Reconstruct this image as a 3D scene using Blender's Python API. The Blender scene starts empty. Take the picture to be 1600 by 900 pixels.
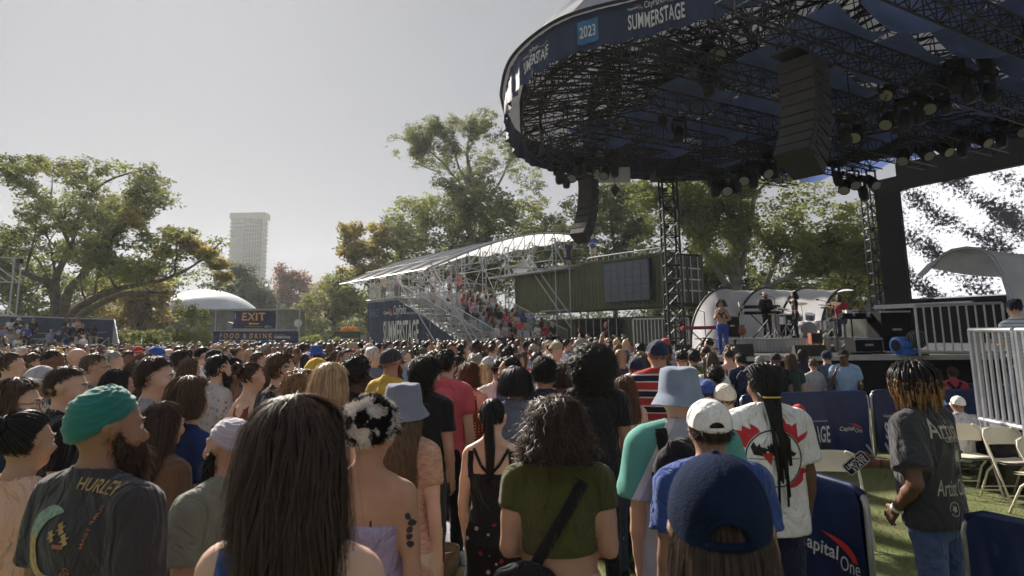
import bpy, math, random
import numpy as np
from mathutils import Vector, Matrix
from mathutils.bvhtree import BVHTree
rnd = random.Random(7)
sc = bpy.context.scene
col = sc.collection
R = math.radians
# camera
CAMZ = 1.95
cd = bpy.data.cameras.new('camera'); cam = bpy.data.objects.new('camera', cd); col.objects.link(cam)
cd.sensor_width = 36.0; cd.lens = 22.5; cd.shift_y = -83 / 1600
cd.clip_start = 0.05; cd.clip_end = 4000
PITCH = math.atan(153 / 1000)
CM = Matrix.Rotation(R(90) + PITCH, 4, 'X') @ Matrix.Rotation(R(-0.82), 4, 'Z')
cam.matrix_world = Matrix.Translation((0, 0, CAMZ)) @ CM
cd.dof.use_dof = True; cd.dof.focus_distance = 6.5; cd.dof.aperture_fstop = 4.5
sc.camera = cam
sc.view_settings.view_transform = 'Standard'; sc.view_settings.look = 'None'
sc.view_settings.exposure = 1.2; sc.view_settings.gamma = 1.0
sc.render.engine = 'CYCLES'
# light
SUN_AZ = -30.0      # degrees from +Y towards -X is negative: the glow low in the left half
SUN_EL = 32.0
w = bpy.data.worlds.new("World"); sc.world = w; w.use_nodes = True
nt = w.node_tree; nt.nodes.clear()
sky = nt.nodes.new('ShaderNodeTexSky'); sky.sky_type = 'NISHITA'; sky.sun_disc = False
sky.sun_elevation = R(SUN_EL); sky.sun_rotation = R(SUN_AZ); sky.air_density = 1.0; sky.dust_density = 2.5; sky.ozone_density = 1.0
hs = nt.nodes.new('ShaderNodeHueSaturation'); hs.inputs['Saturation'].default_value = 0.75
gm = nt.nodes.new('ShaderNodeGamma'); gm.inputs[1].default_value = 0.15
ml = nt.nodes.new('ShaderNodeMix'); ml.data_type = 'RGBA'; ml.blend_type = 'MULTIPLY'; ml.inputs[0].default_value = 1
ml.inputs[7].default_value = (0.98, 1.01, 1.07, 1)
bg = nt.nodes.new('ShaderNodeBackground'); bg.inputs['Strength'].default_value = 0.12
wo = nt.nodes.new('ShaderNodeOutputWorld')
nt.links.new(sky.outputs[0], hs.inputs['Color']); nt.links.new(hs.outputs[0], gm.inputs[0])
nt.links.new(gm.outputs[0], ml.inputs[6]); nt.links.new(ml.outputs[2], bg.inputs[0]); nt.links.new(bg.outputs[0], wo.inputs[0])
sl = bpy.data.lights.new('sun', 'SUN'); sl.energy = 4.6; sl.angle = R(5.0); sl.color = (1.0, 0.91, 0.80)
so = bpy.data.objects.new('sun', sl); col.objects.link(so)
sdir = Vector((math.sin(R(SUN_AZ)) * math.cos(R(SUN_EL)), math.cos(R(SUN_AZ)) * math.cos(R(SUN_EL)), math.sin(R(SUN_EL))))
so.rotation_euler = sdir.to_track_quat('Z', 'Y').to_euler()
# pixels of the photograph to places
CR = CM.to_3x3()
def ray(px, py):
	return CR @ Vector(((px - 800) / 1000, (367 - py) / 1000, -1.0))
def at(px, py, Y):
	d = ray(px, py); t = Y / d.y
	return Vector((d.x * t, Y, CAMZ + d.z * t))
def proj(p):
	q = CR.transposed() @ (Vector(p) - Vector((0, 0, CAMZ)))
	return (800 + 1000 * q.x / -q.z, 367 - 1000 * q.y / -q.z) if q.z < -.01 else (-9999, -9999)
def gz(px, py, z):
	d = ray(px, py); t = (z - CAMZ) / d.z
	return Vector((d.x * t, d.y * t, z))
# materials
MATS = {}
def nodes_of(name):
	m = bpy.data.materials.new(name); m.use_nodes = True
	n = m.node_tree; b = n.nodes['Principled BSDF']
	return m, n, b
def lum(c, k): return tuple(max(0, min(1, v * k)) for v in c[:3]) + (1,)
def M(name, c=(.5, .5, .5), rough=.75, metal=0, var=.18, scale=6.0, bump=.15, bscale=60.0, sheen=0, trans=0, spec=.4, stretch=None, c2=None, wr=0, coord='Object'):
	if name in MATS: return MATS[name]
	m, n, b = nodes_of(name); L = n.links
	tc = n.nodes.new('ShaderNodeTexCoord'); mp = n.nodes.new('ShaderNodeMapping')
	L.new(tc.outputs[coord], mp.inputs[0])
	if stretch: mp.inputs['Scale'].default_value = stretch
	no = n.nodes.new('ShaderNodeTexNoise'); no.inputs['Scale'].default_value = scale; no.inputs['Detail'].default_value = 5
	L.new(mp.outputs[0], no.inputs['Vector'])
	mr = n.nodes.new('ShaderNodeMapRange'); mr.inputs[1].default_value = .3; mr.inputs[2].default_value = .7
	L.new(no.outputs[0], mr.inputs[0])
	mx = n.nodes.new('ShaderNodeMix'); mx.data_type = 'RGBA'
	mx.inputs[6].default_value = lum(c, 1 - var) if c2 is None else lum(c, 1)
	mx.inputs[7].default_value = lum(c, 1 + var) if c2 is None else lum(c2, 1)
	L.new(mr.outputs[0], mx.inputs[0]); L.new(mx.outputs[2], b.inputs['Base Color'])
	b.inputs['Roughness'].default_value = rough; b.inputs['Metallic'].default_value = metal
	b.inputs['Specular IOR Level'].default_value = spec
	if sheen: b.inputs['Sheen Weight'].default_value = sheen
	if bump:
		n2 = n.nodes.new('ShaderNodeTexNoise'); n2.inputs['Scale'].default_value = bscale; n2.inputs['Detail'].default_value = 3
		L.new(mp.outputs[0], n2.inputs['Vector'])
		bp = n.nodes.new('ShaderNodeBump'); bp.inputs['Strength'].default_value = bump; bp.inputs['Distance'].default_value = .01
		L.new(n2.outputs[0], bp.inputs['Height']); L.new(bp.outputs[0], b.inputs['Normal'])
		if wr:
			n3 = n.nodes.new('ShaderNodeTexNoise'); n3.inputs['Scale'].default_value = 7.0; n3.inputs['Detail'].default_value = 3; n3.inputs['Distortion'].default_value = 1.6
			m3 = n.nodes.new('ShaderNodeMapping'); m3.inputs['Scale'].default_value = (1, 1, .55); L.new(tc.outputs[coord], m3.inputs[0]); L.new(m3.outputs[0], n3.inputs['Vector'])
			b3 = n.nodes.new('ShaderNodeBump'); b3.inputs['Strength'].default_value = wr; b3.inputs['Distance'].default_value = .05
			L.new(n3.outputs[0], b3.inputs['Height']); L.new(b3.outputs[0], bp.inputs['Normal'])
	if trans:
		tr = n.nodes.new('ShaderNodeBsdfTranslucent'); L.new(mx.outputs[2], tr.inputs[0])
		ms = n.nodes.new('ShaderNodeMixShader'); ms.inputs[0].default_value = trans
		out = n.nodes['Material Output']
		L.new(b.outputs[0], ms.inputs[1]); L.new(tr.outputs[0], ms.inputs[2]); L.new(ms.outputs[0], out.inputs[0])
	MATS[name] = m
	return m
def patterned(name, build, rough=.8):
	"""material whose base colour comes from build(nodes, links, coords) -> colour socket"""
	if name in MATS: return MATS[name]
	m, n, b = nodes_of(name)
	tc = n.nodes.new('ShaderNodeTexCoord')
	L = n.links; s = build(n.nodes, L, tc.outputs['Object'])
	L.new(s, b.inputs['Base Color']); b.inputs['Roughness'].default_value = rough
	b.inputs['Specular IOR Level'].default_value = .25
	MATS[name] = m
	return m
def ramp(N, L, fac, stops, interp='CONSTANT'):
	r = N.new('ShaderNodeValToRGB'); r.color_ramp.interpolation = interp
	e = r.color_ramp.elements
	while len(e) < len(stops): e.new(.5)
	for i, (p, c) in enumerate(stops): e[i].position = p; e[i].color = tuple(c) + (1,)
	L.new(fac, r.inputs[0]); return r.outputs[0]
# mesh building
class MB:
	def __init__(s): s.v = []; s.f = []
	def add(s, vs, fs):
		o = len(s.v); s.v.extend([tuple(p) for p in vs]); s.f.extend([tuple(i + o for i in f) for f in fs]); return s
	def box(s, c, d, rz=0, m=None):
		x, y, z = d[0] / 2, d[1] / 2, d[2] / 2; ca, sa = math.cos(rz), math.sin(rz)
		vs = []
		for k in (-z, z):
			for i, j in ((-x, -y), (x, -y), (x, y), (-x, y)):
				vs.append((c[0] + i * ca - j * sa, c[1] + i * sa + j * ca, c[2] + k))
		if m is not None: vs = [tuple(m @ Vector(p)) for p in vs]
		return s.add(vs, [(0, 3, 2, 1), (4, 5, 6, 7), (0, 1, 5, 4), (1, 2, 6, 5), (2, 3, 7, 6), (3, 0, 4, 7)])
	def hexa(s, a, b, w, h):
		"""square bar from a to b, w wide and h high"""
		a = Vector(a); b = Vector(b); t = (b - a).normalized()
		u = t.cross(Vector((0, 0, 1)))
		if u.length < 1e-4: u = Vector((1, 0, 0))
		u.normalize(); n = u.cross(t)
		vs = [p + u * (i * w / 2) + n * (j * h / 2) for p in (a, b) for i, j in ((-1, -1), (1, -1), (1, 1), (-1, 1))]
		return s.add(vs, [(0, 1, 2, 3), (7, 6, 5, 4), (0, 4, 5, 1), (1, 5, 6, 2), (2, 6, 7, 3), (3, 7, 4, 0)])
	def tube(s, a, b, r, n=6, r2=None, cap=True):
		return s.path([a, b], [r, r if r2 is None else r2], n, cap)
	def path(s, pts, rs, n=6, cap=True):
		pts = [Vector(p) for p in pts]
		if not isinstance(rs, (list, tuple)): rs = [rs] * len(pts)
		o = len(s.v); u = None
		for i, p in enumerate(pts):
			t = (pts[min(i + 1, len(pts) - 1)] - pts[max(i - 1, 0)])
			if t.length < 1e-9: t = Vector((0, 0, 1))
			t.normalize()
			if u is None:
				u = t.orthogonal().normalized()
			else:
				u = (u - t * u.dot(t))
				u = u.normalized() if u.length > 1e-6 else t.orthogonal().normalized()
			w_ = t.cross(u)
			for k in range(n):
				a_ = 2 * math.pi * k / n
				q = p + (u * math.cos(a_) + w_ * math.sin(a_)) * rs[i]
				s.v.append((q.x, q.y, q.z))
		for i in range(len(pts) - 1):
			for k in range(n):
				k2 = (k + 1) % n
				s.f.append((o + i * n + k, o + i * n + k2, o + (i + 1) * n + k2, o + (i + 1) * n + k))
		if cap:
			s.f.append(tuple(o + k for k in range(n))[::-1]); s.f.append(tuple(o + (len(pts) - 1) * n + k for k in range(n)))
		return s
	def grid(s, fn, nu, nv, closed=False):
		o = len(s.v)
		for i in range(nu + (0 if closed else 1)):
			for j in range(nv + 1):
				s.v.append(tuple(fn(i / nu, j / nv)))
		w_ = nv + 1
		for i in range(nu):
			i2 = (i + 1) % nu if closed else i + 1
			for j in range(nv):
				s.f.append((o + i * w_ + j, o + i2 * w_ + j, o + i2 * w_ + j + 1, o + i * w_ + j + 1))
		return s
	def lathe(s, c, prof, n=16):
		"""prof: list of (radius, z)"""
		o = len(s.v)
		for r_, z in prof:
			for k in range(n):
				a = 2 * math.pi * k / n
				s.v.append((c[0] + r_ * math.cos(a), c[1] + r_ * math.sin(a), c[2] + z))
		for i in range(len(prof) - 1):
			for k in range(n):
				k2 = (k + 1) % n
				s.f.append((o + i * n + k, o + i * n + k2, o + (i + 1) * n + k2, o + (i + 1) * n + k))
		return s
	def ball(s, c, r, n=10, m=6):
		if not isinstance(r, (tuple, list)): r = (r, r, r)
		return s.grid(lambda u, v: (c[0] + r[0] * math.cos(2 * math.pi * u) * math.sin(math.pi * v), c[1] + r[1] * math.sin(2 * math.pi * u) * math.sin(math.pi * v), c[2] + r[2] * math.cos(math.pi * v)), n, m, True)
def mesh_np(name, V, Fq):
	"""V (n,3) array, Fq (m,k) array of faces of k corners"""
	me = bpy.data.meshes.new(name); V = np.asarray(V, np.float32); Fq = np.asarray(Fq, np.int32)
	k = Fq.shape[1]; m = len(Fq)
	me.vertices.add(len(V)); me.vertices.foreach_set('co', V.ravel())
	me.loops.add(m * k); me.loops.foreach_set('vertex_index', Fq.ravel())
	me.polygons.add(m); me.polygons.foreach_set('loop_start', np.arange(m, dtype=np.int32) * k)
	me.update(calc_edges=True)
	return me
def mk(name, g, mat=None, parent=None, smooth=False, label=None, cat=None, group=None, kind=None, keep=False):
	"""link one mesh object; keep=True: the shape is in world coordinates and stays there under its parent"""
	if isinstance(g, MB):
		me = bpy.data.meshes.new(name); me.from_pydata(g.v, [], g.f); me.update()
	else: me = g
	if smooth: me.polygons.foreach_set('use_smooth', [True] * len(me.polygons)); me.update()
	if mat is not None and not me.materials: me.materials.append(mat)
	o = bpy.data.objects.new(name, me); col.objects.link(o)
	if parent is not None:
		o.parent = parent
		if keep: o.matrix_parent_inverse = Matrix.Translation(-parent.location)
	return tag(o, label, cat, group, kind)
def tag(o, label=None, cat=None, group=None, kind=None):
	if label: o['label'] = label
	if cat: o['category'] = cat
	if group: o['group'] = group
	if kind: o['kind'] = kind
	return o
def empty(name, loc=(0, 0, 0), rz=0, label=None, cat=None, group=None):
	o = bpy.data.objects.new(name, None); col.objects.link(o); o.location = loc; o.rotation_euler = (0, 0, rz)
	o.empty_display_size = .1
	return tag(o, label, cat, group)
def copy_tree(o, parent=None):
	c = o.copy(); col.objects.link(c)
	if parent is not None: c.parent = parent
	for ch in list(KIDS.get(o.name, o.children)): copy_tree(ch, c)
	return c
KIDS = {}
def dup(o, loc, rz, label, sc_=1, group=None):
	c = copy_tree(o); c.location = loc; c.rotation_euler = (0, 0, rz); c.scale = (sc_,) * 3; c['label'] = label
	if group: c['group'] = group
	return c
# flat artwork: lettering and marks laid on any surface
def text_geo(s, bold=0.0, shear=0):
	cu = bpy.data.curves.new('t', 'FONT'); cu.body = s; cu.size = 1; cu.offset = bold * .6; cu.space_character = 1 + bold * 1.6; cu.shear = shear; cu.resolution_u = 3
	o = bpy.data.objects.new('t', cu); col.objects.link(o)
	dg = bpy.context.evaluated_depsgraph_get()
	me = bpy.data.meshes.new_from_object(o.evaluated_get(dg))
	V = [(v.co.x, v.co.y) for v in me.vertices]; F_ = [tuple(p.vertices) for p in me.polygons]
	bpy.data.objects.remove(o); bpy.data.curves.remove(cu); bpy.data.meshes.remove(me)
	return V, F_
TG = {}
import bmesh
def cut_up(mb, seg):
	"""split long edges so that flat lettering can follow a curved or folded surface"""
	bm = bmesh.new(); vs = [bm.verts.new(v) for v in mb.v]
	for f in mb.f:
		try: bm.faces.new([vs[i] for i in f])
		except ValueError: pass
	bmesh.ops.triangulate(bm, faces=bm.faces)
	for _ in range(5):
		e = [x for x in bm.edges if x.calc_length() > seg]
		if not e: break
		bmesh.ops.subdivide_edges(bm, edges=e, cuts=1); bmesh.ops.triangulate(bm, faces=[f for f in bm.faces if len(f.verts) > 3])
	bm.verts.index_update(); g = MB(); g.v = [tuple(v.co) for v in bm.verts]; g.f = [tuple(v.index for v in f.verts) for f in bm.faces]; bm.free(); return g
class Art:
	def __init__(s): s.items = {}
	def _put(s, mat, V, F_):
		mb = s.items.setdefault(mat, MB()); mb.add([(x, y, 0) for x, y in V], F_)
	def text(s, t, x, y, w, h, mat, bold=0.0, shear=0, warp=None):
		k = (t, bold, shear)
		if k not in TG: TG[k] = text_geo(t, bold, shear)
		V, F_ = TG[k]
		x0 = min(p[0] for p in V); x1 = max(p[0] for p in V); y0 = min(p[1] for p in V); y1 = max(p[1] for p in V)
		P = [(x + (p[0] - x0) / (x1 - x0) * w, y + (p[1] - y0) / (y1 - y0) * h) for p in V]
		if warp: P = [warp(*p) for p in P]
		s._put(mat, P, F_); return s
	def poly(s, pts, mat): s._put(mat, pts, [tuple(range(len(pts)))]); return s
	def strip(s, a, b, mat):
		n = len(a); s._put(mat, list(a) + list(b), [(i, i + 1, n + i + 1, n + i) for i in range(n - 1)]); return s
	def rect(s, x, y, w, h, mat): return s.poly([(x, y), (x + w, y), (x + w, y + h), (x, y + h)], mat)
	def ring(s, cx, cy, r0, r1, mat, n=40, a0=0, a1=2 * math.pi):
		A = [(cx + r0 * math.cos(a0 + (a1 - a0) * i / n), cy + r0 * math.sin(a0 + (a1 - a0) * i / n)) for i in range(n + 1)]
		B = [(cx + r1 * math.cos(a0 + (a1 - a0) * i / n), cy + r1 * math.sin(a0 + (a1 - a0) * i / n)) for i in range(n + 1)]
		return s.strip(A, B, mat)
	def place(s, fn, parent, name='lettering', keep=False, label=None, seg=None):
		out = []
		for mat, mb in s.items.items():
			if seg: mb = cut_up(mb, seg)
			g = MB(); g.v = [tuple(fn(p[0], p[1])) for p in mb.v]; g.f = mb.f
			ok = [all(q[0] is not None for q in [g.v[i] for i in f]) for f in g.f]
			g.f = [f for f, k in zip(g.f, ok) if k]
			g.v = [(0, 0, 0) if q[0] is None else q for q in g.v]
			o = mk(name, g, MATS[mat], parent, keep=keep)
			if label: o['label'] = label
			out.append(o)
		return out
def swoosh(art, x, y, w, h, mat):
	"""the curved red mark that flies over the lettering"""
	A = []; B = []
	for i in range(13):
		t = i / 12
		A.append((x + w * (1 - (1 - t) ** 1.6), y + h * (1 - t ** 2.6)))
		B.append((x + w * (.86 * (1 - (1 - t) ** 1.35)), y + h * (1 - t ** 2.0) - h * .16 * math.sin(math.pi * min(1, t * 1.05))))
	art.strip(A, B, mat)
def bank_logo(art, x, y, w, white='art_white', red='art_red'):
	h = w * .30
	art.text('Capital', x, y + h * .1, w * .70, h * .72, white, bold=.028, shear=.18)
	art.text('One', x + w * .71, y - h * .02, w * .29, h * .55, white, bold=.0, shear=.15)
	swoosh(art, x + w * .42, y + h * .42, w * .56, h * .75, red)
def summer_logo(art, x, y, w, white='art_white', red='art_red', blue='art_white'):
	"""bank mark, park foundation line and the festival name below"""
	art.text('SUMMERSTAGE', x, y, w, w * .30, white, bold=.035)
	bank_logo(art, x, y + w * .37, w * .27, white, red)
	art.text("CityParks", x + w * .30, y + w * .34, w * .36, w * .16, white, bold=.005)
	art.text('FOUNDATION', x + w * .68, y + w * .37, w * .30, w * .028, white)
# implicit bodies
def lerp(a, b, t): return a + (b - a) * t
class Field:
	def __init__(s, xs, ys, zs):
		s.xs, s.ys, s.zs = [np.asarray(a, np.float32) for a in (xs, ys, zs)]
		s.v = np.full((len(xs), len(ys), len(zs)), .05, np.float32)
	def blk(s, lo, hi):
		r = []
		for a, l, h in zip((s.xs, s.ys, s.zs), lo, hi):
			i0 = max(0, int(np.searchsorted(a, l)) - 1); i1 = min(len(a), int(np.searchsorted(a, h)) + 1)
			r.append(slice(i0, max(i1, i0)))
		return tuple(r)
	def add(s, fn, lo, hi, k=.02, op='u', rot=None):
		sl = s.blk(lo, hi)
		X = s.xs[sl[0]][:, None, None]; Y = s.ys[sl[1]][None, :, None]; Z = s.zs[sl[2]][None, None, :]
		if X.size == 0 or Y.size == 0 or Z.size == 0: return
		if rot is not None:
			c, a, sh = rot      # about the vertical axis through c, then a nod
			ca, sa = math.cos(a), math.sin(a)
			x = X - c[0]; y = Y - c[1]
			X, Y = x * ca + y * sa + c[0], -x * sa + y * ca + c[1]
			if sh:
				cb, sb = math.cos(sh), math.sin(sh)
				y = Y - c[1]; z = Z - c[2]
				Y, Z = y * cb + z * sb + c[1], -y * sb + z * cb + c[2]
		d = fn(X, Y, Z); a_ = s.v[sl]
		if op == 'u':
			h = np.clip(.5 + .5 * (a_ - d) / k, 0, 1); s.v[sl] = a_ * (1 - h) + d * h - k * h * (1 - h)
		else:
			d = -d; h = np.clip(.5 - .5 * (a_ - d) / k, 0, 1); s.v[sl] = a_ * (1 - h) + d * h + k * h * (1 - h)
	def cone(s, a, b, r1, r2, k=.02, op='u', rot=None):
		a = np.array(a, float); b = np.array(b, float); m = max(r1, r2) + .05
		if rot is not None: m += .08
		ba = b - a; L = float(ba @ ba) + 1e-9
		def fn(X, Y, Z):
			h = np.clip(((X - a[0]) * ba[0] + (Y - a[1]) * ba[1] + (Z - a[2]) * ba[2]) / L, 0, 1)
			return np.sqrt((X - a[0] - h * ba[0]) ** 2 + (Y - a[1] - h * ba[1]) ** 2 + (Z - a[2] - h * ba[2]) ** 2) - (r1 + (r2 - r1) * h)
		s.add(fn, np.minimum(a, b) - m, np.maximum(a, b) + m, k, op, rot)
	def ell(s, c, r, k=.02, op='u', rot=None):
		c = np.array(c, float); r = np.array(r, float); m = .05 + (.08 if rot is not None else 0)
		def fn(X, Y, Z):
			q = np.sqrt(((X - c[0]) / r[0]) ** 2 + ((Y - c[1]) / r[1]) ** 2 + ((Z - c[2]) / r[2]) ** 2)
			return (q - 1) * r.min()
		s.add(fn, c - r - m, c + r + m, k, op, rot)
	def stack(s, zs, rx, ry, cy, off=0, k=.02, cx=None, p=2.0):
		zs = np.array(zs)
		def fn(X, Y, Z):
			a = np.interp(Z, zs, rx) + off; b = np.interp(Z, zs, ry) + off; c = np.interp(Z, zs, cy)
			x = X - (np.interp(Z, zs, cx) if cx is not None else 0)
			d = ((np.abs(x / a) ** p + np.abs((Y - c) / b) ** p) ** (1 / p) - 1) * np.minimum(a, b) * .92
			return np.maximum(np.maximum(d, Z - zs[-1]), zs[0] - Z)
		m = .06; q = max(rx) + off + m
		s.add(fn, (-q - .1, min(cy) - max(ry) - off - m, zs[0] - m), (q + .1, max(cy) + max(ry) + off + m, zs[-1] + m), k)
	def cut(s, fn, k=.006):
		"""keep where fn<0"""
		d = fn(s.xs[:, None, None], s.ys[None, :, None], s.zs[None, None, :])
		a_ = s.v; h = np.clip(.5 - .5 * (a_ - d) / k, 0, 1); s.v = a_ * (1 - h) + d * h + k * h * (1 - h)
	def ripple(s, amp, seed, fr=(9, 9, 5)):
		rg = np.random.RandomState(seed)
		X = s.xs[:, None, None]; Y = s.ys[None, :, None]; Z = s.zs[None, None, :]
		d = 0
		for i in range(5):
			a = rg.uniform(0, 6.28, 3); f = rg.uniform(.5, 1.6, 3) * np.array(fr) * 2.2
			w_ = np.sin(f[0] * X + f[2] * Z + a[0]) + .6 * np.sin(f[1] * 1.3 * Y - f[2] * 1.7 * Z + a[1])
			d = d + (np.sin(w_ * 1.9 + f[2] * .9 * Z + a[2]) * .6 + .9 * (1 - 2 * np.abs(np.sin(w_ * 1.3 + f[1] * .8 * Y + a[1])) ** .6)) * rg.uniform(.4, 1)
		s.v = s.v + (d * (amp / 3)).astype(np.float32)
	def mesh(s, name):
		v = s.v; ins = v < 0
		c = [(i, j, k) for i in (0, 1) for j in (0, 1) for k in (0, 1)]
		n = [d - 1 for d in v.shape]
		def sh(a, o): return a[o[0]:o[0] + n[0], o[1]:o[1] + n[1], o[2]:o[2] + n[2]]
		cnt = sum(sh(ins, o).astype(np.int8) for o in c)
		mask = (cnt > 0) & (cnt < 8)
		ijk = np.argwhere(mask)
		idx = np.full(mask.shape, -1, np.int32); idx[mask] = np.arange(len(ijk))
		acc = np.zeros((len(ijk), 3)); num = np.zeros(len(ijk))
		for o1 in c:
			for ax in range(3):
				if o1[ax]: continue
				o2 = list(o1); o2[ax] = 1
				v1 = sh(v, o1)[mask]; v2 = sh(v, tuple(o2))[mask]
				x = (v1 < 0) != (v2 < 0)
				t = np.where(x, v1 / np.where(x, v1 - v2, 1), 0)
				p = np.tile(np.array(o1, float), (len(ijk), 1)); p[:, ax] = t
				acc += p * x[:, None]; num += x
		P = ijk + acc / num[:, None]
		V = np.stack([np.interp(P[:, i], np.arange(len(a)), a) for i, a in enumerate((s.xs, s.ys, s.zs))], 1)
		Q = []
		for ax in range(3):
			b, c_ = [(1, 2), (2, 0), (0, 1)][ax]
			lo = [slice(1, d) for d in v.shape]; lo = [slice(1, n[i]) for i in range(3)]; lo[ax] = slice(0, n[ax])
			hi = list(lo); hi[ax] = slice(1, n[ax] + 1)
			A = ins[tuple(lo)]; B = ins[tuple(hi)]
			e = np.argwhere(A != B)
			if not len(e): continue
			off = np.array([1, 1, 1]); off[ax] = 0; e = e + off
			sg = ins[e[:, 0], e[:, 1], e[:, 2]]
			def g(db, dc):
				q = e.copy(); q[:, b] -= db; q[:, c_] -= dc
				return idx[q[:, 0], q[:, 1], q[:, 2]]
			q = np.stack([g(1, 1), g(0, 1), g(0, 0), g(1, 0)], 1)
			q[~sg] = q[~sg][:, ::-1]
			Q.append(q)
		Q = np.concatenate(Q); Q = Q[(Q >= 0).all(1)]
		me = mesh_np(name, V, Q); me.polygons.foreach_set('use_smooth', np.ones(len(me.polygons), bool)); me.update()
		return me
def axis(lo, hi, fine_lo, fine_hi, hf, hc):
	a = [lo]
	while a[-1] < hi:
		x = a[-1]; a.append(x + (hf if fine_lo - hc < x < fine_hi else hc))
	return a
TZ = [.80, .88, .95, 1.03, 1.10, 1.18, 1.27, 1.35, 1.41, 1.46]
TORSO = {'m': ([.160, .168, .165, .158, .156, .166, .184, .192, .172, .09], [.112, .12, .115, .108, .108, .114, .122, .118, .095, .06], [0, -.005, 0, .005, .005, 0, -.005, -.01, -.015, -.015]),
		 'f': ([.172, .178, .168, .145, .132, .138, .152, .162, .145, .08], [.118, .125, .112, .10, .094, .102, .112, .104, .084, .055], [-.005, -.012, -.005, .005, .008, .004, 0, -.006, -.012, -.012]),
		 'k': ([.178, .185, .180, .170, .165, .172, .186, .190, .165, .09], [.128, .14, .13, .122, .118, .12, .126, .118, .095, .06], [0, -.005, 0, .005, .005, 0, -.005, -.01, -.015, -.015])}
ARMS = {'down': ((.04, -.02, -.29), (.035, .045, -.53)), 'loose': ((.055, -.04, -.28), (.06, .07, -.50)),
		'cross': ((.045, .03, -.28), (-.13, .19, -.23)), 'hip': ((.17, -.10, -.23), (.03, .03, -.40)),
		'phone': ((.05, .12, -.25), (-.05, .30, -.02)), 'up': ((.10, .10, .20), (.03, .16, .46)), 'lap': ((.04, .05, -.28), (-.08, .26, -.36)),
		'mic': ((.09, .02, -.27), (-.09, .20, .02)), 'fore': ((.05, .0, -.28), (.06, .25, -.22)), 'bent': ((.03, -.03, -.28), (-.02, .2, -.34)),
		'belly': ((.10, -.02, -.27), (-.09, .14, -.30))}
def arm_joints(sx, pose, wide):
	sh = np.array([sx * wide, -.012, 1.405])
	if isinstance(pose, str): e, w_ = ARMS[pose]
	else: e, w_ = pose
	return sh, sh + np.array([sx * e[0], e[1], e[2]]), sh + np.array([sx * w_[0], w_[1], w_[2]])
def hand(f, e, w_, side, fine=True, curl=.5, k=.008):
	"""palm and five fingers continuing the forearm e->w_"""
	d = (w_ - e); d = d / np.linalg.norm(d)
	up = np.array([0, 0, 1.0]) if abs(d[2]) < .8 else np.array([0, 1.0, 0])
	b = np.cross(d, up); b /= np.linalg.norm(b)      # across the palm
	if b[0] * side < 0 and abs(b[0]) > .3: b = -b
	b2 = np.cross(b, d); b2 /= np.linalg.norm(b2)
	across = up - d * (up @ d); across /= np.linalg.norm(across)
	nrm = np.cross(d, across); nrm /= np.linalg.norm(nrm)
	if nrm[0] * side > 0: nrm = -nrm              # palm looks towards the body
	for t in (-.026, -.009, .009, .026):
		f.cone(w_ + d * .012 + across * t * .7, w_ + d * .088 + across * t, .015, .0125, k)
	for i, (t, l) in enumerate(((.031, .070), (.011, .080), (-.009, .074), (-.028, .058))):
		a0 = w_ + d * .088 + across * t
		a1 = a0 + (d * math.cos(curl * .6) + nrm * math.sin(curl * .6)) * l * .5
		a2 = a1 + (d * math.cos(curl * 1.6) + nrm * math.sin(curl * 1.6)) * l * .5
		f.cone(a0, a1, .0102, .009, k * .4); f.cone(a1, a2, .009, .0075, k * .4)
	t0 = w_ + d * .02 + across * .03; t1 = t0 + d * .035 + across * .022 + nrm * .015; t2 = t1 + d * .032 + across * .004 + nrm * .012
	f.cone(t0, t1, .014, .0115, k); f.cone(t1, t2, .0115, .009, k * .5)
def legs_of(seated, stance=.1):
	if seated: return [((s * .09, 0, .92), (s * .13, .43, .93), (s * .13, .45, .50), (s * .13, .60, .46)) for s in (-1, 1)]
	return [((s * .088, 0, .90), (s * (stance + .0), .012, .50), (s * (stance + .005), -.02, .085), (s * (stance + .02), .14, .035)) for s in (-1, 1)]
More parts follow.
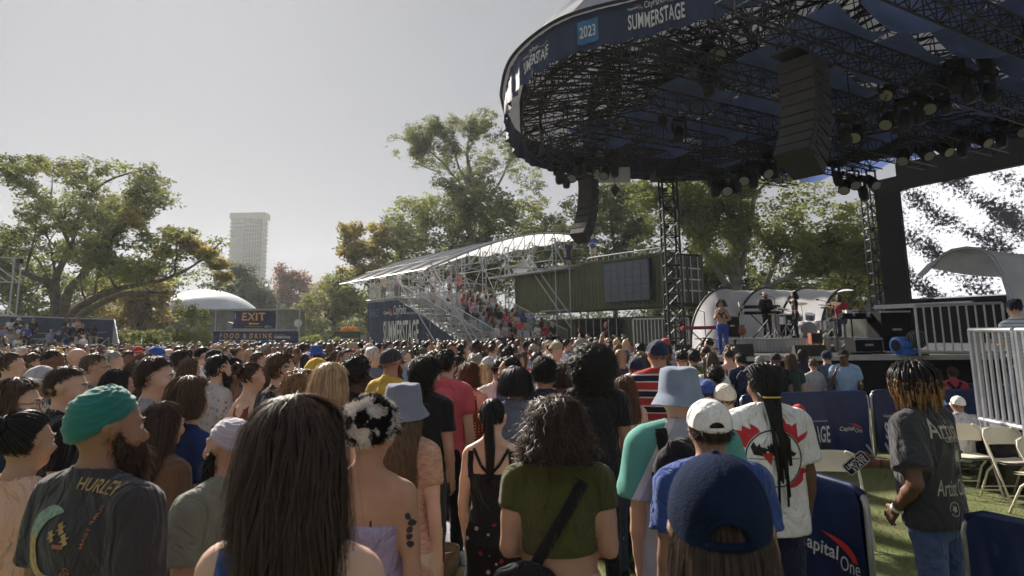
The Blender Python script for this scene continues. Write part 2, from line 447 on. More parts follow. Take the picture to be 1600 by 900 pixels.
def body_mesh(name, sex='m', arms=('down', 'down'), seated=False, hf=.0075, hc=.018, turn=0, nod=0, fine_to=1.36, hands=True, wide=None, legs=True):
	wd = wide if wide else {'m': .180, 'f': .155, 'k': .178}[sex]
	J = [arm_joints(s, p, wd) for s, p in zip((-1, 1), arms)]
	ex = max(.33, max(abs(j[i][0]) for j in J for i in (0, 1, 2)) + .22); ey = max(.22, max(j[i][1] for j in J for i in (1, 2)) + .22)
	if seated: ey = .75
	top = max(1.80, max(j[2][2] for j in J) + .25)
	f = Field(axis(-ex, ex, -.12, .12, hf, hf * 1.7), axis(-.24, ey, -.13, .13, hf, hf * 1.7), axis(-.03 if not seated else .40, top, fine_to, top, hf, hc))
	rx, ry, cy = TORSO[sex]
	g = {'m': 1.0, 'f': .86, 'k': 1.08}[sex]
	f.stack(TZ, rx, ry, cy)
	f.cone((0, -.005, 1.585), (0, -.022, 1.43), .056 * g, .064 * g, .03)
	for s_, (sh, el, wr) in zip((-1, 1), J):
		f.cone((s_ * .03, -.03, 1.50), (s_ * (wd - .02), -.02, 1.43), .035 * g, .046 * g, .04)
		f.cone(sh, sh * .45 + el * .55, .054 * g, .046 * g, .035); f.cone(sh * .45 + el * .55, el, .046 * g, .038 * g, .02)
		f.cone(el, el * .65 + wr * .35, .038 * g, .039 * g, .02); f.cone(el * .65 + wr * .35, wr, .039 * g, .026 * g, .02)
		if hands: hand(f, el, wr, s_, k=.006)
	if sex == 'f':
		for s_ in (-1, 1): f.ell((s_ * .07, .075, 1.25), (.062, .055, .062), .03)
	if legs:
		for h_, kn, an, ft in legs_of(seated):
			f.cone(h_, kn, .088 if sex != 'k' else .1, .058, .04); f.cone(kn, tuple(np.array(kn) * .65 + np.array(an) * .35), .056, .058, .02)
			f.cone(tuple(np.array(kn) * .65 + np.array(an) * .35), an, .056, .038, .02)
			f.cone((an[0], an[1] - .02, an[2] - .04), ft, .04, .034, .02)
	# head
	rot = ((0, -.012, 1.56), turn, nod) if (turn or nod) else None
	head_prims(f, rot, {'m': 1.0, 'f': .94, 'k': 1.0}[sex])
	return f.mesh(name), J
def head_prims(f, rot, g=1.0):
	f.ell((0, -.012, 1.662), (.076, .096, .090), .02, rot=rot)
	f.ell((0, .022, 1.612), (.063 * g, .073, .092), .035, rot=rot)
	f.ell((0, .062, 1.553), (.030 * g, .026, .020), .03, rot=rot)              # chin
	f.cone((0, .092, 1.632), (0, .113, 1.602), .009, .014, .012, rot=rot)      # nose
	for s_ in (-1, 1):
		f.ell((s_ * .032, .099, 1.640), (.019, .015, .014), .012, 'd', rot=rot)    # eye sockets
		f.cone((s_ * .014, .096, 1.656), (s_ * .048, .083, 1.660), .008, .008, .012, rot=rot)   # brow
		f.ell((s_ * .050, .060, 1.605), (.022, .028, .022), .03, rot=rot)       # cheek
		f.cone((s_ * .074, -.006, 1.648), (s_ * .079, -.016, 1.650), .026, .020, .004, rot=rot) # ear
		f.cone((s_ * .074, .0, 1.622), (s_ * .076, -.004, 1.628), .013, .012, .006, rot=rot)
		f.ell((s_ * .100, -.004, 1.645), (.012, .013, .017), .006, 'd', rot=rot)
	f.ell((0, .098, 1.588), (.024, .012, .010), .008, rot=rot)                 # lips
	f.ell((0, .112, 1.5885), (.022, .008, .0025), .003, 'd', rot=rot)
def top_mesh(name, sex, arms, style='tee', seed=1, h=.011, hem=.84, loose=.012, sleeve=.62, fold=.0075, wide=None, seated=False, neck=1.0, hang=0, sl_open=0):
	wd = wide if wide else {'m': .180, 'f': .155, 'k': .178}[sex]
	J = [arm_joints(s, p, wd) for s, p in zip((-1, 1), arms)]
	ex = .34 if sleeve <= .7 else max(.34, max(abs(j[i][0]) for j in J for i in (1, 2)) + .1)
	ex = max(ex, max(abs(j[1][0]) for j in J) + .08)
	ey = .22 if sleeve <= .7 else max(.22, max(j[2][1] for j in J) + .1)
	ey = max(ey, max(j[1][1] for j in J) + .1)
	zt = 1.54 if sleeve < .1 else max(1.54, max(max(j[1][2], j[2][2] if sleeve > .7 else 0) for j in J) + .08)
	f = Field(axis(-ex, ex, -9, 9, h, h), axis(-.24, ey, -9, 9, h, h), axis(hem - .03, zt, -9, 9, h, h))
	rx, ry, cy = TORSO[sex]; g = {'m': 1.0, 'f': .86, 'k': 1.08}[sex]
	rx = list(rx); ry = list(ry)
	if hang:   # cloth falls straight from the widest point instead of following the waist
		for i in range(len(TZ)):
			if TZ[i] < 1.3: rx[i] = lerp(rx[i], max(rx[6], rx[i]), hang); ry[i] = lerp(ry[i], max(ry[6], ry[i]) + .004, hang)
	torso = lambda: f.stack([hem] + [z for z in TZ if z > hem], [np.interp(hem, TZ, rx)] + [a for z, a in zip(TZ, rx) if z > hem], [np.interp(hem, TZ, ry)] + [a for z, a in zip(TZ, ry) if z > hem], [np.interp(hem, TZ, cy)] + [a for z, a in zip(TZ, cy) if z > hem], loose)
	if style not in ('tee', 'hood', 'long'): torso()
	else:
		f.cone((0, -.02, 1.51), (0, -.02, 1.42), .058 * g + .004, .075 * g, .03)
		for s_, (sh, el, wr) in zip((-1, 1), J):
			f.cone((s_ * .03, -.03, 1.492), (s_ * (wd - .02), -.02, 1.43), .035 * g + loose * .7, .046 * g + loose, .04)
			if sleeve <= 1:
				e = sh * (1 - sleeve) + el * sleeve
				f.cone(sh, e, .056 * g + loose, .052 * g + loose * 1.4 + sl_open, .03)
				ax_ = (el - sh) / np.linalg.norm(el - sh)
				f.add(lambda X, Y, Z, e=e, ax_=ax_: np.maximum(-((X - e[0]) * ax_[0] + (Y - e[1]) * ax_[1] + (Z - e[2]) * ax_[2]), np.sqrt((X - e[0]) ** 2 + (Y - e[1]) ** 2 + (Z - e[2]) ** 2) - .15), e - .19, e + .19, .004, 'd')
			else:
				f.cone(sh, el, .056 * g + loose, .044 * g + loose, .03); e = el * .08 + wr * .92
				f.cone(el, e, .044 * g + loose, .034 * g + loose, .02)
		torso(); f.ripple(fold, seed)
		# neckline
		f.add(lambda X, Y, Z: (np.sqrt((X / (.082 * neck)) ** 2 + ((Y - .03) / (.098 * neck)) ** 2 + ((Z - 1.535) / .068) ** 2) - 1) * .07, (-.2, -.2, 1.42), (.2, .2, 1.56), .006, 'd')
		if style == 'hood': f.ell((0, -.085, 1.47), (.11, .05, .07), .02)
	if style == 'tank':
		f.ripple(fold * .6, seed)
		w_ = .115
		f.cut(lambda X, Y, Z: np.where(Z > 1.30, np.maximum(np.abs(X) - w_ + (Z - 1.30) * .12, Z - 1.455) + 0 * Y, -1.0 + 0 * X + 0 * Y))
		f.add(lambda X, Y, Z: (np.sqrt((X / .078) ** 2 + ((Z - 1.46) / .12) ** 2) - 1) * .07 + 0 * Y, (-.2, -.3, 1.25), (.2, .3, 1.6), .006, 'd')
	if style == 'band':      # strapless, straight across
		f.ripple(fold * .6, seed)
		f.cut(lambda X, Y, Z: Z - 1.31 + .25 * X * X + 0 * Y)
	return f.mesh(name)
def bottom_mesh(name, sex, style='trousers', seated=False, seed=3, h=.014, wide=0, waist=1.02):
	f = Field(axis(-.32, .32, -9, 9, h, h), axis(-.24, .75 if seated else .26, -9, 9, h, h), axis(-.02 if not seated else .42, waist + .03, -9, 9, h, h * 1.4))
	rx, ry, cy = TORSO[sex]
	Z = [z for z in TZ if z < waist] + [waist]
	if style == 'skirt':
		lo = .12
		f.stack([lo, .5] + Z, [.20, .185] + [float(np.interp(z, TZ, rx)) for z in Z], [.19, .17] + [float(np.interp(z, TZ, ry)) for z in Z], [0, 0] + [float(np.interp(z, TZ, cy)) for z in Z], .008)
		f.ripple(.008, seed, (14, 14, 1.5))
	else:
		f.stack(Z, [float(np.interp(z, TZ, rx)) for z in Z], [float(np.interp(z, TZ, ry)) for z in Z], [float(np.interp(z, TZ, cy)) for z in Z], .008)
		for h_, kn, an, ft in legs_of(seated):
			h_, kn, an = [np.array(q) for q in (h_, kn, an)]
			f.cone(h_, kn, .094 if sex != 'k' else .106, .068 + wide, .04)
			if style == 'trousers': f.cone(kn, an, .066 + wide, .052 + wide * 1.4, .02)
		if style == 'shorts' and not seated:
			f.cut(lambda X, Y, Z_: .52 - Z_ + 0 * X + 0 * Y)
		f.ripple(.004, seed, (7, 7, 9))
	return f.mesh(name)
def shoe_mesh(name, seated=False):
	f = Field(axis(-.2, .2, -9, 9, .013, .013), axis(-.12, .76, -9, 9, .013, .013) if seated else axis(-.12, .24, -9, 9, .013, .013), axis(-.02, .16, -9, 9, .011, .011) if not seated else axis(.36, .6, -9, 9, .012, .012))
	for h_, kn, an, ft in legs_of(seated):
		f.cone((an[0], an[1] - .02, an[2] - .03), (ft[0], ft[1] + .01, ft[2] + .0), .048, .042, .02)
	if not seated: f.cut(lambda X, Y, Z: np.maximum(.0 - Z, Z - .115) + 0 * X + 0 * Y)
	return f.mesh(name)
# hair: a shell over the head and strands laid along it
HC = np.array([0, -.012, 1.662])      # head centre, azimuth 0 = back of the head, pi = face
def shell_point(a, th, p, off=0.0):
	"""a azimuth, th: distance travelled from the crown in radians; below p['th1'] the lock leaves the skull and falls"""
	rx, ry, rz = p['r']
	if p.get('hat'):      # hair pressed flat under headwear, free below it
		w_ = np.clip((th - 1.5) / .35, 0, 1); w_ = w_ * w_ * (3 - 2 * w_)
		rx = lerp(min(rx, .080), rx, w_); ry = lerp(min(ry, .100), ry, w_); rz = min(rz, .094); off = off * w_ - .004 * (1 - w_)
	tc = np.minimum(th, p['th1'])
	st, ct = np.sin(tc), np.cos(tc)
	x = (rx + off) * st * np.sin(a); y = -(ry + off) * st * np.cos(a) + p.get('dy', 0); z = (rz + off) * ct
	dr = np.maximum(th - p['th1'], 0)                 # fall, in units of 0.1 m
	fall = dr * .1
	fl = p.get('flare', 0)
	k = 1 + fl * np.sin(np.minimum(fall / p.get('fl_len', .25), 1) * 1.57) - p.get('taper', 0) * fall
	x = x * k; y = np.where(dr > 0, y * k - p.get('back', 0) * np.minimum(fall, .25), y)
	z = z - fall
	return np.stack([x + HC[0], y + HC[1], z + HC[2]], -1)
def end_theta(a, p):
	"""how far hair reaches for azimuth a"""
	aa = np.abs((a + np.pi) % (2 * np.pi) - np.pi)
	full = p['th1'] + p['len'] * 10 * (1 + p.get('skew', 0) * np.sin(a))
	if p['len'] < .05 and not p.get('swept'): full = full + (1.72 - full) * (lambda q: q * q * (3 - 2 * q))(np.clip((aa - 1.15) / .42, 0, 1))
	face = p.get('face', 1.95); hl = p.get('hairline', .95)
	t = np.clip((aa - face) / .16, 0, 1); t = t * t * (3 - 2 * t)
	t2 = np.clip((aa - face - .12) / .62, 0, 1); t2 = t2 * t2 * (3 - 2 * t2)
	return full * (1 - t) + (np.minimum(full, 1.36) * (1 - t2) + hl * t2) * t
def lowfreq(a, b, seed, n=4, f=3.0):
	rg = np.random.RandomState(seed); r = 0
	for i in range(n):
		r = r + np.sin(a * round(f * rg.uniform(.4, 1.6)) + b * rg.uniform(.5, 2.2) * f * .6 + rg.uniform(0, 6.28)) / n
	return r
def hair_mesh(name, p, n=1500, k=12, width=.003, seed=1, base=True, head_rot=None):
	rg = np.random.RandomState(seed)
	V = []; Q = []; nv = 0
	lump = p.get('lump', .006)
	def bump_at(a, th): return lump * lowfreq(a, th, seed + 5, 5, p.get('lf', 4.0))
	if base:
		NA, NT = p.get('res', (40, 26))
		A = np.linspace(-np.pi, np.pi, NA, endpoint=False)[:, None]; T = np.linspace(0.0, 1, NT)[None, :]
		TH = T * end_theta(A, p); A2 = A + 0 * T
		P = shell_point(A2, TH, p, bump_at(A2, TH) * np.minimum(TH / .5, 1) - p.get('under', .006) - .015 * T ** 5)
		V.append(P.reshape(-1, 3)); i = np.arange(NA)[:, None]; j = np.arange(NT - 1)[None, :]; i2 = (i + 1) % NA
		Q.append(np.stack([i * NT + j, i2 * NT + j, i2 * NT + j + 1, i * NT + j + 1], -1).reshape(-1, 4)[:, ::-1]); nv = NA * NT
	if n:
		a0 = rg.uniform(-np.pi, np.pi, (n, 1))
		eb = end_theta(a0, p)
		seg = p.get('seg', 0)                  # 0: from crown to tip, else short pieces of that length (radians)
		if seg: s0 = rg.uniform(.02, 1, (n, 1)) ** .8 * eb; s1 = np.minimum(s0 + seg * rg.uniform(.6, 1.3, (n, 1)), eb + rg.uniform(-.18, .10, (n, 1)))
		else: s0 = rg.uniform(0, .7, (n, 1)) * np.minimum(eb, 1.3); s1 = eb * rg.uniform(.86, 1.015, (n, 1)) + rg.uniform(-.1, .12, (n, 1))
		t = np.linspace(0, 1, k)[None, :]
		TH = s0 + (s1 - s0) * t
		A_ = a0 + p.get('drift', .10) * lowfreq(a0 * 2, TH, seed + 9, 4, 2.0) + rg.uniform(-1, 1, (n, 1)) * p.get('mess', .05) * t
		off = bump_at(A_, TH) * np.minimum(TH / .5, 1) + rg.uniform(-.008, .004, (n, 1)) + rg.exponential(p.get('fly', .0022), (n, 1)) * t
		off = off + (0 if p.get('hat') else 1) * (rg.random((n, 1)) < .07) * rg.uniform(.002, .022, (n, 1)) * np.minimum(TH / 1.5, 1)
		P = shell_point(A_, TH, p, off)
		if p.get('swept'):     # hair drawn back from the hairline to the knot
			e0 = eb * rg.uniform(.35, 1.0, (n, 1)); u0 = np.stack([np.sin(e0) * np.sin(a0), -np.sin(e0) * np.cos(a0), np.cos(e0)], -1)
			u1 = np.array([0, -math.sin(.85), math.cos(.85)]); om = np.arccos(np.clip((u0 * u1).sum(-1, keepdims=True), -1, 1)) + 1e-4; tt = t[..., None]
			U_ = np.sin((1 - tt) * om) / np.sin(om) * u0 + np.sin(tt * om) / np.sin(om) * u1
			P = HC + U_ * (np.array(p['r']) + (bump_at(a0, e0) + rg.uniform(-.003, .003, (n, 1)) + p.get('fly', 0) * np.sin(t * 3.14) * rg.uniform(0, 1.5, (n, 1)))[..., None])
		# frame
		Tn = np.gradient(P, axis=1); Tn /= np.linalg.norm(Tn, axis=2, keepdims=True) + 1e-9
		Nn = P - (HC + np.array([0, 0, 0])); Nn[:, :, 2] *= np.where(P[:, :, 2] < HC[2], 0.0, 1.0); Nn /= np.linalg.norm(Nn, axis=2, keepdims=True) + 1e-9
		S = np.cross(Tn, Nn); S /= np.linalg.norm(S, axis=2, keepdims=True) + 1e-9
		cu = p.get('curl', 0)
		if cu:
			ph = rg.uniform(0, 6.28, (n, 1)); turns = p.get('turns', 3.0) * rg.uniform(.7, 1.3, (n, 1))
			arg = ph + 6.283 * turns * t; ca = cu * rg.uniform(.5, 1.2, (n, 1)) * np.minimum(1, t * 3 + .25) * (np.clip((TH - 1.75) / .3, 0, 1) if p.get('hat') else 1)
			P = P + ca[..., None] * (np.cos(arg)[..., None] * S + .9 * np.sin(arg)[..., None] * Nn)
			Tn = np.gradient(P, axis=1); Tn /= np.linalg.norm(Tn, axis=2, keepdims=True) + 1e-9
			S = np.cross(Tn, Nn); S /= np.linalg.norm(S, axis=2, keepdims=True) + 1e-9
		wv = p.get('wave', 0)
		if wv: P = P + (wv * np.sin(TH * p.get('wf', 3.0) + lowfreq(a0 * 3, a0, seed + 2, 3, 3) * 3) * np.minimum(1, TH / 2))[..., None] * S
		tw = rg.uniform(-.7, .7, (n, 1, 1)); S2 = S * np.cos(tw) + Nn * np.sin(tw)
		wd = width * p.get('w', 1) * rg.uniform(.6, 1.4, (n, 1, 1)) * (1 - .75 * t[..., None] ** 3)
		E = np.stack([P - S2 * wd / 2, P + S2 * wd / 2], 2).reshape(-1, 3)      # n,k,2
		i = np.arange(n)[:, None] * (2 * k); j = np.arange(k - 1)[None, :] * 2
		q = np.stack([i + j, i + j + 1, i + j + 3, i + j + 2], -1).reshape(-1, 4) + nv
		V.append(E); Q.append(q)
	V = np.concatenate(V); Q = np.concatenate(Q)
	if head_rot: V = rotate_head(V, *head_rot)
	me = mesh_np(name, V, Q); me.polygons.foreach_set('use_smooth', np.ones(len(me.polygons), bool)); me.update()
	return me
def rotate_head(V, turn, nod):
	"""the same turn the head of the body has, about the top of the neck"""
	c = np.array([0, -.012, 1.56]); V = np.asarray(V, float) - c
	cb, sb = math.cos(nod), math.sin(nod)
	y = V[:, 1] * cb - V[:, 2] * sb; z = V[:, 1] * sb + V[:, 2] * cb
	x = V[:, 0]; ca, sa = math.cos(turn), math.sin(turn)
	return np.stack([x * ca - y * sa, x * sa + y * ca, z], 1) + c
def rot_mb(mb, hr):
	if hr: mb.v = [tuple(p) for p in rotate_head(np.array(mb.v), *hr)]
	return mb
HAIR = {
 'short': dict(r=(.085, .105, .103), th1=2.25, len=.0, hairline=1.04, face=1.55, seg=.26, lump=.003, mess=.25, fly=.002, under=.003),
 'crop': dict(r=(.080, .100, .096), th1=2.25, len=.0, hairline=1.04, face=1.5, seg=.12, lump=.001, mess=.3, fly=.0008, under=.002),
 'thick': dict(r=(.092, .111, .112), th1=2.25, len=.01, hairline=1.0, face=1.6, seg=.4, lump=.007, mess=.4, fly=.004, curl=.003, turns=1.2),
 'curlyshort': dict(r=(.100, .117, .115), th1=2.25, len=.01, hairline=1.0, face=1.62, seg=.3, lump=.009, lf=7.0, mess=.6, fly=.006, curl=.010, turns=1.7),
 'long': dict(r=(.094, .109, .103), th1=1.5, len=.33, flare=.06, back=.17, hairline=1.0, face=1.85, lump=.004, wave=.005, mess=.06),
 'longer': dict(r=(.095, .110, .103), th1=1.5, len=.48, flare=.10, back=.2, hairline=1.0, face=1.85, lump=.007, wave=.006, mess=.07),
 'bob': dict(r=(.096, .112, .105), th1=1.5, len=.14, flare=.14, fl_len=.12, back=.06, hairline=1.0, face=1.85, lump=.006, wave=.003, mess=.08),
 'wavy': dict(r=(.100, .116, .108), th1=1.5, len=.20, flare=.16, fl_len=.16, back=.12, hairline=1.0, face=1.85, lump=.009, wave=.010, wf=6., mess=.12, fly=.005),
 'curly': dict(r=(.108, .120, .114), th1=1.45, len=.16, flare=.20, fl_len=.14, back=.06, hairline=.95, face=1.88, seg=1.0, lump=.010, lf=6.0, curl=.012, turns=2.8, mess=.3, fly=.014),
 'afro': dict(r=(.130, .138, .134), th1=2.25, len=.02, hairline=.98, face=1.85, seg=.3, lump=.010, lf=8.0, curl=.009, turns=1.8, mess=.8, fly=.010),
 'tied': dict(r=(.083, .102, .098), th1=2.25, len=.0, hairline=1.04, face=1.52, swept=1, lump=.003, mess=.05, fly=.002, under=.002)}
def beard_mesh(name, n=900, length=.05, width=.002, seed=2, head_rot=None, big=1.0):
	"""beard: short strands off the jaw over a soft base"""
	f = Field(axis(-.12, .12, -9, 9, .007, .007), axis(-.06, .18, -9, 9, .007, .007), axis(1.46, 1.66, -9, 9, .007, .007))
	f.ell((0, .045, 1.555 - .012 * big), (.062, .062 + .008 * big, .048 + .014 * big), .02)
	f.cone((-.062, .008, 1.625), (-.052, .04, 1.57), .016, .026, .02); f.cone((.062, .008, 1.625), (.052, .04, 1.57), .016, .026, .02)
	f.cone((0, .075, 1.55), (0, .085, 1.55 - .05 * big), .03, .018, .03)
	f.ell((0, .118, 1.600), (.03, .03, .022), .01, 'd'); f.ripple(.004, seed, (30, 30, 20))
	me = f.mesh(name)
	V = np.empty(len(me.vertices) * 3, np.float32); me.vertices.foreach_get('co', V); V = V.reshape(-1, 3)
	rg = np.random.RandomState(seed); i = rg.randint(0, len(V), n); P0 = V[i]
	C = np.array([0, .03, 1.60]); D = P0 - C; D[:, 2] -= .02; D /= np.linalg.norm(D, axis=1, keepdims=True); D += rg.normal(0, .35, D.shape)
	L_ = rg.uniform(.3, 1, (n, 1)) * length
	P1 = P0 + D * L_ * .5 + np.array([0, 0, -.15]) * L_; P2 = P0 + D * L_ * .9 + np.array([0, 0, -.5]) * L_
	S = np.cross(D, rg.normal(0, 1, D.shape)); S /= np.linalg.norm(S, axis=1, keepdims=True)
	W = np.concatenate([P0 - S * width, P0 + S * width, P1 - S * width * .8, P1 + S * width * .8, P2, P2 + S * .0004])
	a = np.arange(n); q = np.concatenate([np.stack([a, a + n, a + 3 * n, a + 2 * n], 1), np.stack([a + 2 * n, a + 3 * n, a + 5 * n, a + 4 * n], 1)]) + len(V)
	F_ = np.empty(len(me.loops), np.int32); me.loops.foreach_get('vertex_index', F_)
	VV = np.concatenate([V, W]); QQ = np.concatenate([F_.reshape(-1, 4), q])
	bpy.data.meshes.remove(me)
	if head_rot: VV = rotate_head(VV, *head_rot)
	me = mesh_np(name, VV, QQ); me.polygons.foreach_set('use_smooth', np.ones(len(me.polygons), bool)); me.update()
	return me
def strands_along(name, paths, per, width, spread, seed=1, base_r=None):
	"""bundles of strands that follow given paths (ponytails, braids); paths: list of (points, radii)"""
	rg = np.random.RandomState(seed); V = []; Q = []; nv = 0
	mb = MB()
	for pts, rs in paths: mb.path(pts, [r_ * .8 for r_ in rs], 9)
	Vb = np.array(mb.v)
	out_v = [Vb]; tri = [f for f in mb.f]
	allv = list(map(tuple, Vb)); faces = list(tri); nv = len(allv)
	for pts, rs in paths:
		P = np.array([tuple(p) for p in pts]); Rr = np.array(rs); K = len(P)
		T = np.gradient(P, axis=0); T /= np.linalg.norm(T, axis=1, keepdims=True)
		u = np.cross(T, [0.3, .9, .1]); u /= np.linalg.norm(u, axis=1, keepdims=True); w_ = np.cross(T, u)
		for i in range(per):
			a = rg.uniform(0, 6.28); r_ = Rr * rg.uniform(.7, 1.12); tw = rg.uniform(-.5, .5) + np.linspace(0, rg.uniform(-1, 1), K)
			C = P + (u * np.cos(a + tw)[:, None] + w_ * np.sin(a + tw)[:, None]) * r_[:, None] + rg.normal(0, spread, (K, 3)) * np.linspace(.2, 1, K)[:, None]
			S = np.cross(T, C - P); S /= np.linalg.norm(S, axis=1, keepdims=True) + 1e-9
			wd = width * (1 - .6 * np.linspace(0, 1, K) ** 3)[:, None]
			for j in range(K): allv.append(tuple(C[j] - S[j] * wd[j])); allv.append(tuple(C[j] + S[j] * wd[j]))
			for j in range(K - 1): faces.append((nv + 2 * j, nv + 2 * j + 1, nv + 2 * j + 3, nv + 2 * j + 2))
			nv += 2 * K
	g = MB(); g.v = allv; g.f = faces
	return g
# headwear (all in head coordinates, turned with the head)
def sphere_pt(a, th, r, c=(0, -.012, 1.662)):
	return (c[0] + r[0] * math.sin(th) * math.sin(a), c[1] - r[1] * math.sin(th) * math.cos(a), c[2] + r[2] * math.cos(th))
def turban_geo(seed=1, r=(.098, .113, .134)):
	g = MB()
	def fn(u, v):
		a = 2 * math.pi * u; th = v * (1.64 + .44 * math.cos(a)); front = -math.cos(a); sd = math.sin(a)
		k = 1.0
		# broad wraps crossing each side, a few unequal pleats within
		for q0, w_, amp in ((.50, .06, .055), (.86, .05, .045), (1.18, .05, .050), (1.48, .04, .035), (.22, .05, .03), (1.04, .02, .018), (.68, .02, .02)):
			line = q0 + .46 * math.cos(a - .5 * (1 if sd > 0 else -1)) + .07 * math.sin(3 * a + q0 * 9) * .5
			x = (th - line) / w_; k += amp * (1 / (1 + math.exp(max(-30, min(30, -x * 3)))) - .5) if x < 1.2 else amp * .5 * (1.9 * math.exp(-(x - 1.2) * .30) - .9)
		k += .006 * math.sin(th * 26 + 3 * math.cos(a) + 1.5 * math.sin(2 * a)) + .004 * math.sin(th * 41 - 2 * math.cos(a))
		if v > .93: k *= 1 - (v - .93) * 1.6
		bulge = 1 + .05 * math.sin(min(th, 1.6) * 1.9) ** 2
		return sphere_pt(a, th, (r[0] * k * bulge, r[1] * k * bulge, r[2] * k), (0, -.016, 1.655))
	g.grid(fn, 96, 50, True); return g
def cap_geo(r=(.093, .109, .108), brim=.085, opening=True, n=72):
	dome = MB()
	def fn(u, v):
		a = 2 * math.pi * u; th = v * (1.56 + .26 * math.cos(a))
		seam = abs(math.sin(3 * a)) ; k = 1 - .010 * math.exp(-(seam * 9) ** 2) * min(1, th * 2)
		sq = 1 + .035 * math.sin(2 * th) ** 2
		return sphere_pt(a, th, (r[0] * k * sq, r[1] * k * sq, r[2] * k))
	# leave out the half-moon above the strap at the back (azimuth 0)
	NU, NV = n, 26
	V = [fn(i / NU, j / NV) for i in range(NU) for j in range(NV + 1)]
	F_ = []
	for i in range(NU):
		a = 2 * math.pi * (i + .5) / NU; a = (a + math.pi) % (2 * math.pi) - math.pi
		for j in range(NV):
			th = (j + .5) / NV
			if opening and (a / .40) ** 2 + ((th - .91) / .17) ** 2 < 1 and th < .91: continue
			i2 = (i + 1) % NU
			F_.append((i * (NV + 1) + j, i * (NV + 1) + j + 1, i2 * (NV + 1) + j + 1, i2 * (NV + 1) + j))
	dome.add(V, F_)
	if opening:
		e = [fn(.40 * math.cos(t) / 6.2832 % 1, .91 - .17 * math.sin(t)) for t in [math.pi * i / 24 for i in range(25)]]
		dome.path(e, .0055, 6); dome.path([fn((-.42 + .84 * i / 12) / 6.2832 % 1, .93) for i in range(13)], .009, 6)
	dome.ball(sphere_pt(0, 0, (r[0], r[1], r[2] + .002)), (.008, .008, .004), 8, 4)
	br = MB()
	def bf(u, v):
		a = math.pi + (u - .5) * 2.1
		p = sphere_pt(a, 1.5, r); s = math.cos((u - .5) * math.pi)
		return (p[0] * (1 - .08 * v), p[1] + brim * v * max(0, s) ** .6, p[2] - .012 * v + .028 * v * (s - 1) * .9 - .006)
	br.grid(bf, 20, 6); nvb = len(br.v)
	br.v += [(x, y, z - .004) for x, y, z in br.v[:nvb]]; br.f += [tuple(i + nvb for i in f)[::-1] for f in br.f]
	return dome, br
def bucket_geo(r=(.098, .114, .104), brim=.062, drop=.045, crown=1.42):
	g = MB()
	prof = [(0, 0.0), (.35, .02), (.72, .05)]
	def fn(u, v):
		a = 2 * math.pi * u
		wob = 1 + .018 * math.sin(3 * a + 1) + .012 * math.sin(5 * a)
		if v < .35:
			t = v / .35; k = t * .80; h = r[2] * (1 - .05 * t * t) + .004 * math.sin(4 * a) * t
		elif v < .66:
			t = (v - .35) / .31; k = .80 + .22 * math.sqrt(min(1, t * 1.0)); h = r[2] * .95 - t * r[2] * 1.05 + .003 * math.sin(6 * a + 5 * t)
		else:
			t = (v - .66) / .34; k = 1.02 + brim / r[0] * t; h = -.10 * r[2] - drop * t * (1 + .15 * math.sin(2 * a)) 
		return (r[0] * k * wob * math.sin(a) , -.012 - r[1] * k * wob * math.cos(a), 1.668 + h)
	g.grid(fn, 56, 30, True)
	return g
def beanie_geo(r=(.090, .108, .112), pom=False):
	g = MB()
	g.grid(lambda u, v: sphere_pt(2 * math.pi * u, v * 1.55, tuple(q * (1 + .012 * math.sin(2 * math.pi * u * 24) + (.05 if v > .8 else 0)) for q in r)), 48, 18, True)
	if pom: g.ball((0, -.012, 1.662 + r[2] + .02), .03, 12, 8)
	return g
def fur_tufts(V, N, n, length, width, seed=1, droop=.25):
	"""short fibres standing on points V with normals N -> verts, quads"""
	rg = np.random.RandomState(seed); i = rg.randint(0, len(V), n); P0 = V[i] + rg.normal(0, .002, (n, 3)); D = N[i] + rg.normal(0, .5, (n, 3)); D /= np.linalg.norm(D, axis=1, keepdims=True)
	L_ = rg.uniform(.4, 1.1, (n, 1)) * length
	P1 = P0 + D * L_ * .55; P2 = P0 + D * L_ + np.array([0, 0, -droop]) * L_
	S = np.cross(D, rg.normal(0, 1, D.shape)); S /= np.linalg.norm(S, axis=1, keepdims=True)
	W = np.concatenate([P0 - S * width, P0 + S * width, P1 - S * width * .7, P1 + S * width * .7, P2, P2 + S * .0003])
	a = np.arange(n); q = np.concatenate([np.stack([a, a + n, a + 3 * n, a + 2 * n], 1), np.stack([a + 2 * n, a + 3 * n, a + 5 * n, a + 4 * n], 1)])
	return W, q
# materials of the place
M('grass', (.085, .115, .030), .95, var=.3, scale=.9, bump=.8, bscale=30, c2=(.17, .165, .07))
M('blade', (.15, .19, .06), .8, var=.3, scale=3, bump=0, trans=.3)
M('steel', (.46, .47, .50), .42, .75, var=.12, scale=9, bump=.05)
M('white_steel', (.42, .43, .46), .5, .25, var=.15, scale=7, bump=.05)
M('black_steel', (.018, .019, .023), .5, .3, var=.3, scale=9, bump=.1)
M('black', (.010, .010, .013), .9, var=.3, bump=.1, spec=.12)
M('membrane', (.80, .80, .82), .6, var=.04, scale=2.5, bump=.05, trans=.6)
M('roof_skin', (.36, .38, .42), .6, var=.14, scale=.7, bump=.05, trans=.12)
M('tent', (.82, .82, .84), .6, var=.08, scale=2.0, bump=.1, trans=.62)
M('navy_banner', (.014, .028, .082), .6, var=.25, scale=1.2, bump=.35, bscale=2.5, spec=.5)
M('navy_barrier', (.010, .022, .085), .40, var=.2, scale=1.6, bump=.3, bscale=3, spec=.4)
M('art_white', (.62, .64, .66), .55, var=.03, bump=0)
M('art_red', (.55, .035, .03), .55, var=.05, bump=0)
M('art_yellow', (.75, .40, .12), .6, var=.06, bump=0)
M('art_sky', (.05, .17, .38), .6, var=.05, bump=0)
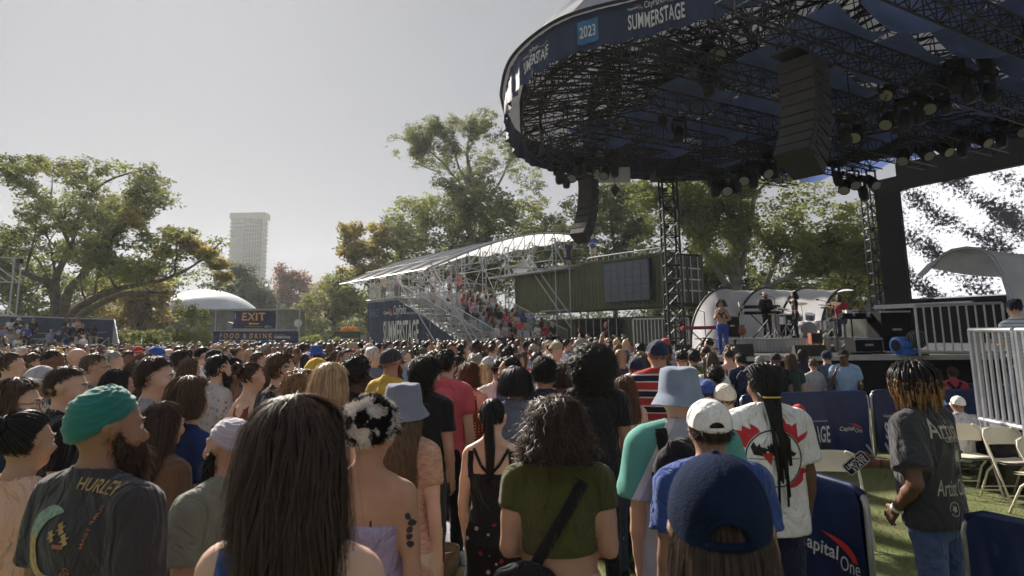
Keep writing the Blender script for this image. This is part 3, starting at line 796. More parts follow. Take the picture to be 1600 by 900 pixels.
M('olive', (.080, .095, .038), .55, .0, var=.22, scale=1.4, bump=.15, bscale=18)
M('olive_dark', (.035, .045, .022), .6, .0, var=.3, scale=2, bump=.15)
M('screen_grey', (.10, .12, .155), .5, var=.06, scale=3, bump=.1, bscale=120)
M('concrete', (.30, .29, .28), .9, var=.22, scale=.8, bump=.3, bscale=12)
M('stone_wall', (.25, .24, .235), .9, var=.25, scale=1.2, bump=.4, bscale=6)
M('white_dome', (.62, .65, .70), .5, var=.08, scale=1, bump=.03)
M('deck', (.055, .057, .06), .7, var=.3, scale=1.5, bump=.2)
M('deck_edge', (.42, .43, .45), .6, var=.15, scale=4, bump=.1)
M('skirt_white', (.52, .51, .48), .85, var=.15, scale=8, bump=.3, bscale=14, stretch=(1, 1, .1))
M('blue_drape', (.13, .19, .42), .65, var=.25, scale=1.5, bump=.1, trans=.45)
M('seat_white', (.50, .51, .54), .5, var=.08, bump=.05)
M('plank', (.36, .36, .37), .6, .3, var=.15, scale=4, bump=.1)
M('bark', (.11, .095, .08), .95, var=.4, scale=3, bump=.8, bscale=14)
M('pale_bark', (.30, .29, .25), .9, var=.45, scale=1.6, bump=.5, bscale=10, c2=(.13, .13, .11))
M('leaf_olive', (.195, .215, .065), .7, var=.55, scale=.35, bump=0, trans=.50)
M('leaf_green', (.150, .175, .055), .7, var=.55, scale=.4, bump=0, trans=.46)
M('leaf_dark', (.095, .115, .052), .75, var=.55, scale=.3, bump=0, trans=.36)
M('leaf_yellow', (.34, .28, .09), .7, var=.55, scale=.5, bump=0, trans=.55)
M('leaf_red', (.24, .13, .075), .7, var=.55, scale=.5, bump=0, trans=.5)
M('leaf_grey', (0.150, 0.175, 0.112), .75, var=.55, scale=.4, bump=0, trans=.35)
M('shingle', (.13, .135, .15), .85, var=.35, scale=5, bump=.2)
M('blue_plastic', (.02, .11, .42), .35, var=.1, bump=.03)
M('amp_orange', (.28, .08, .03), .7, var=.1)
M('speaker_brown', (.036, .033, .031), .7, var=.2, bump=.3, bscale=200)
M('speaker_black', (.02, .021, .024), .6, var=.25, bump=.3, bscale=120)
M('lens', (.30, .31, .30), .2, .2, var=.05, bump=0)
M('chrome', (.62, .62, .64), .25, .9, var=.1, bump=0)
M('red_key', (.30, .02, .03), .35, var=.1, bump=0)
M('guitar_wood', (.32, .10, .03), .3, var=.25, scale=12, bump=.05)
M('cream', (.62, .58, .48), .5, var=.06, bump=.03)
M('asphalt', (.09, .09, .09), .9, var=.2, bump=.3)
def tower_mat(name, frame, glass):
	return patterned(name, lambda N, L, c: ramp(N, L, _noise(N, L, c, .6), [(0, glass), (.55, frame)], 'LINEAR'), .3)
def _noise(N, L, c, s):
	n = N.new('ShaderNodeTexNoise'); n.inputs['Scale'].default_value = s; L.new(c, n.inputs['Vector']); return n.outputs[0]
tower_mat('tower_glass', (.50, .52, .55), (.38, .41, .46))  # tower colours are paled to stand in for part of the haze
M('tower_frame', (.50, .47, .44), .8, var=.08, bump=0)
# ground
g = MB()
g.grid(lambda u, v: ((u - .5) * 1400, -60 + v * 760, -.25 * max(0, min(1, (v * 760 - 120) / 200))), 12, 24)
mk('ground', g, MATS['grass'], kind='structure')
g = MB()
rg = np.random.RandomState(4)
NB = 60000
X = rg.uniform(-.6, 8.5, NB); Y = rg.uniform(2.6, 11.5, NB)
V = []; 
h_ = rg.uniform(.012, .035, NB); an = rg.uniform(0, 6.28, NB); lx = rg.normal(0, .012, NB); ly = rg.normal(0, .012, NB)
wx = np.cos(an) * .003; wy = np.sin(an) * .003
VV = np.concatenate([np.stack([X - wx, Y - wy, X * 0], 1), np.stack([X + wx, Y + wy, X * 0], 1), np.stack([X + lx, Y + ly, h_], 1)])
ii = np.arange(NB); me = mesh_np('grass', VV, np.stack([ii, ii + NB, ii + 2 * NB], 1))
mk('grass', me, MATS['blade'], kind='stuff', label='short trampled green and dry lawn grass between the crowd and the stage')
# the air
g = MB(); g.box((0, 330, 48), (1440, 800, 99.0)); hz = mk('haze', g, kind='stuff', label='thin evening haze over the park')
hm_ = bpy.data.materials.new('haze'); hm_.use_nodes = True; n_ = hm_.node_tree.nodes; n_.clear(); ho = n_.new('ShaderNodeOutputMaterial'); hv = n_.new('ShaderNodeVolumePrincipled')
hv.inputs['Color'].default_value = (.86, .91, 1.0, 1); hv.inputs['Density'].default_value = .0004; hv.inputs['Anisotropy'].default_value = .35
hm_.node_tree.links.new(hv.outputs[0], ho.inputs['Volume']); hz.data.materials.append(hm_)
# trees
def crown_mesh(name, clusters, n, size, seed, flat=.6):
	size *= 1.2; n = int(n * 1.12)
	"""clusters: list of (centre, radius); leaves: folded quads gathered in twig-sized sprays"""
	rg = np.random.RandomState(seed)
	W = np.array([c[1] ** 1.8 for c in clusters]); W /= W.sum()
	C = np.array([c[0] for c in clusters]); Rr = np.array([c[1] for c in clusters])
	ns = n // 7
	i = rg.choice(len(C), ns, p=W)
	d = rg.normal(0, 1, (ns, 3)); d /= np.linalg.norm(d, axis=1, keepdims=True); d[:, 2] *= flat
	P = C[i] + d * (Rr[i] * rg.uniform(.25, 1, ns) ** .5)[:, None]
	P = np.repeat(P, 7, 0) + rg.normal(0, size * 1.5, (ns * 7, 3)) * [1, 1, .5]
	n = len(P)
	a = rg.normal(0, 1, (n, 3)); a[:, 2] *= .5; a /= np.linalg.norm(a, axis=1, keepdims=True)
	b = np.cross(a, rg.normal(0, 1, (n, 3))); b /= np.linalg.norm(b, axis=1, keepdims=True)
	s = (size * rg.uniform(.5, 1.25, n))[:, None]
	V = np.stack([P - a * s, P + b * s * .55, P + a * s, P - b * s * .55 + np.cross(a, b) * s * .3], 1).reshape(-1, 3)
	q = np.arange(n * 4).reshape(-1, 4)
	return mesh_np(name, V, q)
def limb_tree(base, trunks, seed, spread, levels=3, ok=None, bend=.25):
	"""trunks: list of point lists (the big limbs); smaller branches grow from them -> MB, tips"""
	rr = random.Random(seed); g = MB(); tips = []
	def grow(p, d, L_, r_, lv):
		pts = [p]; q = p.copy(); dd = d.copy()
		for i in range(4):
			dd = (dd + Vector((rr.uniform(-1, 1), rr.uniform(-1, 1), rr.uniform(-.5, .8))) * bend).normalized()
			q = q + dd * L_ / 4; pts.append(q.copy())
		if ok and not ok(pts[-1]): return
		g.path(pts, [r_ * (1 - .6 * i / 4) for i in range(5)], 5)
		tips.append((pts[-1], lv)); tips.append((pts[2], lv))
		if lv < levels:
			for k in range(3 if lv < 2 else 2):
				b = pts[rr.choice((2, 3, 4))]
				nd = (dd + Vector((rr.uniform(-1, 1), rr.uniform(-1, 1), rr.uniform(-.4, .7))) * spread).normalized()
				grow(b, nd, L_ * .68, r_ * .45, lv + 1)
	for pts, ra, rb, sub, L_ in trunks:
		pts = [Vector(p) for p in pts]
		# round the path
		sm = []
		for i in range(len(pts) - 1):
			for t in (0, .33, .66): sm.append(pts[i].lerp(pts[i + 1], t))
		sm.append(pts[-1])
		for _ in range(2):
			sm = [sm[0]] + [(sm[i - 1] + sm[i] * 2 + sm[i + 1]) / 4 for i in range(1, len(sm) - 1)] + [sm[-1]]
		n = len(sm); g.path(sm, [ra + (rb - ra) * i / (n - 1) for i in range(n)], 9)
		for k in range(sub):
			t = rr.uniform(.35, 1); i = min(n - 1, int(t * n)); d = (sm[i] - sm[max(0, i - 1)]).normalized()
			grow(sm[i], (d + Vector((rr.uniform(-1, 1), rr.uniform(-1, 1), rr.uniform(-.2, .9))) * spread).normalized(), L_, rb * .8 + .02, 1)
		tips.append((sm[-1], 1))
	return g, tips
def tree(base, trunks, clusters, nleaf, size, leaf, bark, label, seed=1, spread=.9, levels=3, tipr=.8, flat=.6, extra=None, bend=.25, name='tree', group=None, lowpoly=False):
	base = Vector(base)
	root = empty(name, base, label=label, cat='tree', group=group)
	pc = [proj(c[0]) + (c[1] / max(1, c[0][1]) * 1000,) for c in clusters]
	def ok(p):
		x, y = proj(p); return any((x - a) ** 2 + (y - b_) ** 2 < (r_ * 1.25 + 3) ** 2 for a, b_, r_ in pc)
	g, tips = limb_tree(base, trunks, seed, spread, levels, ok if clusters else None, bend)
	mk('trunk', g, MATS[bark], root, True, keep=True)
	rr = random.Random(seed + 3)
	cl = [((p.x, p.y, p.z), tipr * rr.uniform(.6, 1.2)) for p, lv in tips] + list(clusters)
	me = crown_mesh('crown', cl, nleaf, size, seed, flat)
	mk('crown', me, MATS[leaf], root, keep=True)
	if extra:
		cl2, n2, leaf2 = extra  # second leaf colour is yellower, with sunlight on these sprays tinted in
		mk('crown', crown_mesh('crown', cl2, n2, size, seed + 50, flat), MATS[leaf2], root, keep=True, label='yellowing foliage with sunlight tinted into its colour')
	return root
def px_clusters(lst, Y, dY=3, flatY=1.0, seed=0):
	"""clusters (px, py, radius in px) at distance Y"""
	rr = random.Random(seed); out = []
	for x, y, r_ in lst:
		yy = Y + rr.uniform(-dY, dY); p = at(x, y, yy); out.append(((p.x, p.y, p.z), r_ / 1000 * yy))
	return out
def blob_rows(spec, seed, jit=12):
	"""outline spec (x, y_top, y_bottom, r) -> clusters filling the column"""
	rr = random.Random(seed); out = []
	for x, y0, y1, r_ in spec:
		y = y0 + r_ * .8
		while y < y1:
			out.append((x + rr.uniform(-jit, jit), y + rr.uniform(-jit, jit) * .5, r_ * rr.uniform(.7, 1.25))); y += r_ * 1.05
	return out
# --- spreading tree on the left
Yt = 46.0
def T(px, py, dy=0): p = at(px, py, Yt + dy); return (p.x, p.y, p.z)
b0 = at(95, 545, Yt); b0.z = 0
tr = [([(b0.x, b0.y, 0), T(90, 490), T(86, 468), T(80, 446), T(62, 436, -1), T(30, 425, -2), T(0, 405, -2)], .42, .10, 5, 3.2),
	  ([(b0.x, b0.y, 0), T(90, 480), T(84, 440), T(95, 415, 1), T(112, 390, 1), T(118, 350, 1)], .40, .10, 6, 3.5),
	  ([(b0.x + .5, b0.y, 0), T(98, 485), T(108, 450, -1), T(130, 432, -1), T(150, 400, -1), T(180, 360, -2), T(215, 330, -2)], .40, .09, 8, 3.6),
	  ([(b0.x + .6, b0.y, 0), T(104, 492, -1), T(135, 472, -3), T(172, 455, -4), T(205, 446, -5), T(250, 440, -6), T(285, 425, -6)], .34, .08, 9, 3.0),
	  ([(b0.x + .7, b0.y, 0), T(112, 500, -2), T(150, 478, -4), T(190, 458, -6), T(225, 455, -7), T(262, 458, -8)], .30, .07, 4, 2.0),
	  ([T(112, 390, 1), T(90, 340, 0), T(60, 300, 0), T(20, 285, 0)], .14, .05, 7, 3.0),
	  ([T(118, 350, 1), T(140, 300, 1), T(180, 275, 1), T(230, 265, 0)], .14, .05, 8, 3.0)]
cl = px_clusters([(20, 262, 14), (48, 258, 12), (75, 262, 14), (45, 290, 13), (10, 285, 9), (95, 270, 14), (118, 265, 14), (140, 270, 16), (120, 290, 15), (150, 285, 13), (175, 268, 14), (195, 265, 16), (220, 275, 15), (238, 285, 13), (255, 300, 13), (235, 310, 12), (215, 300, 12), (270, 318, 10), (285, 322, 7),
   (60, 330, 16), (40, 340, 14), (80, 320, 15), (110, 320, 17), (140, 330, 17), (165, 325, 14), (190, 320, 12), (215, 325, 14), (90, 350, 18), (120, 360, 18), (155, 360, 18), (185, 345, 14), (150, 310, 13),
   (20, 375, 24), (50, 385, 24), (80, 390, 22), (110, 395, 20), (0, 400, 24), (140, 385, 20), (170, 385, 20), (200, 380, 19), (225, 385, 20), (250, 380, 20), (275, 375, 18), (215, 410, 20), (240, 415, 20), (265, 405, 22), (290, 395, 20), (310, 385, 18), (330, 395, 18), (345, 415, 17), (350, 440, 13), (325, 425, 18), (300, 430, 18), (280, 370, 15), (262, 358, 10), (300, 365, 12), (190, 425, 16), (165, 410, 16), (285, 440, 13), (318, 448, 12), (340, 452, 9)], Yt - 3, 3, seed=3)
tree((b0.x, b0.y, 0), tr, cl, 34000, .100, 'leaf_olive', 'bark', 'wide spreading tree with dark forked limbs behind the left bleachers', 5, tipr=.6,
	 extra=(px_clusters([(285, 372, 15), (300, 385, 16), (325, 395, 15), (340, 412, 14), (270, 365, 12), (350, 432, 11), (255, 395, 14), (205, 338, 12), (215, 350, 10)], Yt - 4, 2, seed=9), 6000, 'leaf_yellow'))
def low_twig(px, py, n, sd):   # the leafy spray that hangs in front of the dome
	return px_clusters([(px + random.Random(sd + i).uniform(-14, 14), py + random.Random(sd + 50 + i).uniform(-14, 18), 6) for i in range(n)], Yt - 10, 1, seed=sd)
def mass_tree(px, base_y, Y, spec, n, size, leaf, label, seed, bark='bark', dY=2.5, flat=.8, extra=None, trunk=True, r=.3):
	b = at(px, 540, Y); b.z = 0
	ytop = min(s[1] for s in spec)
	t1 = at(px + 3, lerp(540, ytop, .45), Y); t2 = at(px - 4, lerp(540, ytop, .8), Y)
	return tree((b.x, b.y, 0), [([(b.x, b.y, 0), (t1.x, t1.y, t1.z), (t2.x, t2.y, t2.z)], r, r * .25, 8, 3.0)], px_clusters(blob_rows(spec, seed), Y, dY, seed=seed), n, size, leaf, bark, label, seed, levels=2, tipr=.7, flat=flat, extra=extra)
mass_tree(30, 500, 58, [(-60, 380, 520, 26), (-20, 400, 520, 24), (20, 400, 520, 24), (60, 410, 520, 24), (100, 415, 520, 22), (140, 420, 520, 22)], 15000, .15, 'leaf_olive', 'bushy olive tree filling in behind the trunk of the spreading tree', 11)
mass_tree(215, 500, 60, [(165, 430, 520, 20), (195, 440, 520, 20), (225, 450, 520, 20), (250, 445, 515, 18)], 9000, .15, 'leaf_yellow', 'yellow green tree low behind the spreading limb, left of the dome', 12)
mass_tree(190, 500, 75, [(150, 415, 500, 24), (190, 410, 500, 24), (230, 405, 500, 24), (265, 410, 480, 22)], 8000, .2, 'leaf_dark', 'dark green tree far behind the spreading limb', 13)
mass_tree(395, 500, 95, [(355, 430, 520, 20), (380, 425, 520, 20), (405, 430, 520, 18), (425, 450, 525, 18), (440, 465, 525, 16)], 11000, .2, 'leaf_grey', 'grey green tree standing behind the white dome', 14)
mass_tree(455, 500, 130, [(430, 432, 500, 17), (450, 425, 500, 18), (470, 427, 500, 18), (488, 438, 500, 15)], 9000, .25, 'leaf_red', 'reddish brown tree in the glow of the low sun', 15)
mass_tree(520, 500, 110, [(500, 440, 480, 12), (515, 436, 480, 14), (530, 438, 480, 14)], 4000, .2, 'leaf_yellow', 'small golden tree against the sun glow', 16)
mass_tree(520, 500, 72, [(475, 470, 535, 16), (495, 455, 535, 20), (520, 440, 535, 24), (550, 440, 535, 24), (580, 440, 535, 24), (610, 430, 520, 24)], 16000, .15, 'leaf_olive', 'light olive willow-like tree left of the terrace banner', 17)
# big crown behind the terrace
mass_tree(735, 500, 66, [(550, 360, 400, 14), (565, 372, 440, 18), (590, 362, 450, 24), (620, 330, 450, 28), (650, 312, 450, 32), (685, 300, 450, 34), (720, 292, 450, 36), (755, 292, 450, 36), (790, 305, 440, 34), (820, 315, 430, 32), (850, 325, 430, 28), (875, 345, 430, 24)], 42000, .15, 'leaf_olive', 'broad dense tree behind the terrace roof', 18, r=.5, dY=4,
		  extra=(px_clusters([(rnd.uniform(532, 612), rnd.uniform(352, 432), rnd.uniform(4, 10)) for _ in range(46)], 64, 2, seed=4), 6500, 'leaf_yellow'))
Yt = 70.0
tb = at(775, 540, Yt); tb.z = 0
tree((tb.x, tb.y, 0), [([(tb.x, tb.y, 0), T(765, 400), T(745, 300), T(725, 240), T(742, 190)], .5, .07, 7, 2.6),
	  ([T(765, 330), T(720, 290), T(690, 250), T(655, 225), T(620, 215)], .16, .05, 8, 2.4), ([T(760, 320), T(790, 270), T(800, 230), T(790, 200)], .16, .05, 7, 2.4),
	  ([T(735, 300), T(715, 260), T(705, 215), T(715, 195)], .14, .05, 7, 2.2), ([T(690, 270), T(665, 262), T(650, 255)], .09, .04, 4, 1.8)],
	 px_clusters([(755, 175, 9), (740, 185, 12), (765, 190, 9), (725, 200, 13), (745, 210, 13), (770, 215, 11), (700, 195, 10), (680, 200, 12), (660, 205, 12), (640, 215, 11), (612, 217, 7), (600, 236, 6), (620, 240, 7), (665, 225, 12), (690, 225, 12), (710, 235, 12), (655, 250, 9), (650, 262, 6), (735, 240, 13), (760, 240, 13), (785, 225, 14), (800, 240, 14), (790, 260, 14), (815, 265, 12), (770, 270, 13), (740, 270, 13), (715, 265, 12), (820, 285, 12), (835, 290, 12), (690, 285, 10), (670, 320, 10), (640, 330, 12), (655, 345, 12)] + [(rnd.uniform(650, 850), rnd.uniform(205, 335), rnd.uniform(6, 13)) for _ in range(44)], Yt, 2.5, seed=8),
	 30000, .10, 'leaf_olive', 'pale_bark', 'tall thin-crowned tree rising high above the terrace roof', 21, flat=1.0, tipr=.5, levels=3)
mass_tree(960, 500, 62, [(860, 330, 420, 20), (885, 345, 430, 22), (910, 300, 440, 24), (940, 305, 440, 26), (970, 300, 440, 26), (1000, 290, 440, 26)], 19000, .15, 'leaf_green', 'pale hazy tree above the green containers, left of the stage tower', 22, dY=3)
# sycamore behind the stage with pale limbs
Yt = 48.0
b = at(1150, 540, Yt); b.z = 0
syc = [([(b.x, b.y, 0), T(1152, 470), T(1150, 440), T(1146, 400), T(1143, 350), T(1140, 300)], .55, .28, 5, 2.6),
	   ([T(1152, 445), T(1158, 420), T(1165, 385), T(1172, 345), T(1180, 305), T(1172, 285), T(1160, 285)], .28, .10, 6, 2.6),
	   ([T(1180, 310), T(1190, 290), T(1210, 280), T(1225, 276)], .12, .06, 5, 2.2),
	   ([T(1143, 362), T(1120, 345), T(1100, 330), T(1085, 312), T(1055, 312)], .18, .07, 6, 2.4),
	   ([T(1150, 455), T(1130, 440, -1), T(1110, 405, -2), T(1090, 375, -2), T(1065, 355, -2)], .26, .09, 6, 2.4),
	   ([T(1155, 475), T(1190, 455, -2), T(1220, 438, -3), T(1255, 425, -4), T(1300, 418, -5), T(1335, 425, -5)], .24, .09, 8, 2.6),
	   ([T(1195, 455, 1), T(1205, 420, 1), T(1222, 392, 1)], .22, .16, 2, 2.0)]
spec = [(1010, 300, 440, 26), (1045, 275, 430, 28), (1080, 262, 430, 30), (1115, 262, 430, 30), (1150, 262, 430, 30), (1185, 262, 440, 30), (1220, 262, 460, 30), (1255, 268, 470, 30), (1290, 275, 480, 28), (1320, 300, 480, 26), (1350, 310, 480, 26), (1378, 340, 480, 20)]
tree((b.x, b.y, 0), syc, px_clusters(blob_rows(spec, 31, 14), Yt + 4, 3.5, seed=31), 52000, .13, 'leaf_olive', 'pale_bark', 'big sycamore with pale forked limbs behind the stage', 31, tipr=.7)
mass_tree(1330, 500, 56, [(1240, 430, 520, 24), (1280, 440, 520, 24), (1310, 420, 520, 26), (1345, 400, 520, 24), (1375, 390, 520, 22), (1400, 400, 520, 20)], 14000, .15, 'leaf_dark', 'dark green tree low behind the drums, left of the screen', 32)
mass_tree(1385, 500, 52, [(1365, 420, 465, 14), (1385, 425, 470, 14), (1400, 430, 470, 12)], 3000, .14, 'leaf_yellow', 'small yellow leaved tree beside the screen post', 33)
mass_tree(1120, 500, 60, [(1030, 400, 520, 24), (1070, 410, 520, 24), (1110, 420, 520, 24), (1180, 420, 520, 24), (1220, 430, 520, 24)], 12000, .17, 'leaf_dark', 'dark tree low behind the white stage tent', 34)
wood = crown_mesh('distant_wood', px_clusters([(x, 500 + random.Random(x).uniform(-14, 12), 26) for x in range(-60, 1500, 16)] + [(x, 528, 22) for x in range(-60, 1500, 16)], 150, 8, seed=77), 34000, .38, 77, .7)
mk('distant_wood', wood, MATS['leaf_dark'], kind='stuff', label='dark far woods closing the horizon behind every tree')
# low shrubs
def shrub(spec, Y, n, size, leaf, label, seed):
	b = at(spec[len(spec) // 2][0], 540, Y); b.z = 0
	root = empty('shrub', b, label=label, cat='shrub')
	g = MB(); rr = random.Random(seed)
	for x, y0, y1, r_ in spec:
		q = at(x, y1, Y); g.path([(q.x, q.y, 0), (q.x + rr.uniform(-.2, .2), q.y, q.z * .5 + .3), (q.x + rr.uniform(-.4, .4), q.y, max(.8, q.z))], [.06, .04, .02], 5)
	mk('stem', g, MATS['bark'], root, keep=True)
	mk('foliage', crown_mesh('foliage', px_clusters(blob_rows(spec, seed, 5), Y, .8, seed=seed), n, size, seed, .8), MATS[leaf], root, keep=True)
shrub([(185, 520, 560, 9), (210, 515, 560, 11), (235, 517, 560, 12), (260, 512, 560, 14), (285, 510, 560, 14), (310, 515, 560, 14), (328, 524, 560, 10)], 40, 9000, .07, 'leaf_olive', 'bright green hedge below the dome, left of the banner FOOD & DRINK', 41)
shrub([(475, 528, 560, 8), (495, 524, 560, 9), (520, 526, 560, 9), (545, 530, 560, 8)], 44, 3500, .07, 'leaf_olive', 'low green hedge between the two banners', 42)
# hanging spray in front of dome
shrub([(282, 465, 500, 7), (300, 475, 505, 7), (318, 480, 512, 7)], 41, 1500, .07, 'leaf_green', 'thin leafy bush rising in front of the dome', 43)
# far tower in the haze, its colours lightened to add to it
Yb = 330.0
def W3(px, py, Y): p = at(px, py, Y); return p
root = empty('apartment_tower', (at(385, 520, Yb).x, Yb, 0), label='tall glass and concrete apartment tower faint in the haze above the trees', cat='building')
x0 = at(355, 430, Yb).x; x1 = at(381, 430, Yb).x; x2 = at(408, 430, Yb).x; zt = at(385, 333, Yb).z
g = MB(); g.box(((x0 + x2) / 2, Yb + 3.5, zt / 2), (x2 - x0 - .6, 6, zt - .5)); mk('wall', g, MATS['tower_glass'], root, keep=True)
g = MB(); g.box(((x0 + x2) / 2 + .2, Yb + 3.5, zt - 1.3), (x2 - x0 + .8, 7.6, 3.2)); mk('roof', g, MATS['tower_frame'], root, keep=True)
nf = 30; fl = (zt - 3) / nf
for i in range(1, nf):
	g = MB(); g.box(((x0 + x2) / 2, Yb + 3.4, i * fl), (x2 - x0 + .4, 7.4, .55)); mk('floor_slab', g, MATS['tower_frame'], root, keep=True)
for i in range(8):
	g = MB(); g.box((lerp(x1 - 1, x2 - .3, i / 7), Yb + .05, zt / 2 - 1.5), (.75, .7, zt - 3)); mk('column', g, MATS['tower_frame'], root, keep=True)
wm = None
for i in range(10, nf):
	for j in range(7):
		cx_ = lerp(x1 - 1, x2 - .3, (j + .5) / 7)
		if wm is None:
			g = MB(); g.box((0, 0, 0), ((x2 - x1) / 7 * .6, .12, fl * .55)); o = mk('window', g, MATS['lens'], root); wm = o.data
		else: o = mk('window', wm, None, root)
		o.location = (cx_ - root.location.x, -.28, (i - .5) * fl)
# dome building behind the exit sign
Yd = 62.0
c0 = at(320, 500, Yd + 5); zt = at(320, 454, Yd + 5).z; zb = at(318, 487, Yd + 3).z; rd = (at(400, 487, Yd + 5).x - c0.x)
root = empty('dome_pavilion', (c0.x, Yd + 5, 0), label='low grey stone pavilion with a smooth white dome behind the banner EXIT', cat='building')
g = MB(); hgt = zt - zb
Rs = (rd * rd + hgt * hgt) / (2 * hgt)
g.lathe((c0.x, Yd + 5, zb + .06), [(math.sqrt(max(0, Rs * Rs - (Rs - hgt + hgt * (1 - t)) ** 2)), hgt * (1 - t)) for t in [i / 14 for i in range(15)]], 48)
mk('dome', g, MATS['white_dome'], root, True, keep=True)
xs = at(225, 500, Yd).x; xe = at(445, 500, Yd).x; zc = at(318, 503, Yd).z
n_c = 4
for i in range(n_c):
	z0 = lerp(0, zb, i / n_c); z1 = lerp(0, zb, (i + 1) / n_c); x = xs
	k = 0
	while x < xe:
		wd = 2.6; sh = 1.3 if i % 2 else 0
		a = x - (sh if k == 0 else 0); b_ = min(xe, a + wd)
		g = MB(); g.box(((max(a, xs) + b_) / 2, Yd + 3 - .05 * (i % 2), (z0 + z1) / 2), (b_ - max(a, xs) - .04, 6, z1 - z0 - .05)); mk('stone', g, MATS['stone_wall'], root, keep=True)
		x = b_; k += 1
g = MB(); g.box(((xs + xe) / 2, Yd + 2.9, zb + .02), (xe - xs + .5, 6.6, .16)); mk('coping', g, MATS['concrete'], root, keep=True)
xr = at(425, 500, Yd).x
g = MB(); g.add([(xr - 3, Yd - 3, at(425, 503, Yd).z), (xr + .8, Yd - 3, at(440, 520, Yd).z), (xr + .8, Yd + 4, at(440, 520, Yd).z), (xr - 3, Yd + 4, at(425, 503, Yd).z), (xr - 3, Yd - 3, 0), (xr + .8, Yd - 3, 0), (xr + .8, Yd + 4, 0), (xr - 3, Yd + 4, 0)], [(0, 1, 2, 3), (4, 7, 6, 5), (0, 4, 5, 1), (3, 2, 6, 7), (1, 5, 6, 2), (0, 3, 7, 4)]); mk('ramp', g, MATS['concrete'], root, keep=True)
# exit and food banners on a scaffold frame
def banner(px0, py0, px1, py1, Y, mat, name, label, wav=.02, parent=None, cat='banner', n=18, sag=0):
	a = at(px0, py0, Y); b = at(px1, py0, Y); c = at(px0, py1, Y)
	W_ = b.x - a.x; H_ = a.z - c.z
	def f(u, v): return (a.x + u * W_, Y + wav * (math.sin(u * 17 + v * 3) + .6 * math.sin(u * 31 + 5 * v) + 1.2 * math.sin(v * 4 + u * 6)) , a.z + u * (b.z - a.z) - v * H_ - sag * math.sin(u * math.pi))
	root = empty(name, (a.x, Y, c.z), label=label, cat=cat)
	g = MB(); g.grid(f, n * 2, n); n0 = len(g.v); g.v += [(x, y + .012, z) for x, y, z in g.v[:n0]]; g.f += [tuple(i + n0 for i in q)[::-1] for q in g.f]
	mk('cloth', g, mat, root, True, keep=True)
	def place(x, y):        # art coordinates 0..W_, 0..H_
		q = f(x / W_, 1 - y / H_); return (q[0], q[1] - .012, q[2])
	return root, place, W_, H_
Ye = 36.0
rt, pl, W_, H_ = banner(365, 486, 431, 513, Ye, MATS['navy_banner'], 'exit_banner', 'navy banner reading EXIT in orange with an arrow pointing left', .05)
A = Art(); A.text('EXIT', W_ * .21, H_ * .45, W_ * .56, H_ * .45, 'art_yellow', bold=.03)
A.poly([(W_ * .36, H_ * .27), (W_ * .44, H_ * .38), (W_ * .44, H_ * .31), (W_ * .62, H_ * .31), (W_ * .62, H_ * .23), (W_ * .44, H_ * .23), (W_ * .44, H_ * .16)], 'art_yellow')
A.rect(W_ * .28, H_ * .09, W_ * .40, H_ * .018, 'art_yellow'); A.text('SUMMERSTAGE', W_ * .73, H_ * .05, W_ * .2, H_ * .07, 'art_white', bold=.03); A.text('CityParks', W_ * .75, H_ * .14, W_ * .12, H_ * .05, 'art_white')
A.place(pl, rt, keep=True, seg=.12)
rt, pl, W_, H_ = banner(333, 518, 466, 536, Ye - .1, MATS['navy_banner'], 'food_banner', 'long navy banner reading FOOD & DRINK in spaced orange letters', .03)
A = Art(); A.text('F O O D  &  D R I N K', W_ * .08, H_ * .40, W_ * .62, H_ * .45, 'art_yellow', bold=.025)
x = .08
for t, wd, mt in (('POST', .07, 'art_white'), ('BEER', .07, 'art_yellow'), ('MORE', .07, 'art_sky'), ('SNACKS', .11, 'art_white'), ('GIN', .06, 'art_white'), ('COFFEE', .12, 'art_sky'), ('ICE', .04, 'art_white')):
	A.rect(W_ * x, H_ * .17, W_ * wd, H_ * .11, mt); x += wd + .012
A.text('SUMMERSTAGE', W_ * .72, H_ * .40, W_ * .19, H_ * .20, 'art_white', bold=.05); A.text('CityParks FOUNDATION', W_ * .72, H_ * .64, W_ * .13, H_ * .10, 'art_white')
A.place(pl, rt, keep=True, seg=.12)
root = empty('banner_frame', (at(333, 540, Ye).x, Ye + .1, 0), label='thin grey scaffold frame that carries the banners EXIT and FOOD & DRINK', cat='scaffold frame')
g = MB(); zt = at(400, 484, Ye).z
for px in (335, 366, 431, 467):
	x = at(px, 500, Ye).x; g = MB(); g.tube((x, Ye + .12, 0), (x, Ye + .12, zt + (.3 if px == 431 else 0)), .03); mk('post', g, MATS['steel'], root, keep=True)
for py in (484.5, 517):
	a = at(333, py, Ye); g = MB(); g.tube((a.x, Ye + .06, a.z), (at(468, py, Ye).x, Ye + .06, a.z), .025); mk('rail', g, MATS['steel'], root, keep=True)
# round lantern sign right of the banners
c = at(465.5, 505, Ye + 3); root = empty('round_sign', (c.x, c.y, 0), label='round white disc sign on a thin post right of the banners', cat='sign')
g = MB(); g.tube((c.x, c.y, 0), (c.x, c.y, c.z), .035); mk('post', g, MATS['steel'], root, keep=True)
g = MB(); g.tube((c.x, c.y - .03, c.z), (c.x, c.y + .03, c.z), .23, 24); mk('disc', g, MATS['art_white'], root, keep=True)
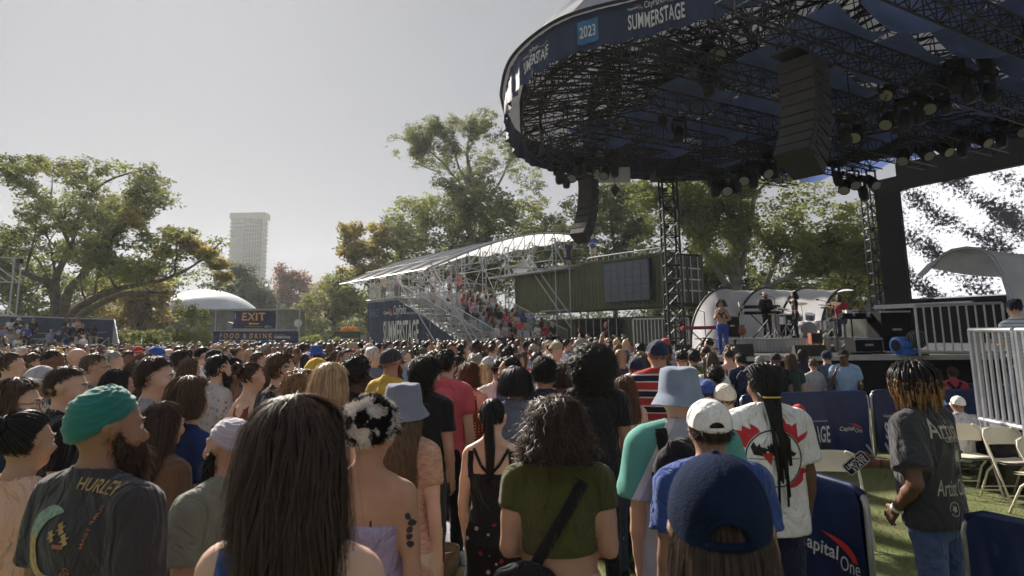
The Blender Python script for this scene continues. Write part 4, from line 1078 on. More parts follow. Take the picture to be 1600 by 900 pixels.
# kiosk with orange flowers, left of the terrace banner
c = at(545, 530, 46); root = empty('market_kiosk', (c.x, c.y, 0), label='dark wooden kiosk with orange flowers on top beside the terrace banner', cat='kiosk')
wx = 46 * .04
for z0, nm in ((.0, 'base'), ):
	g = MB(); g.box((c.x, c.y, 1.1), (wx, 1.2, 2.2)); mk('body', g, MATS['olive_dark'], root, keep=True)
for k in range(3):
	g = MB(); g.box((c.x, c.y - .64, .9 + k * .4), (wx * .95, .05, .08)); mk('shelf', g, MATS['plank'], root, keep=True)
g = MB(); g.box((c.x + wx * .75, c.y, 1.0), (wx * .45, 1.2, 1.9)); mk('side_panel', g, MATS['concrete'], root, keep=True)
mk('flowers', crown_mesh('flowers', [((c.x - .2, c.y - .3, 2.35), .3), ((c.x + .3, c.y - .3, 2.35), .3)], 700, .045, 3), M('flower_orange', (.55, .22, .05), .8, trans=.3), root, keep=True, kind='stuff')
# the terrace: scaffold grandstand with tensile roof
U = Vector((.6, -.8, 0)); Wd = Vector((.8, .6, 0)); A0 = Vector((-9.45, 42, 0))
def TP(t, s, z): return A0 + U * t + Wd * s + Vector((0, 0, z))
ter = empty('terrace_grandstand', TP(6, 0, 0), label='scaffold grandstand with stairs, rows of white seats and a tensile roof', cat='grandstand')
def tk(name, g, m, smooth=False, kind=None, label=None): return mk(name, g, MATS[m], ter, smooth, keep=True, kind=kind, label=label)
DZ = 4.1; T1 = 4.4; TF = 12.8; SW = 5.6
# side banner: wedge-shaped cloth
def ban(u, v):
	t = u * 13.0; top = DZ - .1 if t < T1 else lerp(DZ - .1, .9, (t - T1) / (13 - T1))
	return TP(t, -.06 + .035 * math.sin(t * 3.1 + v * 2) + .02 * math.sin(t * 9 + v * 7) + .03 * math.sin(v * 6 + t), top * v)
sb = empty('terrace_banner', TP(0, -.1, 0), label='big navy banner reading TERRACE and SUMMERSTAGE on the side of the grandstand', cat='banner')
g = MB(); g.grid(ban, 60, 16); mk('cloth', g, MATS['navy_banner'], sb, True, keep=True)
A = Art()
# art x along t (metres), y up
A.text('TERRACE', .5, 3.05, 1.5, .5, 'art_sky', bold=.02)
summer_logo(A, 2.7, 1.42, 4.5)
A.place(lambda x, y: TP(x, -.20, y), sb, keep=True, seg=.25)
# deck and stepped rows
g = MB(); g.add([TP(0, 0, DZ - .15), TP(T1, 0, DZ - .15), TP(T1, 7.2, DZ - .15), TP(0, 7.2, DZ - .15), TP(0, 0, DZ), TP(T1, 0, DZ), TP(T1, 7.2, DZ), TP(0, 7.2, DZ)], [(0, 3, 2, 1), (4, 5, 6, 7), (0, 1, 5, 4), (1, 2, 6, 5), (2, 3, 7, 6), (3, 0, 4, 7)]); tk('deck', g, 'plank')
NR = 9; rows = []
for i in range(NR):
	t = T1 + (TF - T1) * (i + .5) / NR; z = lerp(DZ - .3, 1.05, (i + .5) / NR); rows.append((t, z))
	dt = (TF - T1) / NR
	g = MB(); P = [TP(t - dt / 2, 1.1, z - .12), TP(t + dt / 2, 1.1, z - .12), TP(t + dt / 2, SW, z - .12), TP(t - dt / 2, SW, z - .12)]
	g.add([tuple(p) for p in P] + [tuple(p + Vector((0, 0, .1))) for p in P], [(0, 3, 2, 1), (4, 5, 6, 7), (0, 1, 5, 4), (1, 2, 6, 5), (2, 3, 7, 6), (3, 0, 4, 7)]); tk('step', g, 'black_steel')
# seats: each a moulded white chair
def seat_geo():
	g = MB()
	g.grid(lambda u, v: (-.22 + .44 * u, .20 - .42 * v, .43 + .03 * (2 * u - 1) ** 2), 4, 3)
	g.grid(lambda u, v: (-.22 + .44 * u, .22 + .06 * v - .03 * (2 * u - 1) ** 2 * -1, .44 + .42 * v), 4, 3)
	g.grid(lambda u, v: (-.22 + .44 * u, .245 + .06 * v, .44 + .42 * v), 4, 3)
	return g
def legs_geo():
	g = MB()
	for x in (-.19, .19):
		g.hexa((x, -.2, 0), (x, .2, .43), .025, .025); g.hexa((x, .2, 0), (x, -.2, .43), .025, .025)
	return g
seat0 = None; SEATS = []
rows_ang = math.atan2(Wd.y, Wd.x)
kk = 0
PLCS = ['in the top row', 'in the second row', 'in the third row', 'in the fourth row', 'in the fifth row', 'in the sixth row', 'in the seventh row', 'in the eighth row', 'in the front row']
for i, (t, z) in enumerate(rows):
	for j in range(8):
		s = 1.45 + j * .53
		if s > SW - .2: continue
		SEATS.append((i, j, TP(t + .1, s, z)))
		if seat0 is None:
			seat0 = empty('seat', TP(t + .1, s, z), rows_ang, label='white plastic seat in the top row of the terrace grandstand', cat='seat', group='white seats of the terrace grandstand')
			mk('seat_shell', seat_geo(), MATS['seat_white'], seat0, True); mk('seat_legs', legs_geo(), MATS['steel'], seat0)
			KIDS[seat0.name] = list(seat0.children) if False else [o for o in bpy.data.objects if o.parent == seat0]
		else: dup(seat0, TP(t + .1, s, z), rows_ang, f'white plastic seat {PLCS[i]} of the terrace grandstand')
# scaffold tubes
def tubes(name, segs, r=.035, m='white_steel', n=5):
	g = MB()
	for a, b in segs: g.tube(a, b, r, n)
	return tk(name, g, m)
def ladder_post(t, s, z0, z1, w=.28):
	"""double standards with rungs"""
	sg = [(TP(t, s, z0), TP(t, s, z1)), (TP(t, s + w, z0), TP(t, s + w, z1))]
	z = z0 + .3
	while z < z1: sg.append((TP(t, s, z), TP(t, s + w, z))); z += .45
	return sg
def roofz(q): return 5.25 + 2.6 * math.sin(min(1.15, q / 9.5) * math.pi / 2)
RT0, RT1, NBAY = -1.2, 10.4, 5
def roof(t, q, sag=1.0):
	b = (t - RT0) / (RT1 - RT0) * NBAY; fr = b - math.floor(b)
	return TP(t, q - 1.5, roofz(q) - sag * .38 * math.sin(fr * math.pi) * (0.35 + .65 * math.sin(min(1, q / 11) * math.pi)))
for k in range(NBAY):
	ta = RT0 + (RT1 - RT0) * k / NBAY; tb_ = RT0 + (RT1 - RT0) * (k + 1) / NBAY
	g = MB(); g.grid(lambda u, v: roof(ta + (tb_ - ta) * min(.999, max(.001, u)), 11 * v + (.35 * math.sin(u * math.pi) if v == 0 else 0)), 8, 22); tk('roof_membrane', g, 'membrane', True)
for k in range(NBAY + 1):
	t = RT0 + (RT1 - RT0) * k / NBAY
	g = MB(); g.path([roof(t, 11 * i / 22, 0) for i in range(23)], .055, 6); tk('roof_arch', g, 'white_steel')
	sg = []
	lo = [TP(t, q - 1.5, roofz(q) - .75 - .35 * math.sin(q / 11 * math.pi)) for q in [1.8 + i * 9.2 / 12 for i in range(13)]]
	hi = [roof(t, 1.8 + i * 9.2 / 12, 0) for i in range(13)]
	for i in range(12): sg += [(lo[i], lo[i + 1]), (lo[i], hi[i]), (lo[i], hi[i + 1])]
	g = MB()
	for a, b in sg: g.tube(a, b, .028, 4)
	if k % 2 or k == NBAY: tk('arch_truss', g, 'white_steel')
g = MB(); g.path([roof(RT0 + (RT1 - RT0) * i / 20, 0, 0) for i in range(21)], .05, 6); tk('eave_tube', g, 'white_steel')
for t in (.3, 3.0, 5.6, 8.2, 10.4):
	for s in (0.0, 3.6, 7.0):
		if s == 3.6 and t > 5: continue
		tubes('standard', ladder_post(t, s, 0, roofz(s + 1.5) - .3))
	# raking struts under the eave
	if t in (.3, 5.6, 10.4): tubes('strut', [(roof(min(10.3, t), 0.6, 0), TP(t, 2.6, DZ + .2)), (roof(min(10.3, t), 1.2, 0), TP(t, 3.4, DZ + .9))])
for s in (0.0, 7.0):
	for z in (DZ + .05, DZ + 1.9) if s == 0 else (3.0, DZ + .4, 6.2):
		tubes('ledger', [(TP(-.2, s - .08, z), TP(10.5, s - .08, z))])
	P = [.3, 3.0, 5.6, 8.2, 10.4]
	for a, b in zip(P, P[1:]):
		if s: tubes('brace', [(TP(a, s, DZ + .1 if s == 0 else 3), TP(b, s, 6.6 if s else 5.4)), (TP(a, s, 6.6 if s else 5.4), TP(b, s, DZ + .1 if s == 0 else 3))], .028)
# long raking stair-side braces in front
for t0, z0, t1, z1, s in ((8.2, 6.0, 12.9, 1.2, -.1), (7.2, 5.8, 12.4, 1.6, .3), (5.6, 5.6, 10.4, 2.2, .9), (4.4, 5.2, 9.3, 1.2, -.12), (9.0, 6.6, 13.0, 2.6, 6.2), (10.4, 7.2, 13.2, 3.2, 7.1), (10.4, 7.6, 12.3, 4.6, 7.4), (8.2, 6.6, 12.5, 2.2, 6.4)):
	tubes('raking_brace', [(TP(t0, s, z0), TP(t1, s, z1))])
for t, s in ((13.1, 7.2), (12.1, 7.6), (13.1, 5.9), (11.8, 6.0)):
	tubes('standard', [(TP(t, s, 0), TP(t, s, 6.0 if s > 7 else 5.6))])
for z in (3.15, 5.55, 1.3): tubes('ledger', [(TP(10.4, 6.0, z), TP(13.2, 6.0, z)), (TP(10.4, 7.4, z), TP(13.2, 7.4, z)), (TP(13.1, 5.8, z), TP(13.1, 7.6, z)), (TP(11.0, 3.0, z), TP(11.0, 7.4, z)) if z > 5 else (TP(13.1, 5.8, z), TP(13.1, 7.5, z))])
# guard rails: deck edge, stair sides (each baluster a part)
bal = {}
def railing(p0, p1, h=1.05, step=.13, name='guard_rail'):
	p0 = Vector(p0); p1 = Vector(p1); L_ = (p1 - p0).length; n = max(2, int(L_ / step))
	g = MB(); g.tube(p0 + Vector((0, 0, h)), p1 + Vector((0, 0, h)), .03, 5); g.tube(p0 + Vector((0, 0, .1)), p1 + Vector((0, 0, .1)), .025, 5)
	for i in range(n + 1):
		q = p0.lerp(p1, i / n); g.tube(q + Vector((0, 0, .1)), q + Vector((0, 0, h)), .012 if i % 12 else .03, 4)
	return tk(name, g, 'white_steel', kind='stuff' if n > 300 else None)
railing(TP(0, .0, DZ), TP(T1, .0, DZ)); railing(TP(0, 0, DZ), TP(0, 7, DZ)); railing(TP(T1, 1.2, DZ), TP(T1, SW, DZ))
railing(TP(T1, -.02, DZ - .2), TP(13.3, -.02, .95)); railing(TP(T1 + .2, 1.05, DZ - .2), TP(13.0, 1.05, 1.0))
railing(TP(T1 + 3, SW + .1, DZ - 1.2), TP(13.0, SW + .1, 1.0)); railing(TP(T1 + 2.6, SW + 1.3, DZ - .9), TP(13.0, SW + 1.3, 1.0))
for sa, sb_ in ((0.05, 1.0), (SW + .15, SW + 1.25)):
	for i in range(18):
		t = lerp(T1 + .1 if sa < 1 else T1 + 3, 13, i / 17); z = lerp(DZ if sa < 1 else DZ - 1.1, 1.0, i / 17)
		g = MB(); P = [TP(t, sa, z), TP(t + .3, sa, z), TP(t + .3, sb_, z), TP(t, sb_, z)]; g.add([tuple(p) for p in P] + [tuple(p - Vector((0, 0, .05))) for p in P], [(0, 1, 2, 3), (7, 6, 5, 4), (0, 4, 5, 1), (1, 5, 6, 2), (2, 6, 7, 3), (3, 7, 4, 0)]); tk('stair_tread', g, 'plank')
# upper catwalk at right with white sheet
g = MB(); P = [TP(5.2, 6.0, 5.55), TP(12.6, 6.0, 5.55), TP(12.6, 7.4, 5.55), TP(5.2, 7.4, 5.55)]; g.add([tuple(p) for p in P] + [tuple(p - Vector((0, 0, .12))) for p in P], [(0, 1, 2, 3), (7, 6, 5, 4), (0, 4, 5, 1), (1, 5, 6, 2), (2, 6, 7, 3), (3, 7, 4, 0)]); tk('catwalk', g, 'plank')
q = TP(8.2, 6.3, 5.56); g = MB()
g.grid(lambda u, v: (q.x - .45 + .9 * u, q.y + .25 * math.sin(v * 3) , q.z + .95 * v * (1 - .55 * abs(2 * u - 1.3)) + .05 * math.sin(u * 9)), 10, 8); n0 = len(g.v); g.v += [(x + .02, y + .06, z) for x, y, z in g.v[:n0]]; g.f += [tuple(i + n0 for i in f)[::-1] for f in g.f]
mk('sheet', g, MATS['art_white'], smooth=True, label='crumpled white sheet heaped on the upper scaffold walkway', cat='sheet')
# lower front rail of the terrace
railing(TP(14.2, -.2, 0), TP(14.2, 9, 0), 1.1, .16, 'front_rail')
# green shipping containers
def container(c0, length, z0, label, ends=True):
	"""corrugated box running from c0 backwards along -U"""
	rt = empty('shipping_container', c0 + Vector((0, 0, z0)), label=label, cat='shipping container')
	H_ = 2.6; Wc = 2.44
	def side(s, sg):
		g = MB(); n = int(length / .28)
		for i in range(n):
			for (u0, u1, d0, d1) in ((0, .25, 0, 0), (.25, .5, 0, .04), (.5, .75, .04, .04), (.75, 1, .04, 0)):
				ta = (i + u0) / n * length; tb2 = (i + u1) / n * length
				a = c0 - U * ta + Wd * (s + sg * d0); b = c0 - U * tb2 + Wd * (s + sg * d1)
				g.add([(a.x, a.y, z0 + .14), (b.x, b.y, z0 + .14), (b.x, b.y, z0 + H_ - .1), (a.x, a.y, z0 + H_ - .1)], [(0, 1, 2, 3)])
		return g
	mk('corrugated_side', side(0, 1), MATS['olive'], rt, keep=True); mk('corrugated_side', side(Wc, -1), MATS['olive'], rt, keep=True)
	def bar(a, b, w_, h_, m='olive', nm='frame_rail'):
		g = MB(); g.hexa(a, b, w_, h_); mk(nm, g, MATS[m], rt, keep=True)
	for s in (0, Wc):
		for z in (z0 + .07, z0 + H_ - .05): bar(c0 + Wd * s + Vector((0, 0, z)), c0 - U * length + Wd * s + Vector((0, 0, z)), .14, .14)
		for e in (0, length): bar(c0 - U * e + Wd * s + Vector((0, 0, z0)), c0 - U * e + Wd * s + Vector((0, 0, z0 + H_)), .16, .16, nm='corner_post')
	g = MB(); a = c0 + Vector((0, 0, z0 + H_ - .03)); P = [a, a + Wd * Wc, a + Wd * Wc - U * length, a - U * length]; g.add([tuple(p) for p in P], [(0, 1, 2, 3)]); mk('roof', g, MATS['olive'], rt, keep=True)
	# door end facing the stage
	for k in range(2):
		s0 = .1 + k * 1.14; g = MB(); a = c0 + Wd * s0 + U * .02; b = c0 + Wd * (s0 + 1.1) + U * .02
		g.hexa(a + Vector((0, 0, z0 + 1.3)), b + Vector((0, 0, z0 + 1.3)), .06, 2.3); mk('door', g, MATS['olive_dark'], rt, keep=True)
		for e in (.25, .8):
			q = c0 + Wd * (s0 + e) + U * .09; g = MB(); g.tube((q.x, q.y, z0 + .15), (q.x, q.y, z0 + 2.45), .025, 6); mk('lock_rod', g, MATS['steel'], rt, keep=True)
		for z in (.75, 1.3, 1.85):
			g = MB(); g.hexa(c0 + Wd * (s0 + .1) + U * .07 + Vector((0, 0, z0 + z)), c0 + Wd * (s0 + 1.0) + U * .07 + Vector((0, 0, z0 + z)), .03, .06); mk('cross_bar', g, MATS['steel'], rt, keep=True)
	return rt
CC = at(1052, 530, 30.6); CC.z = 0
container(CC, 12.2, 3.12, 'upper olive green shipping container carrying a grey screen')
container(CC + Wd * .05 + U * -.05, 12.2, .05, 'lower olive green shipping container under the one with the screen')
# openings in the lower container: dark doorway bars
rt = empty('gate_panel', CC - U * 4.6, label='dark gate with pale upright bars in front of the lower green container', cat='gate')
g = MB(); a = CC - U * 3.2 - Wd * .10; b = CC - U * 6.6 - Wd * .10; g.hexa(a + Vector((0, 0, 1.35)), b + Vector((0, 0, 1.35)), .04, 2.5); mk('panel', g, MATS['black'], rt, keep=True)
for i in range(6):
	q = a.lerp(b, (i + .5) / 6) - Wd * .06; g = MB(); g.tube((q.x, q.y, .2), (q.x, q.y, 2.6), .03, 5); mk('bar', g, MATS['steel'], rt, keep=True)
# grey led screen hung on the upper container
rt = empty('outdoor_screen', CC - U * 2.6 - Wd * .3 + Vector((0, 0, 3.5)), label='switched-off grey LED screen hung on the upper green container', cat='screen')
def CP(t, s, z): return CC - U * t + Wd * s + Vector((0, 0, z))
s0, s1 = 1.0, 4.05
nx, ny = 6, 5
zb_, zt_ = 3.45, 5.45
for i in range(nx):
	for j in range(ny):
		a = CP(lerp(s0, s1, i / nx) + .01, -.34, lerp(zb_, zt_, (j + .5) / ny)); b = CP(lerp(s0, s1, (i + 1) / nx) - .01, -.34, lerp(zb_, zt_, (j + .5) / ny))
		g = MB(); g.hexa(a, b, .1, (zt_ - zb_) / ny - .015); mk('panel', g, MATS['screen_grey'], rt, keep=True)
g = MB(); g.hexa(CP(s0 - .05, -.2, (zb_ + zt_) / 2), CP(s1 + .05, -.2, (zb_ + zt_) / 2), .12, zt_ - zb_ + .06); mk('frame', g, MATS['black_steel'], rt, keep=True)
g = MB(); g.tube(CP(-.2, -.25, 5.92), CP(5.2, -.25, 5.92), .03); 
for i in range(12): q = CP(i * .42, -.25, 5.9); g.tube(q, q + Vector((0, 0, -.22)), .035, 5)
mk('hanging_bar', g, MATS['steel'], rt, keep=True)
# left bleachers and scaffold
rt = empty('left_bleachers', (-27, 34, 0), label='low aluminium bleachers with navy backing cloth at the left edge', cat='bleachers')
YB = 36.0
def BL(px, py, dY=0): return at(px, py, YB + dY)
a = BL(-40, 492); b = BL(166, 499); c = BL(230, 536)
bx0, bx1 = a.x, b.x
zt = b.z
g = MB(); g.grid(lambda u, v: (lerp(bx0, bx1, u), YB + .8 + .02 * math.sin(u * 60), lerp(1.2, lerp(a.z, zt, u), v)), 30, 4); mk('backing_cloth', g, M('grey_navy', (.06, .075, .13), .6, var=.2, scale=1), rt, True, keep=True)
g = MB(); g.tube((bx0, YB + .75, a.z), (bx1, YB + .75, zt), .04); g.tube((bx1, YB + .75, zt), (c.x, YB - 2.6, c.z), .04)
for i in range(5): q = Vector((bx1, YB + .75, zt)).lerp(Vector((c.x, YB - 2.6, c.z)), i / 4); g.tube((q.x, q.y, 0), q, .03)
mk('hand_rail', g, MATS['steel'], rt, keep=True)
brow = []
for i in range(5):
	y = YB - i * .85; z = zt - .72 - i * .33
	brow.append((y, z))
	for dz, dy, nm in ((0, 0, 'seat_plank'), (-.28, .35, 'foot_plank')):
		g = MB(); g.box(((bx0 + bx1) / 2 + .4 * i, y - dy, z + dz), (bx1 - bx0, .28, .05)); mk(nm, g, MATS['plank'], rt, keep=True)
g = MB()
for k in range(9):
	x = lerp(bx0, bx1, k / 8); g.tube((x, YB + .4, 0), (x, YB + .4, zt - 1), .04, 4); g.tube((x, YB - 3.4, 0), (x, YB + .4, zt - 1), .04, 4)
mk('under_frame', g, MATS['steel'], rt, keep=True)
rt = empty('scaffold_tower', (BL(10, 520).x, YB + 2, 0), label='grey scaffold tower cut by the left edge of the picture', cat='scaffold')
Q = lambda px, py, d=2: tuple(at(px, py, YB + d))
for sgs, nm in ((((34, 403), (24, 493)), 'standard'), (((23, 401), (13, 493)), 'standard'), (((-30, 400), (-40, 493)), 'standard')):
	g = MB(); pa = at(*sgs[0], YB + 2); g.tube((pa.x, pa.y, 0), pa, .045); mk(nm, g, MATS['steel'], rt, keep=True)
for (a_, b_), nm in ((((-40, 400), (36, 404)), 'ledger'), (((-40, 440), (29, 441)), 'ledger'), (((-40, 493), (26, 493)), 'ledger'), (((-10, 412), (29, 441)), 'brace'), (((-8, 428), (13, 441)), 'brace'), (((-10, 463), (22, 493)), 'brace'), (((-12, 478), (6, 492)), 'brace')):
	g = MB(); g.tube(Q(*a_), Q(*b_), .035); mk(nm, g, MATS['steel'], rt, keep=True)
g = MB(); p_ = at(31, 408, YB + 1.8); g.box(p_, (.25, .25, .3)); mk('floodlight', g, MATS['black_steel'], rt, keep=True)
# the stage
SZ = 1.2
stage = empty('stage', (6, 19, 0), label='open-air concert stage with dark deck, pale edge and black skirt', cat='stage')
poly = [gz(1062, 558, SZ), gz(1300, 556, SZ), gz(1545, 554, SZ)]
pR = poly[2] + (poly[2] - poly[1]).normalized() * 4
F0 = poly[0]; F1 = pR
back = [Vector((pR.x + 6, 30, SZ)), Vector((3.5, 31, SZ)), Vector((2.6, 22, SZ))]
pts = [F0, poly[1], pR, Vector((pR.x + 6, pR.y + 2, SZ))] + [back[0], back[1], back[2]]
g = MB(); n = len(pts); g.add([(p.x, p.y, SZ) for p in pts], [tuple(range(n))]); mk('deck', g, MATS['deck'], stage, keep=True)
g = MB()
for i in range(n):
	a = pts[i]; b = pts[(i + 1) % n]; g.add([(a.x, a.y, 0), (b.x, b.y, 0), (b.x, b.y, SZ - .13), (a.x, a.y, SZ - .13)], [(0, 1, 2, 3)])
mk('skirt', g, MATS['black'], stage, keep=True)
g = MB()
for a, b in zip(pts[:4], pts[1:4]): g.hexa(Vector((a.x, a.y - .01, SZ - .065)), Vector((b.x, b.y - .01, SZ - .065)), .06, .12)
a, b = pts[-1], pts[0]; g.hexa(Vector((a.x, a.y, SZ - .065)), Vector((b.x, b.y, SZ - .065)), .06, .12)
mk('edge_trim', g, MATS['deck_edge'], stage, keep=True)
# riser with white fringe
r0 = at(1132, 552, 21.5); r1 = at(1372, 549, 21.0)
RZ = SZ + .43
ris = empty('band_riser', (r0.x, r0.y, SZ), label='long band riser behind a gathered off-white skirt', cat='riser')
g = MB(); P = [(r0.x, r0.y), (r1.x, r1.y), (r1.x + 1.5, r1.y + 4.5), (r0.x + .5, r0.y + 5.2)]
g.add([(x, y, RZ - .05) for x, y in P] + [(x, y, RZ) for x, y in P], [(3, 2, 1, 0), (4, 5, 6, 7), (0, 1, 5, 4), (1, 2, 6, 5), (2, 3, 7, 6), (3, 0, 4, 7)]); mk('platform', g, MATS['deck'], ris, keep=True)
rr = random.Random(5); nst = 46
for i in range(nst):
	u0 = i / nst; u1 = (i + 1) / nst
	if rr.random() < .06: continue
	w0 = rr.uniform(0, .15)
	def fr(u, v):
		uu = lerp(u0, u1 - .0008, u); q = r0.lerp(r1, uu)
		return (q.x, q.y - .05 - .035 * math.sin(u * math.pi) - .03 * w0 * (1 - v) * 4, lerp(SZ + .01 + w0 * .1, RZ - .01, v))
	g = MB(); g.grid(fr, 4, 3); mk('skirt_panel', g, MATS['skirt_white'], ris, True, keep=True)
# stage towers: box truss columns
def truss_geo(a, b, w_=.5, rc=.03, rd=.018, step=None, n=5):
	a = Vector(a); b = Vector(b); t = (b - a); L_ = t.length; t.normalize()
	u = t.cross(Vector((0, 0, 1)));
	if u.length < .05: u = Vector((1, 0, 0)).cross(t)
	u.normalize(); v = t.cross(u).normalized(); g = MB()
	cs = [(-1, -1), (1, -1), (1, 1), (-1, 1)]
	P = lambda k, d: a + t * d + u * (cs[k][0] * w_ / 2) + v * (cs[k][1] * w_ / 2)
	for k in range(4): g.tube(P(k, 0), P(k, L_), rc, n, cap=False)
	step = step or w_; m = max(1, round(L_ / step)); st = L_ / m
	for i in range(m):
		for k in range(4):
			k2 = (k + 1) % 4
			g.tube(P(k, i * st), P(k2, i * st), rd, 3, cap=False)
			if (i + k) % 2: g.tube(P(k, i * st), P(k2, (i + 1) * st), rd, 3, cap=False)
			else: g.tube(P(k2, i * st), P(k, (i + 1) * st), rd, 3, cap=False)
	return g
tb0 = at(1055, 520, 24.5)
CZ = 8.3
rt = empty('roof_tower', (tb0.x, tb0.y, 0), label='black box-truss tower carrying the left side of the stage roof', cat='truss tower')
tt0 = at(1034, 275, 24.5)
mk('truss', truss_geo((tb0.x, tb0.y, 0), (tb0.x, tb0.y, CZ), .56, .045, .026, .56, 6), MATS['black_steel'], rt, keep=True)
g = MB(); g.box((tb0.x, tb0.y, CZ - .35), (1.1, 1.1, .25)); mk('head_block', g, MATS['black_steel'], rt, keep=True)
g = MB()
for k in range(9): g.box((tb0.x, tb0.y + .5, CZ - .8 - k * .75), (.2, .16, .12))
mk('cable_clamps', g, MATS['black_steel'], rt, keep=True, kind='stuff')
# canopy
SC = 1.0
key = [(797, 205, 8.3), (812, 246, 8.3), (868, 268, 8.3), (935, 276, 8.4), (1010, 280, 8.4), (1100, 282, 8.4), (1200, 272, 8.4), (1300, 258, 8.4), (1420, 240, 8.4), (1600, 212, 8.4)]
backpts = [gz(x, y, z) for x, y, z in key]
frontk = [(797, 190, 8.4), (808, 150, 8.6), (850, 112, 8.8), (905, 84, 9.0), (1000, 62, 9.2), (1090, 38, 9.4), (1200, 6, 9.6)]
front = [gz(x, y, z) for x, y, z in frontk]
last = front[-1]; d = (front[-1] - front[-3]).normalized()
front += [last + d * 2.5 + Vector((0, -.1, .1)), last + d * 6 + Vector((.3, .2, .1)), last + d * 10 + Vector((.8, 2.2, -.3)), Vector((21.5, 13.5, 8.9)), Vector((22.5, 17, 8.6))]
ring = backpts[::-1] + front
def closed_curve(P, m=10):
	out = []; n = len(P)
	for i in range(n):
		p0, p1, p2, p3 = P[i - 1], P[i], P[(i + 1) % n], P[(i + 2) % n]
		for k in range(m):
			t = k / m; out.append(.5 * ((2 * p1) + (p2 - p0) * t + (2 * p0 - 5 * p1 + 4 * p2 - p3) * t * t + (3 * p1 - p0 - 3 * p2 + p3) * t ** 3))
	return out
RC = closed_curve(ring, 6)
cen = sum(RC, Vector()) / len(RC); cen.z = 0
can = empty('stage_canopy', (cen.x, cen.y, 8), label='huge rounded stage roof with navy fascia banner over black trusses', cat='stage roof')
def ck(name, g, m, smooth=False, **k): return mk(name, g, MATS[m], can, smooth, keep=True, **k)
nR = len(RC)
for _ in range(6): RC = [(RC[i - 1] + RC[i] * 2 + RC[(i + 1) % nR]) / 4 for i in range(nR)]
def rim(u): 
	i = (u % 1) * nR; k = int(i) % nR; return RC[k].lerp(RC[(k + 1) % nR], i - int(i))
FH = 1.0
def outward(u):
	e = .004; t = rim(u + e) - rim(u - e); t.z = 0; t.normalize(); o = Vector((t.y, -t.x, 0)); c = rim(u) - cen
	return o if o.dot(Vector((c.x, c.y, 0))) > 0 else -o
# membrane roof: shallow cushion, split into panels by ribs
NP_ = 24
def skin(u, v, lift=0):
	p = rim(u) + outward(u) * .25 * (1 - v); c = Vector((cen.x, cen.y, 0))
	q = Vector((p.x, p.y, 0)).lerp(c, v); fr = (u * NP_) % 1
	z = lerp(p.z + FH, 13.2, 1 - (1 - v) ** 3.0) - .25 * math.sin(fr * math.pi) * math.sin(min(1, v * 1.2) * math.pi) - lift
	return Vector((q.x, q.y, z))
for k in range(NP_):
	g = MB(); g.grid(lambda u, v: skin((k + min(.999, u)) / NP_, v), 6, 10); ck('roof_membrane', g, 'roof_skin', True)
# fascia: navy cloth with folds, hung in banners
def fas(u, v):
	o = outward(u); p = rim(u); wv = .05 * math.sin(u * 260) + .035 * math.sin(u * 610 + v * 3)
	return p + o * (.12 + wv * (1.2 - v)) + Vector((0, 0, FH * (v) + (-.12 if False else 0)))
uL = []
g = MB(); g.grid(lambda u, v: fas(u, v), 420, 4, False); ck('fascia', g, 'navy_banner', True)
g = MB(); g.path([skin(i / 160, 0) + Vector((0, 0, .03)) for i in range(161)], .05, 5); ck('edge_rope', g, 'black_steel')
# lettering on the fascia, placed by arc length around the front
def u_of(px):     # rim parameter whose fascia centre shows at a given pixel column, on the front side
	best = None
	inv = cam.matrix_world.inverted()
	for i in range(1200):
		u = (len(backpts) * 6 - 6) / nR + i / 1200 * (1 - len(backpts) * 6 / nR + .02)
		p = inv @ (rim(u) + Vector((0, 0, FH / 2)))
		if p.z >= 0: continue
		x = 800 + 1000 * p.x / -p.z
		if best is None or abs(x - px) < best[0]: best = (abs(x - px), u)
	return best[1]
def arc_place(px, y0):
	u0 = u_of(px)
	us = [u0 + k * .0008 for k in range(-400, 1200)]
	acc = [0.0]
	for a, b in zip(us, us[1:]):
		pa, pb = rim(a), rim(b); acc.append(acc[-1] + math.hypot(pb.x - pa.x, pb.y - pa.y))
	base = acc[400]
	def f(x, y):
		u = float(np.interp(x + base, acc, us)); p = fas(u, y / FH + y0); o = outward(u); return p + o * .05
	return f
A = Art(); summer_logo(A, 0, .2, 1.4); A.place(arc_place(982, 0), can, keep=True, seg=.12)
A = Art(); A.rect(0, .16, .52, .62, 'art_sky'); A.place(arc_place(905, 0), can, keep=True, seg=.1)
A = Art(); A.text('2023', .05, .32, .40, .30, 'art_white', bold=.02); A.place(lambda x, y, f=arc_place(905, 0), o_=outward(u_of(905)): f(x, y) + o_ * .03, can, keep=True, seg=.08)
A = Art(); summer_logo(A, 0, .25, 1.05); A.place(arc_place(825, 0), can, keep=True, seg=.08)
A = Art(); bank_logo(A, 0, .25, 1.6); A.place(arc_place(1165, 0), can, keep=True)
# rim truss and inner trusses
for ring_k, (ins, z0, z1) in enumerate(((.35, .05, .75), (2.6, .3, 1.1))):
	N_ = 90 if ring_k == 0 else 70
	P0 = [rim(i / N_) - outward(i / N_) * ins + Vector((0, 0, z0)) for i in range(N_)]
	P1 = [p + Vector((0, 0, z1 - z0)) for p in P0]
	P2 = [rim(i / N_) - outward(i / N_) * (ins + .6) + Vector((0, 0, z0)) for i in range(N_)]
	P3 = [p + Vector((0, 0, z1 - z0)) for p in P2]
	g = MB()
	for i in range(N_):
		j = (i + 1) % N_
		for P in (P0, P1, P2, P3): g.tube(P[i], P[j], .035, 4, cap=False)
		for a, b in ((P0, P1), (P2, P3), (P0, P2), (P1, P3)): g.tube(a[i], b[j] if i % 2 else a[i] * 0 + b[i], .02, 3, cap=False); g.tube(a[i], b[j], .02, 3, cap=False)
	ck('ring_truss', g, 'black_steel')
